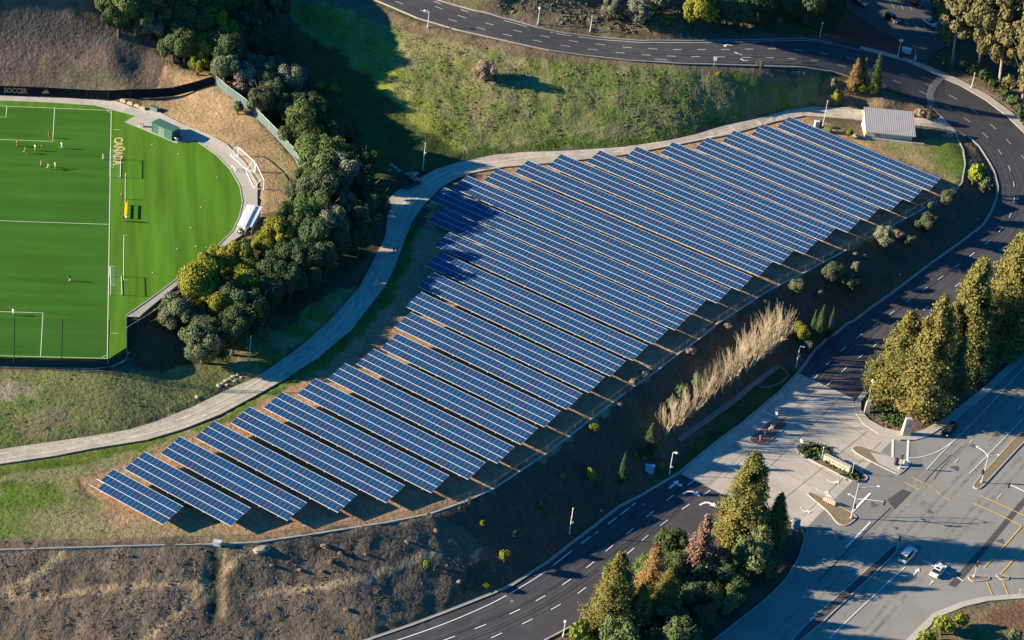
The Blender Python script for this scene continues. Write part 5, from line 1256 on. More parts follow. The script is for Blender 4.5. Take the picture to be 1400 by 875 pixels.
# ---- scrub and tufts: uncountable cover, one object each
def cover(name, polys, dens, size, m, seed, hgt=1.0, keep=.62, k=4):
    rng = np.random.default_rng(seed); Cs = []
    for P in polys:
        W2 = GL(P)[:, :2]; x0, y0 = W2.min(0); x1, y1 = W2.max(0)
        n = int((x1 - x0) * (y1 - y0) * dens)
        X = rng.uniform(x0, x1, n); Y = rng.uniform(y0, y1, n)
        X2 = X + (vnoise(X / 4, Y / 4, seed + 8) - .5) * 4; Y2 = Y + (vnoise(X / 4, Y / 4, seed + 9) - .5) * 4
        ok = inside(W2, X2, Y2) & (vnoise(X / 1.3, Y / 1.3, seed) * .5 + vnoise(X / 4.5, Y / 4.5, seed + 3) * .5 + vnoise(X / 14., Y / 14., seed + 5) * .4 > keep + rng.uniform(-.18, .18, n))
        Cs.append(np.stack([X[ok], Y[ok]], 1))
    C2 = np.vstack(Cs); n = len(C2)
    sz = rng.uniform(.35, 1.25, n) ** 1.4 * size
    P = np.repeat(C2, k, 0) + rng.normal(size=(n * k, 2)) * np.repeat(sz, k)[:, None] * .55
    i = np.clip(np.searchsorted(XS, P[:, 0]) - 1, 0, NX - 2); j = np.clip(np.searchsorted(YS, P[:, 1]) - 1, 0, NY - 2)
    fx = np.clip((P[:, 0] - XS[i]) / (XS[i + 1] - XS[i]), 0, 1); fy = np.clip((P[:, 1] - YS[j]) / (YS[j + 1] - YS[j]), 0, 1)
    zg = (ZG[j, i] * (1 - fx) + ZG[j, i + 1] * fx) * (1 - fy) + (ZG[j + 1, i] * (1 - fx) + ZG[j + 1, i + 1] * fx) * fy
    zz = zg + rng.uniform(0.05, .75, n * k) * np.repeat(sz, k) * hgt
    N = np.concatenate([rng.normal(size=(n * k, 2)) * .8 + np.array([-.35, 0]), rng.uniform(.35, 1.2, (n * k, 1))], 1)
    me = leaf_mesh(name, np.column_stack([P, zz]), N, np.repeat(sz, k) * .62, m, rng)
    return struct(link(name, me), 'stuff')
BANK = [(450, -5), (560, 45), (700, 80), (860, 93), (1050, 99), (1115, 104), (1108, 143), (988, 170), (857, 197), (760, 203), (650, 212), (600, 185), (540, 110), (470, 60), (400, 20)]
M_SCRUB = mat('scrub_leaf', (0.175, 0.20, 0.055), 0.9, var=0.35, scale=.8, spec=.05, col2=(0.29, 0.25, 0.135), scale2=.45, transl=.3)
M_BRUSH = mat('dry_brush', (0.29, 0.23, 0.16), 0.9, var=0.35, scale=.9, spec=.05, col2=(0.19, 0.175, 0.10), scale2=.4, transl=.3)
cover('bank_scrub', [BANK], 2.8, .26, M_SCRUB, 21, .7, .80)
cover('dry_brush', [[(-40, 762), (350, 750), (600, 710), (700, 665), (660, 745), (610, 822), (480, 868), (380, 900), (-40, 900)]], 2.8, .24, M_BRUSH, 22, .5, .74)
cover('cutting_brush', [[(620, -5), (720, 22), (830, 44), (940, 48), (1040, 44), (1030, -20), (640, -40)]], 2.6, .45, M_BRUSH, 23, 1, .62)
cover('hill_brush', [[(-40, 0), (140, 0), (240, 90), (200, 118), (-40, 118)]], .9, .2, M_BRUSH, 24, .5, .8)
cover('slope_weeds', [[(-40, 515), (150, 512), (300, 515), (310, 525), (170, 580), (-40, 605)], [(-40, 650), (90, 655), (180, 735), (-40, 750)]], 1.6, .2, mat('weed_leaf', (0.125, 0.18, 0.042), 0.9, var=.4, scale=1, spec=.05, transl=.2), 25, .6)
cover('island_hedge', [[(1091, 613), (1093, 609), (1107, 609), (1132, 619), (1162, 641), (1182, 651), (1183, 655), (1176, 657), (1161, 655), (1138, 642), (1113, 630), (1095, 618)]], 26, .75, mat('island_hedge_leaf', (0.085, 0.125, 0.04), .85, var=.3, scale=1.5, transl=.2), 26, 1.0, -1)
cover('corner_hedge', [[(1190, 552), (1200, 553), (1236, 570), (1232, 583), (1212, 575), (1192, 563)]], 9, .5, mat('hedge_leaf', (0.06, 0.10, 0.025), .85, var=.3, scale=1.5), 27, .9, 0.2)
cover('corner_planting', [[(1182, 556), (1192, 566), (1232, 588), (1225, 595), (1190, 575)]], 4, .4, mat('low_planting', (0.17, 0.13, 0.10), .9, var=.4, scale=2), 28, .7, .3)
# ================================================================== FENCES AND NETS
def clear_mat(name, col, alpha):
    m = bpy.data.materials.new(name); m.use_nodes = True
    N = m.node_tree.nodes; L = m.node_tree.links
    b = N['Principled BSDF']; b.inputs['Base Color'].default_value = (*col, 1); b.inputs['Roughness'].default_value = .8
    t = N.new('ShaderNodeBsdfTransparent'); x = N.new('ShaderNodeMixShader'); x.inputs[0].default_value = alpha
    L.new(t.outputs[0], x.inputs[1]); L.new(b.outputs[0], x.inputs[2]); L.new(x.outputs[0], N['Material Output'].inputs['Surface'])
    return m
M_SCREEN = mat('black_windscreen', (0.012, 0.017, 0.024), 0.85, var=.2, scale=.8, spec=.1)
M_GREYSCREEN = mat('grey_green_windscreen', (0.11, 0.155, 0.155), 0.85, var=.12, scale=.6)
M_DKSCREEN = mat('dark_green_windscreen', (0.018, 0.042, 0.042), 0.85, var=.2, scale=.8)
M_DKPOST = mat('dark_green_post', (0.02, 0.045, 0.04), 0.6)
M_LINK = clear_mat('chain_link', (0.2, 0.17, 0.14), 0.10)
M_NET = clear_mat('dark_netting', (0.02, 0.03, 0.03), 0.07)
M_WNET = clear_mat('white_goal_net', (0.8, 0.8, 0.8), 0.06)
def fence(name, label, line, h, bay, panel_m, post_m, post_r=.04, base=None, top=True, panel='panel', cat='fence'):
    P = GL(line)[:, :2]; L = arclen(P); n = max(1, int(round(L[-1] / bay)))
    Q = along(P, np.linspace(0, L[-1], n + 1)); zq = Z(Q[:, 0], Q[:, 1])
    c = Q[0]
    T = thing(name, label, cat, (c[0], c[1], zq[0]))
    V = [Vector((Q[i, 0] - c[0], Q[i, 1] - c[1], zq[i] - zq[0])) for i in range(n + 1)]
    for i in range(n + 1):
        b = MB(); b.tube([V[i] + Vector((0, 0, -.3)), V[i] + Vector((0, 0, h + .08))], post_r, 6); b.part('post', post_m, T)
    for i in range(n):
        a, e = V[i], V[i + 1]; d = (e - a).normalized(); nn = Vector((-d.y, d.x, 0)).normalized() * .012
        lo, hi = Vector((0, 0, .05)), Vector((0, 0, h))
        b = MB(); q = [a + lo - nn, e + lo - nn, e + hi - nn, a + hi - nn, a + lo + nn, e + lo + nn, e + hi + nn, a + hi + nn]
        b.add(q, [(0, 1, 2, 3), (7, 6, 5, 4), (0, 4, 5, 1), (1, 5, 6, 2), (2, 6, 7, 3), (3, 7, 4, 0)])
        b.part(panel, panel_m, T)
        if top:
            b = MB(); b.tube([a + hi, e + hi], .03, 5); b.part('rail', post_m, T)
        if base:
            b = MB(); b.tube([a + Vector((0, 0, .06)) - nn * 6, e + Vector((0, 0, .06)) - nn * 6], .07, 5); b.part('bottom_rail', base, T)
    return T, Q
FA, FQ = fence('windscreen_fence', 'black screened fence with SOCCER lettering behind the far end of the pitch', [(-60, 127), (0, 129.8), (70, 132.5), (141, 136), (165, 136.5), (201, 134.5), (251, 129.5), (289, 117), (294, 115.5)], 2.45, 5.0, M_SCREEN, M_DKPOST)
fence('windscreen_fence', 'grey green screened fence running down the dry bank beside the wood', [(294.5, 116), (315, 133.7), (337, 148), (345, 156), (370, 181), (386, 198), (406, 221), (413, 243)], 2.4, 4.0, M_GREYSCREEN, M_POLE)
fence('windscreen_fence', 'dark fence below the lower end of the curved walkway', [(174, 459), (198, 444), (220, 430), (262, 398), (292, 377)], 2.1, 4.0, M_DKSCREEN, M_POLE)
fence('windscreen_fence', 'dark green fence along the near end of the pitch with a pale bottom rail', [(-60, 499), (0, 501), (60, 503), (148, 504.5), (172.8, 491), (172.8, 434)], 1.9, 4.0, M_DKSCREEN, M_DKPOST, base=M_POLE)
NT = thing('ball_stop_net', 'tall see-through ball net on thin dark posts at the near end of the pitch', 'net', g1(147.5, 504))
base0 = np.array(NT.location)
prev = None
for bx in (147.5, 84, 19, -50):
    p = Vector(g1(bx, 504 - (147.5 - bx) * .018) - base0)
    b = MB(); b.tube([p, p + Vector((0, 0, 11.5))], .11, 8); b.part('post', M_DKPOST, NT)
    if prev is not None:
        b = MB(); up = Vector((0, 0, 11.4)); lo = Vector((0, 0, 1.9)); w = Vector((0, .02, 0))
        b.add([prev + lo, p + lo, p + up, prev + up, prev + lo + w, p + lo + w, p + up + w, prev + up + w], [(0, 1, 2, 3), (7, 6, 5, 4), (0, 4, 5, 1), (1, 5, 6, 2), (2, 6, 7, 3), (3, 7, 4, 0)])
        b.part('netting', M_NET, NT)
    prev = p
fence('chain_link_fence', 'thin chain link fence along the edge of the solar array platform', [(p[0], p[1] - 1) for p in RIM if p[0] < 1304], 1.7, 3.4, M_LINK, mat('thin_post', (0.16, 0.13, 0.1), .7), post_r=.035, panel='mesh')
fence('gate', 'thin pipe gate across the gravel drive beside the building', [(1258, 174.5), (1276, 175.5), (1293, 177.5)], 1.2, 3.2, M_LINK, M_BLACK, cat='gate', panel='mesh')
# banner lettering and emblem on the black fence
def on_wall(body, A, B, zb, h, off, parent, m, offset=0.0):
    """stand lettering up along the ground line A -> B, zb above the ground"""
    me, co = text_mesh('lettering', body, offset)
    _, c0 = text_mesh('lettering', body, 0.0)
    uu = (co[:, 0] - c0[:, 0].min()) / (c0[:, 0].max() - c0[:, 0].min()); v = co[:, 1] / .70
    A = np.asarray(A[:2]); B = np.asarray(B[:2]); d = (B - A) / np.hypot(*(B - A)); nrm = np.array([d[1], -d[0]])
    W2 = A + np.outer(uu, B - A) + nrm * off
    z = float(Z(A[0], A[1])) + zb + v * h
    o = np.array(parent.location)
    me.vertices.foreach_set('co', (np.column_stack([W2, z]) - o).astype(np.float32).ravel())
    me.materials.clear(); me.materials.append(m); me.update()
    return link('lettering', me, parent)
M_GOLDL = mat('tan_letter', (0.50, 0.30, 0.14), .8)
on_wall('SOCCER', g1(5.6, 130.0), g1(37.0, 131.3), .72, 1.3, .06, FA, M_GOLDL, .03)
ea, eb = g1(57.5, 132), g1(71, 132.6)
d = (eb - ea)[:2]; L_ = np.hypot(*d); d /= L_; nr = np.array([d[1], -d[0]])
em = [(0, .1), (.02, .45), (.2, .75), (.36, .95), (.5, .98), (.6, .72), (.66, .42), (1.0, .32), (1.0, .18), (.6, .14), (.45, .22), (.3, .1)]
V = [tuple(np.array([*(ea[:2] + d * x * L_ + nr * .06), float(Z(*ea[:2])) + .75 + y * 1.1]) - np.array(FA.location)) for x, y in em]
link('emblem', mesh_of('emblem', V, [tuple(range(len(V)))], [M_GOLDL]), FA)
em2 = [(.36, .3), (.42, .62), (.52, .62), (.56, .3), (.5, .45), (.44, .45)]
V = [tuple(np.array([*(ea[:2] + d * x * L_ + nr * .075), float(Z(*ea[:2])) + .75 + y * 1.1]) - np.array(FA.location)) for x, y in em2]
link('emblem', mesh_of('emblem', V, [tuple(range(len(V)))], [mat('yellow_emblem', (.7, .5, .12), .8)]), FA)

# ================================================================== SPORTS FIELD THINGS
def goal(label, b1, b2, back, h=2.44, depth=2.2, top=0.9, m=M_WHITE, name='soccer_goal', r=.06, group=None):
    b1 = np.asarray(b1, float); b2 = np.asarray(b2, float); c = (b1 + b2) / 2
    T = thing(name, label, 'goal', c, 0, group)
    A = Vector(b1 - c); B = Vector(b2 - c); bk = Vector((back[0], back[1], 0)); u3 = Vector((0, 0, h))
    for p in (A, B):
        t = MB(); t.tube([p, p + u3], r, 8); t.part('post', m, T)
        t = MB(); t.tube([p + u3, p + u3 + bk * top, p + bk * depth + Vector((0, 0, .08)), p + Vector((0, 0, .08))], r * .6, 6); t.part('side_bar', m, T)
    t = MB(); t.tube([A + u3, B + u3], r, 8); t.part('crossbar', m, T)
    t = MB(); t.tube([A + bk * depth + Vector((0, 0, .08)), B + bk * depth + Vector((0, 0, .08))], r * .8, 6); t.part('back_bar', m, T)
    t = MB(); q = [A + u3, B + u3, B + u3 + bk * top, A + u3 + bk * top, A + bk * depth, B + bk * depth]
    t.add(q, [(0, 1, 2, 3), (3, 2, 5, 4)]); t.add([A, A + u3, A + u3 + bk * top, A + bk * depth], [(0, 1, 2, 3)]); t.add([B, B + u3, B + u3 + bk * top, B + bk * depth], [(0, 1, 2, 3)])
    t.part('net', M_WNET, T)
    return T
rt = -hdir
def G0z(px, py): 
    p = unp(px, py, 0.05); return p
goal('white goal standing on the touchline beside the yellow lettering', G0z(150.6, 217), G0z(150.0, 242), rt, depth=2.4)
goal('white goal standing on the touchline near the lower end of the pitch', G0z(150.2, 377.4), G0z(151.0, 403), rt, depth=2.4)
goal('large white goal parked off the pitch on the curved walkway, upper of two', g1(325.5, 214.5), g1(348, 234.5), (-.93, .2), depth=2.0, r=.11)
goal('large white goal parked off the pitch on the curved walkway, lower of two', g1(349, 236), g1(360.5, 259.5), (-.97, .0), depth=2.2, r=.11)
goal('tiny pop-up goal at the edge of the turf', G0z(316.5, 231), G0z(321, 235), (.5, .85), h=.9, depth=.7, top=.2, name='small_goal', r=.05)
ball_me = MB(); ball_me.ball((0, 0, .11), .115, 0, 8, 6); ball_me = ball_me.mesh('ball', M_WHITE, True)
for px, py, lb in ((208, 198, 'white ball below the green shed'), (244, 211, 'white ball on the turf right of the lettering'), (297, 243, 'white ball nearest the parked goals'), (275, 284, 'white ball in the right half of the turf, level with the yellow bench'), (261, 312, 'white ball right of the lower technical area'), (242, 341, 'white ball alone on the lower right of the turf'), (268, 337.5, 'white ball near the walkway edge, left of two'), (282, 338.5, 'white ball near the walkway edge, right of two'), (208.5, 373, 'white ball beside the lower goal'), (57, 199.5, 'white ball between the players at the far penalty area'), (281, 199.5, 'white ball at the walkway kerb beyond the green shed')):
    thing('ball', lb, 'ball', G0z(px, py), 0, None, ball_me)
M_SHED = mat('green_shed_paint', (0.045, 0.13, 0.105), .6, var=.1, scale=1.5); M_SHEDL = mat('pale_green_door', (0.16, 0.24, 0.18), .6, var=.1)
a, b_ = unp(207.3, 180, 0.05), unp(235, 192.7, 0.05)
d = b_ - a; Ls = float(np.hypot(*d[:2])); az = math.atan2(d[1], d[0])
S = thing('shed', 'dark green equipment shed standing on the walkway corner', 'shed', a, az)
def boxpart(T, name, x0, x1, y0, y1, z0, z1, m, label=None):
    q = MB(); q.box(((x0 + x1) / 2, (y0 + y1) / 2, (z0 + z1) / 2), (x1 - x0, y1 - y0, z1 - z0)); return q.part(name, m, T, label=label)
boxpart(S, 'wall', 0, Ls, 0, 2.6, 0, 2.4, M_SHED); boxpart(S, 'roof', -.12, Ls + .12, -.12, 2.72, 2.4, 2.52, mat('green_shed_roof', (0.06, 0.15, 0.14), .55))
boxpart(S, 'door', Ls * .34, Ls * .62, -.04, 0.02, .08, 2.2, M_SHEDL); 
for k in range(3): boxpart(S, 'trim', Ls * (.02 + .48 * k), Ls * (.02 + .48 * k) + .1, -.05, -.004, .05, 2.38, M_SHED)
boxpart(S, 'ramp', Ls + .004, Ls + 1.4, .5, 2.0, .02, .9, M_SHED); boxpart(S, 'board', Ls + .5, Ls + 1.1, .2, .44, .9, 1.02, M_WHITE)
Bn = thing('bin', 'pale square bin standing on the walkway left of the green shed', 'bin', unp(193.5, 173, .06)); boxpart(Bn, 'body', -.4, .4, -.35, .35, 0, 1.1, mat('pale_bin', (.72, .62, .5), .7)); boxpart(Bn, 'lid', -.44, .44, -.39, .39, 1.1, 1.2, mat('bin_lid', (.6, .5, .4), .7))
M_BLOCK = mat('tan_block', (.5, .38, .26), .85, var=.15)
for k, (px, py) in enumerate(((168.5, 139), (178, 142.5), (187.3, 146), (195, 149))):
    q = MB(); q.box((0, 0, .25), (1.5, .7, .5)); q.box((0, 0, .56), (1.2, .5, .12))
    thing('stone_block', ('leftmost', 'second', 'third', 'rightmost')[k] + ' tan block of the row at the foot of the dry bank', 'block', g1(px, py), -.35, 'tan blocks along the walkway', q.mesh('stone_block', M_BLOCK))
Gb = thing('bin', 'green box with its lid ajar at the foot of the dry bank', 'bin', g1(211, 151), -.3); boxpart(Gb, 'body', -.9, .9, -.5, .5, 0, .9, M_SHEDL); boxpart(Gb, 'lid', -.95, .95, -.2, .6, .9, 1.0, M_SHED)
# yellow bench
ya, yb_ = unp(172.5, 280, 0.05), unp(171.5, 299, 0.05)
d = yb_ - ya; Ly = float(np.hypot(*d[:2])); Yb = thing('bench', 'long yellow bench on the turf beside the touchline', 'bench', ya, math.atan2(d[1], d[0]))
M_YEL = mat('yellow_cover', (.85, .55, .02), .6)
boxpart(Yb, 'seat', 0, Ly, -.3, .2, .42, .5, M_YEL); boxpart(Yb, 'backrest', 0, Ly, .25, .32, .78, 1.0, M_YEL)
for k in range(4): boxpart(Yb, 'leg', .1 + k * (Ly - .3) / 3, .2 + k * (Ly - .3) / 3, .2, .3, 0, .9, M_YEL)
# white shelters
M_SHEL = mat('white_shelter_roof', (.80, .82, .86), .5)
def shelter(label, quad_px, h):
    Q = np.array([unp(x, y, h) for x, y in quad_px]); c = Q.mean(0); zg = float(Z(c[0], c[1]))
    T = thing('team_shelter', label, 'shelter', (c[0], c[1], zg))
    P = [Vector((q[0] - c[0], q[1] - c[1], h - zg)) for q in Q]
    n = 6; V = []; F = []
    for i in range(n + 1):
        t = i / n; up = .03 * math.sin(math.pi * t)
        l = P[0].lerp(P[3], 0) * (1 - t) + P[1] * t; r = P[3] * (1 - t) + P[2] * t
        V += [l + Vector((0, 0, up)), r + Vector((0, 0, up)), l + Vector((0, 0, up - .06)), r + Vector((0, 0, up - .06))]
    for i in range(n):
        o = 4 * i
        F += [(o, o + 1, o + 5, o + 4), (o + 2, o + 6, o + 7, o + 3), (o, o + 4, o + 6, o + 2), (o + 1, o + 3, o + 7, o + 5)]
    F += [(0, 2, 3, 1), (4 * n, 4 * n + 1, 4 * n + 3, 4 * n + 2)]
    m_ = MB(); m_.add(V, F); m_.part('roof', M_SHEL, T)
    for p in P:
        t = MB(); t.tube([(p.x * .94, p.y * .94, 0), (p.x * .94, p.y * .94, p.z - .05)], .05, 6); t.part('post', M_POLE, T)
    e = (P[1] + P[2]) / 2; 
    t = MB(); a_, b2 = P[1] * .8, P[2] * .8
    t.add([(a_.x, a_.y, .1), (b2.x, b2.y, .1), (b2.x, b2.y, 1.9), (a_.x, a_.y, 1.9), (a_.x + .04, a_.y, .1), (b2.x + .04, b2.y, .1), (b2.x + .04, b2.y, 1.9), (a_.x + .04, a_.y, 1.9)], [(0, 1, 2, 3), (7, 6, 5, 4), (0, 4, 5, 1), (1, 5, 6, 2), (2, 6, 7, 3), (3, 7, 4, 0)])
    t.part('back_wall', M_SHEL, T)
    t = MB(); t.tube([(a_.x * .3, a_.y * .8, .45), (b2.x * .3, b2.y * .8, .45)], .2, 5); t.part('seat', M_POLE, T)
    return T
shelter('larger white roofed team shelter beside the curved walkway', [(338, 279.6), (350, 280.6), (335.6, 310), (324, 307.6)], 2.2)
shelter('narrower white roofed team shelter behind the larger one', [(351, 281.2), (359, 283), (344, 310.5), (336.6, 309.5)], 1.9)
Ct = thing('cart', 'small equipment cart with dark wheels at the lower end of the white shelters', 'cart', g1(329, 318), .9)
boxpart(Ct, 'deck', -.7, .7, -.45, .45, .45, .6, M_POLE); boxpart(Ct, 'seat', -.2, .3, -.35, .35, .6, .95, M_BLACK)
for sx in (-.5, .5):
    for sy in (-.42, .42):
        q = MB(); q.tube([(sx, sy - .06, .3), (sx, sy + .06, .3)], .3, 10); q.part('wheel', M_BLACK, Ct)
# people -------------------------------------------------------------------
def body_mesh(pose):
    J = dict(pel=(0, 0, .95), sp=(0, .01, 1.12), ch=(0, 0.02, 1.32), nk=(0, 0, 1.50), hd=(0, -.02, 1.60), tp=(0, -.01, 1.72))
    if pose == 'run':
        J.update(hl=(.10, 0, .90), kl=(.12, -.28, .62), al=(.12, -.18, .18), tl=(.12, -.34, .10), hr=(-.10, 0, .90), kr=(-.12, .10, .52), ar=(-.12, .48, .38), tr_=(-.12, .44, .24),
                 sl=(.19, 0, 1.40), el=(.27, .20, 1.18), wl=(.22, .02, 1.02), fl=(.20, -.06, 1.0), sr_=(-.19, 0, 1.40), er=(-.27, -.16, 1.18), wr=(-.20, -.34, 1.26), fr=(-.17, -.40, 1.30))
    else:
        J.update(hl=(.10, 0, .90), kl=(.13, -.03, .50), al=(.15, .02, .08), tl=(.17, -.16, .04), hr=(-.10, 0, .90), kr=(-.13, -.02, .50), ar=(-.16, .04, .08), tr_=(-.19, -.13, .04),
                 sl=(.19, 0, 1.40), el=(.28, .03, 1.13), wl=(.29, -.10, .90), fl=(.28, -.13, .80), sr_=(-.19, 0, 1.40), er=(-.28, .03, 1.13), wr=(-.26, -.14, .93), fr=(-.24, -.19, .84))
    R = dict(pel=.15, sp=.135, ch=.155, nk=.06, hd=.095, tp=.07, hl=.10, kl=.065, al=.045, tl=.04, hr=.10, kr=.065, ar=.045, tr_=.04, sl=.065, el=.045, wl=.032, fl=.035, sr_=.065, er=.045, wr=.032, fr=.035)
    ks = list(J); ix = {k: i for i, k in enumerate(ks)}
    E = [('pel', 'sp'), ('sp', 'ch'), ('ch', 'nk'), ('nk', 'hd'), ('hd', 'tp'), ('pel', 'hl'), ('hl', 'kl'), ('kl', 'al'), ('al', 'tl'), ('pel', 'hr'), ('hr', 'kr'), ('kr', 'ar'), ('ar', 'tr_'), ('ch', 'sl'), ('sl', 'el'), ('el', 'wl'), ('wl', 'fl'), ('ch', 'sr_'), ('sr_', 'er'), ('er', 'wr'), ('wr', 'fr')]
    me = bpy.data.meshes.new('body'); me.from_pydata([J[k] for k in ks], [(ix[a], ix[b]) for a, b in E], [])
    o = bpy.data.objects.new('body', me); COL.objects.link(o)
    md = o.modifiers.new('skin', 'SKIN')
    for i, k in enumerate(ks):
        v = me.skin_vertices[0].data[i]; v.radius = (R[k], R[k]); v.use_root = (k == 'pel')
    o.modifiers.new('sub', 'SUBSURF').levels = 1
    dg = bpy.context.evaluated_depsgraph_get()
    out = bpy.data.meshes.new_from_object(o.evaluated_get(dg))
    bpy.data.objects.remove(o)
    idx = []
    for p in out.polygons:
        z, x = p.center.z, abs(p.center.x)
        idx.append(4 if z < .12 and pose != 'run' else 0 if z > 1.47 and x < .14 else 0 if (x > .2 and z < 1.25) else 1 if z > 1.0 else 2 if z > .62 else 3)
    [out.materials.append(None) for _ in range(5 - len(out.materials))]; out.polygons.foreach_set('material_index', idx); out.polygons.foreach_set('use_smooth', [True] * len(idx))
    return out
BODY = {p: body_mesh(p) for p in ('run', 'stand')}
hm = MB(); hm.ball((0, .012, 1.655), (.105, .112, .105), 0, 8, 6); 
M_SKIN = mat('skin', (.45, .26, .17), .6); M_HAIR = mat('dark_hair', (.03, .02, .015), .7); M_SHOE = mat('shoe', (.05, .05, .05), .6)
hair_me = hm.mesh('hair', M_HAIR, True)
CL = {k: mat(k + '_cloth', c, .85) for k, c in dict(orange=(.75, .22, .05), yellow=(.8, .6, .1), white=(.8, .8, .76), pink=(.75, .45, .4), dark=(.035, .035, .05), blue=(.12, .25, .5), tan=(.4, .3, .2)).items()}
def person(px, py, label, shirt, shorts, socks, pose='run', rz=0.0, z=None):
    p = unp(px, py, .05) if z is None else g1(px, py)
    T = thing('person', label, 'person', p, rz)
    me = BODY[pose].copy(); idx_ = [p.material_index for p in BODY[pose].polygons]; me.materials.clear()
    for m in (M_SKIN, CL[shirt], CL[shorts], CL[socks] if socks else M_SKIN, M_SHOE): me.materials.append(m)
    me.polygons.foreach_set('material_index', idx_)
    link('body', me, T); link('hair', hair_me, T)
person(67.5, 188.5, 'player in an orange shirt running at the corner of the far penalty area', 'orange', 'dark', 'orange', 'run', .6)
person(23, 200, 'player in an orange shirt nearest the left edge at the far end', 'orange', 'dark', 'orange', 'stand', 2)
person(34.5, 209.5, 'player in a yellow shirt below the far penalty area', 'yellow', 'dark', 'yellow', 'run', 1.2)
person(48, 206, 'player in a white shirt and yellow socks beside a ball', 'white', 'yellow', 'yellow', 'run', -.7)
person(84.2, 203, 'player in a white shirt and pale shorts running alone right of the far penalty area', 'white', 'white', 'white', 'run', 2.2)
person(56.6, 228, 'player in a pink shirt, leftmost of the close trio', 'pink', 'white', None, 'stand', .3)
person(66, 231.5, 'player in white with yellow socks, middle of the close trio', 'white', 'white', 'yellow', 'run', 1.4)
person(75.5, 230, 'player in pink and white, rightmost of the close trio', 'pink', 'white', 'white', 'run', -.5)
person(95.3, 384.5, 'player in a dark top standing alone in the lower half of the pitch', 'dark', 'dark', 'white', 'stand', .9)
person(18, 431, 'player in white standing at the line of the lower penalty area', 'white', 'white', None, 'stand', -.6)
person(141, 218, 'player in white beside the upper goal', 'white', 'white', 'white', 'stand', 1.0)
person(168.3, 302, 'person in a tan top at the lower end of the yellow bench, left of two', 'tan', 'dark', None, 'stand', .5)
person(172.2, 303, 'person in a white top at the lower end of the yellow bench, right of two', 'white', 'dark', None, 'stand', -.4)
person(166.5, 272, 'person in an orange bib above the yellow bench', 'orange', 'dark', None, 'stand', .1)
person(538, 346.5, 'walker in dark clothes on the gravel track, left of two', 'dark', 'dark', 'dark', 'stand', .3, 0)
person(542.5, 345.5, 'walker in a blue top on the gravel track, right of two', 'blue', 'dark', 'dark', 'stand', .2, 0)

# ================================================================== BUILDING
BL, FLc, FR = g1(1173.1, 167.7), g1(1182.5, 189), g1(1245.7, 195.2)
zb = ZP
ux = FR[:2] - FLc[:2]; Wd = float(np.hypot(*ux)); az = math.atan2(ux[1], ux[0]); Dp = 7.2
HB, HF = 4.9, 2.3
Bd = thing('pump_house', 'small pale building with a ribbed metal lean-to roof at the top right of the array', 'building', (FLc[0], FLc[1], zb - .05), az)
M_STUC = mat('pale_stucco', (.62, .56, .44), .85, var=.08, scale=1.2); M_ROOF = mat('ribbed_metal_roof', (.40, .37, .37), .5, var=.08, scale=.6, metal=.0)
q = MB()
q.add([(0, 0, 0), (Wd, 0, 0), (Wd, Dp, 0), (0, Dp, 0), (0, 0, HF), (Wd, 0, HF), (Wd, Dp, HB), (0, Dp, HB)], [(0, 1, 5, 4), (1, 2, 6, 5), (2, 3, 7, 6), (3, 0, 4, 7), (4, 5, 6, 7)])
q.part('wall', M_STUC, Bd)
rs = math.atan2(HB - HF, Dp); o1, o2 = .6, .25
def rp(x, y, dz): return (x, y, HF + (HB - HF) * y / Dp + dz)
q = MB(); q.add([rp(-o2, -o1, .02), rp(Wd + .7, -o1, .02), rp(Wd + .7, Dp + o2, .02), rp(-o2, Dp + o2, .02), rp(-o2, -o1, .14), rp(Wd + .7, -o1, .14), rp(Wd + .7, Dp + o2, .14), rp(-o2, Dp + o2, .14)], [(0, 3, 2, 1), (4, 5, 6, 7), (0, 1, 5, 4), (1, 2, 6, 5), (2, 3, 7, 6), (3, 0, 4, 7)])
rf = q.part('roof', M_ROOF, Bd)
nr_ = int((Wd + .9) / .52)
for k in range(nr_):
    x = -o2 + .1 + k * (Wd + o2 + .6) / nr_
    q = MB(); q.add([rp(x, -o1, .142), rp(x + .12, -o1, .142), rp(x + .12, Dp + o2, .142), rp(x, Dp + o2, .142), rp(x, -o1, .19), rp(x + .12, -o1, .19), rp(x + .12, Dp + o2, .19), rp(x, Dp + o2, .19)], [(4, 5, 6, 7), (0, 1, 5, 4), (1, 2, 6, 5), (3, 0, 4, 7)])
    q.part('roof_rib', M_ROOF, rf)
boxpart(Bd, 'fascia', -o2, Wd + .7, -o1 - .08, -o1 - .004, HF - .25, HF + .0, M_STUC)
boxpart(Bd, 'door', 2.2, 3.6, -.06, -.003, .05, 2.1, mat('grey_door', (.25, .24, .22), .6)); boxpart(Bd, 'plinth', -.1, Wd + .1, -.12, -.065, 0, .3, M_KERB)
boxpart(Bd, 'hatch', -.06, -.003, 2.6, 3.9, .1, 2.0, mat('pale_hatch', (.6, .55, .45), .6)); boxpart(Bd, 'warning_plate', -.075, -.004, 1.0, 1.7, .5, 1.5, M_YEL)
rw = thing('retaining_wall', 'long low pale wall along the front of the ribbed-roof building', 'wall', g1(1160, 184))
w_ = band('wall_body', [(1160, 184), (1185, 190.5), (1215, 193.5), (1247, 197.5), (1263, 199)], .35, M_WALK, z0=-.3, z1=.55)
w_.parent = rw; w_.matrix_parent_inverse = Matrix.Translation(-rw.location)
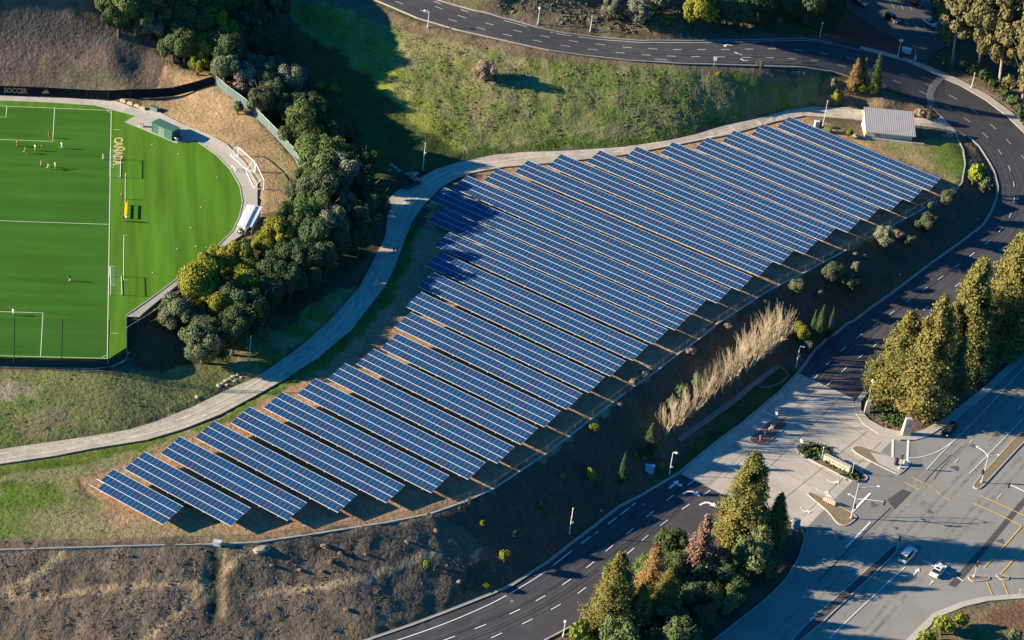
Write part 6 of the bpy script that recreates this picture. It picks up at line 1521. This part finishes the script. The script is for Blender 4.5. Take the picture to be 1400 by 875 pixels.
for k, (px, py) in enumerate(((1287, 186), (1298, 185))):
    c = g1(px, py); q = MB()
    for x, y, dx, dy in ((-.75, 0, .16, 1.5), (.75, 0, .16, 1.5), (0, .75, 1.66, .16), (0, -.75, 1.66, .16)): q.box((x, y, .04), (dx, dy, .14))
    q.box((0, 0, .02), (1.3, 1.3, .06), m=1)
    thing('vault_lid', 'square utility lid with a pale rim in the lawn by the bend, ' + ('left' if k == 0 else 'right') + ' one', 'lid', (c[0], c[1], float(Z(c[0], c[1]))), -.25, 'utility lids by the bend', q.mesh('vault_lid', [M_WALK, M_PATCHL]))
def cabinet(px, py, dims, m, label, rz=0.0, cap=None, name='utility_cabinet'):
    T = thing(name, label, 'cabinet', g1(px, py), rz); w, d_, h = dims
    boxpart(T, 'body', -w / 2, w / 2, -d_ / 2, d_ / 2, -.1, h, m); boxpart(T, 'lid', -w / 2 - .05, w / 2 + .05, -d_ / 2 - .05, d_ / 2 + .05, h, h + .08, cap or m)
    boxpart(T, 'door', -w * .4, w * .4, -d_ / 2 - .03, -d_ / 2 - .002, .1, h * .9, cap or m)
    boxpart(T, 'handle', w * .2, w * .3, -d_ / 2 - .06, -d_ / 2 - .032, h * .5, h * .62, M_BLACK)
    return T
M_CABW = mat('white_cabinet', (.62, .64, .64), .5); M_CABG = mat('green_cabinet', (.12, .17, .06), .6); M_CABD = mat('dark_cabinet', (.05, .055, .06), .5); M_CABB = mat('blue_grey_cabinet', (.35, .55, .7), .5)
cabinet(1116, 174, (1.2, 1, 1.7), M_CABW, 'white electrical cabinet at the top right end of the array', .3); cabinet(1120.5, 173.5, (.8, .8, 1.6), M_CABD, 'dark electrical cabinet beside the white one', .3); cabinet(1131, 181, (1.7, 1.4, 1.6), M_CABG, 'green transformer box near the ribbed-roof building', -.4)
cabinet(889, 646, (1.3, .8, 1.7), M_CABB, 'tall pale blue utility cabinet beside the loop road'); cabinet(884.5, 643, (.8, .7, 1.3), M_CABB, 'short pale blue utility cabinet left of the tall one'); cabinet(1138, 446, (.7, .7, 1.5), mat('bright_blue_bin', (.03, .2, .6), .5), 'bright blue bin beside the small firs', 0, name='blue_bin')
cabinet(1087, 722, (1.4, .9, 2.2), mat('grey_blue_cabinet', (.25, .3, .36), .5), 'grey blue cabinet at the corner of the lower grove', .5); cabinet(1224.5, 636, (.7, .6, 1.6), M_CABD, 'dark signal cabinet on the traffic island', .4); cabinet(1238.5, 635.5, (.9, .7, 1.0), M_WHITE, 'white push-button housing at the tip of the traffic island', .4)
cabinet(1231.5, 79, (.9, .8, 1.5), M_CABD, 'dark ticket machine beside the car park gate'); cabinet(1239, 71.5, (2.4, 1.2, 1.2), M_WHITE, 'white kiosk box at the car park gate', -.3)
cabinet(297, 745, (1.4, .8, .9), M_CABW, 'white drain housing on the array platform edge', 0)
# ================================================================== LAMPS
def lamp(bx, by, ty, label, style='globe', arm=0.9, ang=-.2, mid=0, r=.085):
    p = g1(bx, by); h = (by - ty) / (scale_at(p) * .855)
    T = thing('street_lamp', label, 'lamp', p)
    q = MB(); q.tube([(0, 0, -.2), (0, 0, .45)], .24, 8); q.part('base', M_WALK, T)
    q = MB(); q.tube([(0, 0, .4), (0, 0, h)], [r * 1.3, r * .8], 8); q.part('pole', M_WHITE, T)
    c, s = math.cos(ang), math.sin(ang)
    if style == 'globe':
        q = MB(); q.ball((0, 0, h + .2), .32, 0, 10, 7); q.part('lamp_head', M_WHITE, T, True)
    elif style == 'arm':
        q = MB(); q.tube([(0, 0, h - .1), (c * arm * .6, s * arm * .6, h + .15), (c * arm, s * arm, h + .1)], .06, 6); q.part('arm', M_WHITE, T)
        q = MB(); q.ball((c * (arm + .2), s * (arm + .2), h + .05), (.42, .3, .2), 0, 10, 6); q.part('lamp_head', M_WHITE, T, True)
    elif style == 'flood':
        for k in range(2):
            q = MB(); q.box((.25 * (k * 2 - 1), 0, h + .1), (.45, .4, .5), rz=.4 * k); q.part('lamp_head', M_WHITE, T)
    else:
        q = MB(); q.tube([(0, 0, h), (0, 0, h + .25)], .13, 8); q.part('lamp_head', M_WHITE, T)
    if mid:
        q = MB(); q.box((.22, 0, h * mid), (.4, .25, .3)); q.part('camera_box', M_WHITE, T)
    return T
lamp(584.6, 38, 17.5, 'white lamp post on the near verge of the upper road, leftmost lamp', 'arm', .9, 2.9); lamp(735.3, 33, 13.5, 'white lamp post beyond the upper road, left of two'); lamp(806.8, 43, 24, 'white lamp post beyond the upper road, right of two', 'plain')
lamp(1120.8, 50.5, 33.5, 'white lamp post beside the dark ground left of the car park'); lamp(1227, 79, 57, 'white floodlight post at the car park gate', 'flood'); lamp(1328, 120.5, 101.5, 'white lamp post on the bend sidewalk under the eucalyptus', 'plain')
lamp(1125, 171.5, 140, 'tall white post behind the solar array near the building', 'plain', mid=.62, r=.07); lamp(577.8, 233, 198, 'white post at the shaded corner of the gravel track', 'plain', mid=.68); lamp(778.3, 730, 694, 'white post alone on the dark slope, half in sun', 'plain', mid=.48, r=.1)
lamp(915, 648.5, 617, 'white curved lamp beside the concrete entrance', 'arm', .55, -.2, .35); lamp(1088, 502.5, 473, 'white curved lamp beside the rain garden', 'arm', .55, -.2, .55); lamp(770, 870, 849.5, 'white lamp post at the lower left tip of the redwood grove'); lamp(340.6, 494, 460, 'thin post with white base boxes on the lit grass below the wood', 'plain', mid=.1, r=.05)
# signs
def sign(px, py, ty, label, shape, col, w=.6, h=.6, rz=0.0, name='road_sign'):
    p = g1(px, py); H = (py - ty) / (scale_at(p) * .855)
    T = thing(name, label, 'sign', p, rz)
    q = MB(); q.tube([(0, 0.03, -.1), (0, .03, H)], .035, 6); q.part('post', M_POLE, T)
    q = MB()
    n = {'oct': 8, 'diamond': 4, 'round': 14}.get(shape)
    if n:
        a0 = math.pi / 8 if shape == 'oct' else math.pi / 2
        P = [(w / 2 * math.cos(a0 + 2 * math.pi * k / n), h / 2 * math.sin(a0 + 2 * math.pi * k / n)) for k in range(n)]
    else:
        P = [(-w / 2, -h / 2), (w / 2, -h / 2), (w / 2, h / 2), (-w / 2, h / 2)]
    V = [(x, -.03, H + z - h * .3) for x, z in P] + [(x, -.005, H + z - h * .3) for x, z in P]; n = len(P)
    q.add(V, [tuple(range(n)), tuple(range(2 * n - 1, n - 1, -1))] + [(i, n + i, n + (i + 1) % n, (i + 1) % n) for i in range(n)])
    q.part('board', col, T)
    return T
M_BACK = mat('sign_back', (.7, .62, .58), .5); M_BLUEW = mat('pale_blue_sign', (.5, .62, .7), .5)
sign(664.3, 803, 797, 'yellow diamond sign beside the loop road, seen in the sun', 'diamond', M_YEL, 1.5, 1.5); sign(976, 91, 79, 'white square sign on the verge of the upper road near the arrows', 'square', M_WHITE, .9, 1.1)
sign(1059, 577.5, 563, 'pale octagonal sign at the top of the red bark island', 'oct', M_BACK, .9, .9, -.8); sign(1054, 593, 582, 'pale square sign in the middle of the red bark island', 'square', M_BACK, .9, .9, -.8); sign(1094, 612, 601, 'pale octagonal sign at the left tip of the planted island', 'oct', M_BACK, .9, .9, -.8)
sign(1248.6, 594, 577, 'blue white sign on a post right of the stone pylon', 'square', M_BLUEW, .7, .8, .3); sign(821.7, 700.5, 697, 'short white marker on the dark slope beside the loop road', 'round', M_WHITE, .45, .45, name='marker_post'); sign(1229.6, 378, 374, 'short white marker on the slope above the loop road bend', 'round', M_WHITE, .45, .45, name='marker_post')
sign(1393, 814, 805, 'small white post sign on the lower right sidewalk', 'square', M_WHITE, .5, .3)
for px, py, ty, lb in ((1122.9, 628, 611.5, 'thin white light post at the left end of the entrance sign wall'), (1164.6, 648.5, 633.5, 'thin white light post at the right end of the entrance sign wall')):
    lamp(px, py, ty, lb, 'plain', r=.05)
# bollards
M_BOL = mat('tan_bollard', (.5, .36, .27), .7, var=.15)
bm = MB(); bm.prism([(.17, .17), (-.17, .17), (-.17, -.17), (.17, -.17)], 0, 1.0); bm.prism([(.2, .2), (-.2, .2), (-.2, -.2), (.2, -.2)], 1.0, 1.1); bm = bm.mesh('bollard', M_BOL)
for k, (px, py) in enumerate(((1062.3, 580.5), (1057.6, 585), (1051, 591.5), (1044.8, 596.5), (1038.8, 602))):
    p = g1(px, py); p[2] += .13
    thing('bollard', ('topmost', 'second', 'middle', 'fourth', 'lowest')[k] + ' tan bollard in the row on the red bark island', 'bollard', p, -.7, 'bollards on the red bark island', bm)
# stone pylons and sign wall
M_STONE = mat('tan_stone', (.48, .41, .33), .85, var=.16, scale=2.2, bump=.03)
def pylon(px, py, w, h, label, rz, emblem=False):
    p = g1(px, py); p[2] += .1
    T = thing('stone_pylon', label, 'pylon', p, rz)
    q = MB(); a_, b2 = w / 2, w * .36
    q.add([(-a_, -a_ * .8, -.2), (a_, -a_ * .8, -.2), (a_, a_ * .8, -.2), (-a_, a_ * .8, -.2), (-b2, -b2 * .75, h), (b2, -b2 * .75, h), (b2, b2 * .75, h), (-b2, b2 * .75, h)], [(0, 1, 5, 4), (1, 2, 6, 5), (2, 3, 7, 6), (3, 0, 4, 7), (4, 5, 6, 7)])
    q.part('shaft', M_STONE, T)
    q = MB(); q.prism([(-b2 * .95, -b2 * .7), (b2 * .95, -b2 * .7), (b2 * .95, b2 * .7), (-b2 * .95, b2 * .7)], h + .002, h + .12); q.part('cap', M_STONE, T)
    if emblem:
        q = MB(); q.tube([(0, -a_ * .64, h * .66), (0, -a_ * .72, h * .66)], .26, 12); q.part('emblem', mat('rust_emblem', (.25, .08, .05), .7), T)
    return T
pylon(1238, 594, 1.9, 4.0, 'large tapered stone pylon with a rust round emblem at the avenue corner', .15, True)
pylon(1184.7, 564, 1.2, 2.8, 'small tapered stone pylon at the left of the corner planting', .1)
lamp(1187, 549, 521, 'white globe lamp rising behind the small stone pylon', 'globe')
a, b_ = g1(1124.6, 630), g1(1160, 648); d = b_ - a; Lw = float(np.hypot(*d[:2]))
SW = thing('entrance_sign', 'long stone entrance sign wall with two rows of lettering in the planted island', 'sign', (a[0], a[1], float(Z(a[0], a[1])) + .1), math.atan2(d[1], d[0]))
boxpart(SW, 'wall_body', 0, Lw, 0, .9, -.2, 1.35, M_STONE); boxpart(SW, 'cap', -.06, Lw + .06, -.06, .96, 1.352, 1.45, M_WALK)
M_LETT = mat('bronze_letter', (.10, .055, .035), .6)
for body, zb_, x0, x1, h_ in (('CA\u00d1ADA COLLEGE', .70, .12, .9, .36), ('CANADA ROAD', .22, .3, .7, .22)):
    if 'ROAD' in body: continue
    me, co = text_mesh('lettering', body, .01)
    uu = (co[:, 0] - co[:, 0].min()) / (co[:, 0].max() - co[:, 0].min())
    me.vertices.foreach_set('co', np.column_stack([Lw * (x0 + (x1 - x0) * uu), np.full(len(co), -.012), zb_ + co[:, 1] / .7 * h_]).astype(np.float32).ravel()); me.materials.clear(); me.materials.append(M_LETT); me.update()
    link('lettering', me, SW)
# crossing lines at the corner
line_mark('crossing_line', [(1220.6, 600.6), (1220, 626)], .5, avenue); line_mark('crossing_line', [(1241.7, 602), (1240.2, 632)], .5, avenue); line_mark('crossing_line', [(1164, 701), (1190, 674.5)], .5, avenue)
# traffic signals
M_SIG = mat('signal_black', (.02, .022, .024), .5)
def signal(px, py, ty, label, arms=(), heads=(), r=.1, base=True, light=None):
    p = g1(px, py); p[2] += .12; H = (py - ty) / (scale_at(p) * .855)
    T = thing('traffic_signal', label, 'signal', p)
    if base:
        q = MB(); q.tube([(0, 0, -.3), (0, 0, .35)], .28, 8); q.part('base', M_WALK, T)
    q = MB(); q.tube([(0, 0, .3), (0, 0, H)], [r, r * .7], 8); q.part('pole', M_POLE, T)
    for kind, h0, tx, ty_, h1 in arms:
        e = unp(tx, ty_, p[2] + h1) - p
        q = MB(); q.tube([(0, 0, h0), (e[0] * .35, e[1] * .35, h0 + (h1 - h0) * .75), (e[0], e[1], h1)], [.09, .075, .05], 6); q.part('arm' if kind == 'lamp' else 'mast_arm', M_WHITE, T)
        q = MB()
        if kind == 'lamp':
            q.ball((e[0], e[1], h1), (.42, .25, .14), 0, 8, 5); q.part('lamp_head', M_WHITE, T)
        else:
            q.box((e[0], e[1], h1 - .3), (.36, .34, 1.1)); hd = q.part('signal_head', M_SIG, T)
            for k, c in enumerate(((.3, .02, .02), (.3, .16, .02), (.02, .2, .08))):
                v = MB(); v.tube([(e[0], e[1] - .172, h1 + .05 - .33 * k), (e[0], e[1] - .2, h1 + .05 - .33 * k)], .11, 8); v.part('lens', M_LENS[k], hd)
    for h0, dx, dy in heads:
        q = MB(); q.box((dx, dy, h0), (.36, .34, 1.1)); hd = q.part('signal_head', M_SIG, T)
        for k in range(3):
            v = MB(); v.tube([(dx, dy - .172, h0 + .33 - .33 * k), (dx, dy - .2, h0 + .33 - .33 * k)], .11, 8); v.part('lens', M_LENS[k], hd)
    return T
M_LENS = [mat('red_lens', (.25, .02, .02), .3), mat('amber_lens', (.28, .15, .02), .3), mat('green_lens', (.02, .18, .08), .3)]
signal(1163.4, 709, 659, 'tall signal pole with a street light arm and mast arm on the corner island', [('lamp', 7.4, 1201.7, 665, 7.7), ('mast', 4.8, 1209.7, 686, 5.2), ('lamp', 4.8, 1161.7, 676, 5.3)], [(3.0, .3, 0)], .13)
signal(1341.7, 660, 618.5, 'double-armed street light with a signal at the tip of the tan median', [('lamp', 6.6, 1336.6, 611, 7.4), ('lamp', 6.6, 1365.6, 622, 6.6)], [(2.6, -.3, 0)], .11)
signal(1229.8, 641, 620, 'short signal post on the traffic island', (), [(3.0, 0, -.05)], .07)
signal(1226.8, 751, 733, 'short signal post with a pale base at the end of the dark median', (), [(2.6, 0, -.05)], .07)
signal(1331.6, 789, 766, 'short signal post with a tall black head on the small side island', (), [(3.1, 0, -.05)], .07)
signal(1442, 727, 670, 'mast arm signal reaching in from the right edge', [('mast', 5.5, 1380, 662, 5.8)], (), .13)
# barrier, barricades
Bg = thing('barrier_gate', 'yellow barrier arm standing at the car park gate', 'barrier', g1(1250.7, 82)); boxpart(Bg, 'cabinet', -.25, .25, -.2, .2, 0, 1.1, M_WHITE); q = MB(); q.tube([(0, 0, 1.0), (-.35, .3, 2.9)], .09, 6); q.part('arm', M_YEL, Bg)
M_ORANGE = mat('orange_plastic', (.75, .22, .06), .6)
for k, (px, py) in enumerate(((1129.5, 688), (1136, 691))):
    T = thing('barricade', 'orange and white striped barricade on the corner island, ' + ('left' if k == 0 else 'right') + ' one', 'barricade', g1(px, py) + np.array([0, 0, .13]), -.4, 'barricades on the corner island')
    for j in range(3):
        o = boxpart(T, 'board', -.8, .8, -.04, .04, .25 + .32 * j, .47 + .32 * j, M_WHITE if j % 2 == 0 else M_ORANGE)
        for s in range(3): boxpart(T, 'stripe', -.7 + s * .55, -.45 + s * .55, -.05, .05, .252 + .32 * j, .468 + .32 * j, M_ORANGE if j % 2 == 0 else M_WHITE)
    for sx in (-.75, .75): boxpart(T, 'leg', sx - .05, sx + .05, -.35, .35, 0, .08, M_ORANGE); boxpart(T, 'upright', sx - .05, sx + .05, -.035, .035, .08, 1.15, M_ORANGE)
# rocks
def rock_mesh(seed, m):
    rng = random.Random(seed); bm_ = bmesh.new(); bmesh.ops.create_icosphere(bm_, subdivisions=2, radius=1.0)
    for v in bm_.verts:
        v.co *= 1 + rng.uniform(-.22, .16); v.co.z *= .7
    me = bpy.data.meshes.new('boulder'); bm_.to_mesh(me); bm_.free(); me.materials.append(m); return me
M_ROCK = mat('pale_rock', (.40, .32, .245), .9, var=.3, scale=2); M_ROCKB = mat('grey_rock', (.33, .32, .31), .9, var=.3, scale=2)
RK = [rock_mesh(s, M_ROCK) for s in (1, 2)] + [rock_mesh(3, M_ROCKB)]
def rock(px, py, r, label, k=0, group=None, rz=0.0, st=1.0):
    o = thing('boulder', label, 'rock', g1(px, py), rz, group, RK[k]); o.scale = (r * st, r, r * .8)
rock(357, 751, 1.0, 'pale tan rock slab just below the array platform kerb', 0, None, .6, 1.8); rock(627, 795, .55, 'pale tan rock under the small green shrub near the road', 1); rock(269.5, 543, .6, 'single tan boulder at the edge of the gravel track', 0); rock(1079, 730, .6, 'pale boulder beside the grey blue cabinet', 1); rock(196, 42, 1.0, 'tan boulder on the hill beside the wood', 0)
PILE = 'boulders piled beside the gravel track'
for px, py, r, k in ((299, 527, .7, 2), (304, 524, .6, 0), (309, 521, .7, 1), (314, 518, .6, 0), (319, 515, .7, 1), (325, 512, .6, 0), (330, 516, .5, 1), (310, 526, .5, 0), (321, 521, .55, 1)):
    rock(px, py, r * .72, 'pale boulder in the pile beside the gravel track', k, PILE, random.uniform(0, 6), 1.2)
for k, (px, py) in enumerate(((535, 226), (540, 229), (545, 233), (533, 233))):
    rock(px, py, .6, 'grey boulder heaped in deep shade behind the parked truck', 2, 'boulders behind the parked truck', k)
Wg = thing('wing_wall', 'pale triangular concrete wing wall in the shade beside the gravel track', 'wall', g1(559, 240))
p0, p1, p2 = [Vector(g1(*c) - np.array(Wg.location)) for c in ((553, 237), (563, 243), (572, 238))]
for a_, b2, h0, h1 in ((p0, p1, .1, 1.6), (p1, p2, 1.6, .5)):
    dd = (b2 - a_).normalized(); nn = Vector((-dd.y, dd.x, 0)) * .15; q = MB()
    q.add([a_ - nn, b2 - nn, b2 - nn + Vector((0, 0, h1)), a_ - nn + Vector((0, 0, h0)), a_ + nn, b2 + nn, b2 + nn + Vector((0, 0, h1)), a_ + nn + Vector((0, 0, h0))], [(0, 1, 2, 3), (7, 6, 5, 4), (0, 4, 5, 1), (1, 5, 6, 2), (2, 6, 7, 3), (3, 7, 4, 0)]); q.part('wall_face', M_WALK, Wg)
# ================================================================== VEHICLES
def paint_mat(name, c):
    m = mat(name, c, .25, spec=.5); m.node_tree.nodes['Principled BSDF'].inputs['Coat Weight'].default_value = .5; return m
M_GLASS = mat('car_glass', (.015, .02, .025), .08, spec=.6); M_TYRE = mat('tyre_rubber', (.015, .015, .015), .85); M_RIM = mat('wheel_rim', (.5, .5, .52), .35, metal=.6); M_HEADL = mat('headlight_glass', (.8, .8, .75), .15); M_TAIL = mat('tail_light', (.35, .01, .01), .3); M_PLATE = mat('plate', (.7, .7, .68), .5)
def car(rear_px, front_px, label, colm, kind='suv', name='car', cat='car'):
    a_ = g1(*rear_px); b2 = g1(*front_px); c = (a_ + b2) / 2; d_ = b2 - a_; L = {'suv': 4.9, 'sedan': 4.6, 'truck': 5.6, 'van': 5.6}[kind]; w = 1.9; H = {'suv': 1.78, 'sedan': 1.45, 'truck': 1.8, 'van': 2.0}[kind]; kind = 'suv' if kind == 'van' else kind
    c[2] = float(Z(c[0], c[1])) + .02
    T = thing(name, label, cat, c, math.atan2(d_[1], d_[0]))
    def loft(prof, secs, m, nm, par=T):
        # secs: list of (x, half width bottom, half width top, z0, z1)
        V = []; F = []
        for x, wb, wt, z0, z1 in secs:
            V += [(x, -wb, z0), (x, -wb, z0 + (z1 - z0) * .55), (x, -wt, z1), (x, wt, z1), (x, wb, z0 + (z1 - z0) * .55), (x, wb, z0)]
        n = len(secs)
        for i in range(n - 1):
            for k in range(6):
                F.append((6 * i + k, 6 * (i + 1) + k, 6 * (i + 1) + (k + 1) % 6, 6 * i + (k + 1) % 6))
        F += [tuple(range(5, -1, -1)), tuple(6 * (n - 1) + k for k in range(6))]
        q = MB(); q.add(V, [f[::-1] for f in F]); return q.part(nm, m, par)
    h = L / 2; zb_ = .28; bh = .98 if kind != 'sedan' else .88
    loft(0, [(-h, .78, .72, zb_ + .15, bh - .12), (-h + .12, .92, .84, zb_, bh), (-h * .5, w / 2, .88, zb_, bh + .02), (h * .3, w / 2, .88, zb_, bh), (h * .72, .93, .84, zb_, bh - .1), (h - .12, .86, .76, zb_, bh - .2), (h, .7, .6, zb_ + .12, bh - .32)], colm, 'body')
    if kind == 'suv': cab = [(-h + .1, .78, .62, bh, bh + .25), (-h + .35, .82, .68, bh, H - .03), (-.2, .84, .70, bh, H), (h * .18, .82, .68, bh, H - .04), (h * .42, .78, .64, bh - .02, bh + .08)]
    elif kind == 'sedan': cab = [(-h + .65, .74, .6, bh, bh + .06), (-h + 1.25, .80, .62, bh, H - .05), (-.1, .82, .64, bh, H), (h * .14, .80, .62, bh, H - .05), (h * .45, .76, .6, bh - .03, bh + .04)]
    else: cab = [(-.45, .80, .66, bh, H - .06), (-.3, .82, .68, bh, H), (.6, .82, .68, bh, H - .02), (1.25, .78, .64, bh - .02, bh + .06)]
    g_ = loft(0, [(x, wb, wt, z0, z1 - .05) for x, wb, wt, z0, z1 in cab], M_GLASS, 'windows')
    xs = [s[0] for s in cab]
    roofx = [s for s in cab if s[4] > H - .12]
    x0, x1 = roofx[0][0], roofx[-1][0]
    boxpart(T, 'roof', x0 - .02, x1 + .02, -.66, .66, H - .075, H - .005, colm)
    for sx in (x0 + .03, (x0 + x1) / 2, x1 - .03):
        for sy in (-1, 1):
            q = MB(); q.tube([(sx, sy * .84, bh), (sx, sy * .67, H - .04)], .05, 5); q.part('pillar', colm, T)
    if kind == 'truck': boxpart(T, 'bed', -h + .2, -.6, -.72, .72, bh + .03, bh + .05, M_BLACK)
    if kind == 'sedan': boxpart(T, 'sunroof', x0 + .25, x0 + .85, -.4, .4, H - .003, H + .006, M_GLASS)
    for sx in (-h * .62, h * .62):
        for sy in (-1, 1):
            q = MB(); q.tube([(sx, sy * .76, .34), (sx, sy * .97, .34)], .34, 14); wl = q.part('wheel', M_TYRE, T)
            q = MB(); q.tube([(sx, sy * .965, .34), (sx, sy * .99, .34)], .2, 10); q.part('rim', M_RIM, wl)
    for sy in (-1, 1):
        boxpart(T, 'headlight', h - .16, h - .02, sy * .62 - .16, sy * .62 + .16, .62, .76, M_HEADL); boxpart(T, 'tail_light', -h - .01, -h + .1, sy * .68 - .12, sy * .68 + .12, .68, .86, M_TAIL)
        boxpart(T, 'mirror', h * .28, h * .28 + .14, sy * 1.02 - .09, sy * 1.02 + .09, bh, bh + .16, colm)
    boxpart(T, 'plate', -h - .02, -h + .02, -.25, .25, .5, .62, M_PLATE)
    boxpart(T, 'bumper', -h - .06, -h + .14, -.8, .8, .34, .52, colm)
    return T
PW_ = paint_mat('white_car_paint', (.8, .8, .8)); PB_ = paint_mat('black_car_paint', (.02, .02, .022)); PG_ = paint_mat('dark_grey_car_paint', (.05, .055, .065)); PS_ = paint_mat('silver_car_paint', (.5, .52, .55))
car((1231.5, 771.5), (1249.5, 752), 'white sport utility car waiting beside the end of the dark median', PW_, 'van'); car((1275.5, 790), (1288.5, 776), 'white sedan with a dark sunroof at the stop line', PW_, 'sedan')
car((1304, 584), (1289, 598.5), 'black sport utility car turning right at the stone pylon corner', PB_, 'suv'); car((552, 258), (573, 248), 'dark pickup truck parked on the shaded gravel track', PG_, 'truck', 'pickup_truck', 'truck')
car((1266, 29), (1277, 38), 'white car parked at the edge of the eucalyptus in the car park', PW_, 'sedan'); car((1212, 23), (1226, 33), 'dark car in the middle of the shaded car park', PB_, 'suv'); car((1247, 2), (1259, 11), 'dark car at the top of the shaded car park', PB_, 'suv'); car((1168, 2), (1180, 9), 'dark car at the left of the shaded car park', PG_, 'suv')
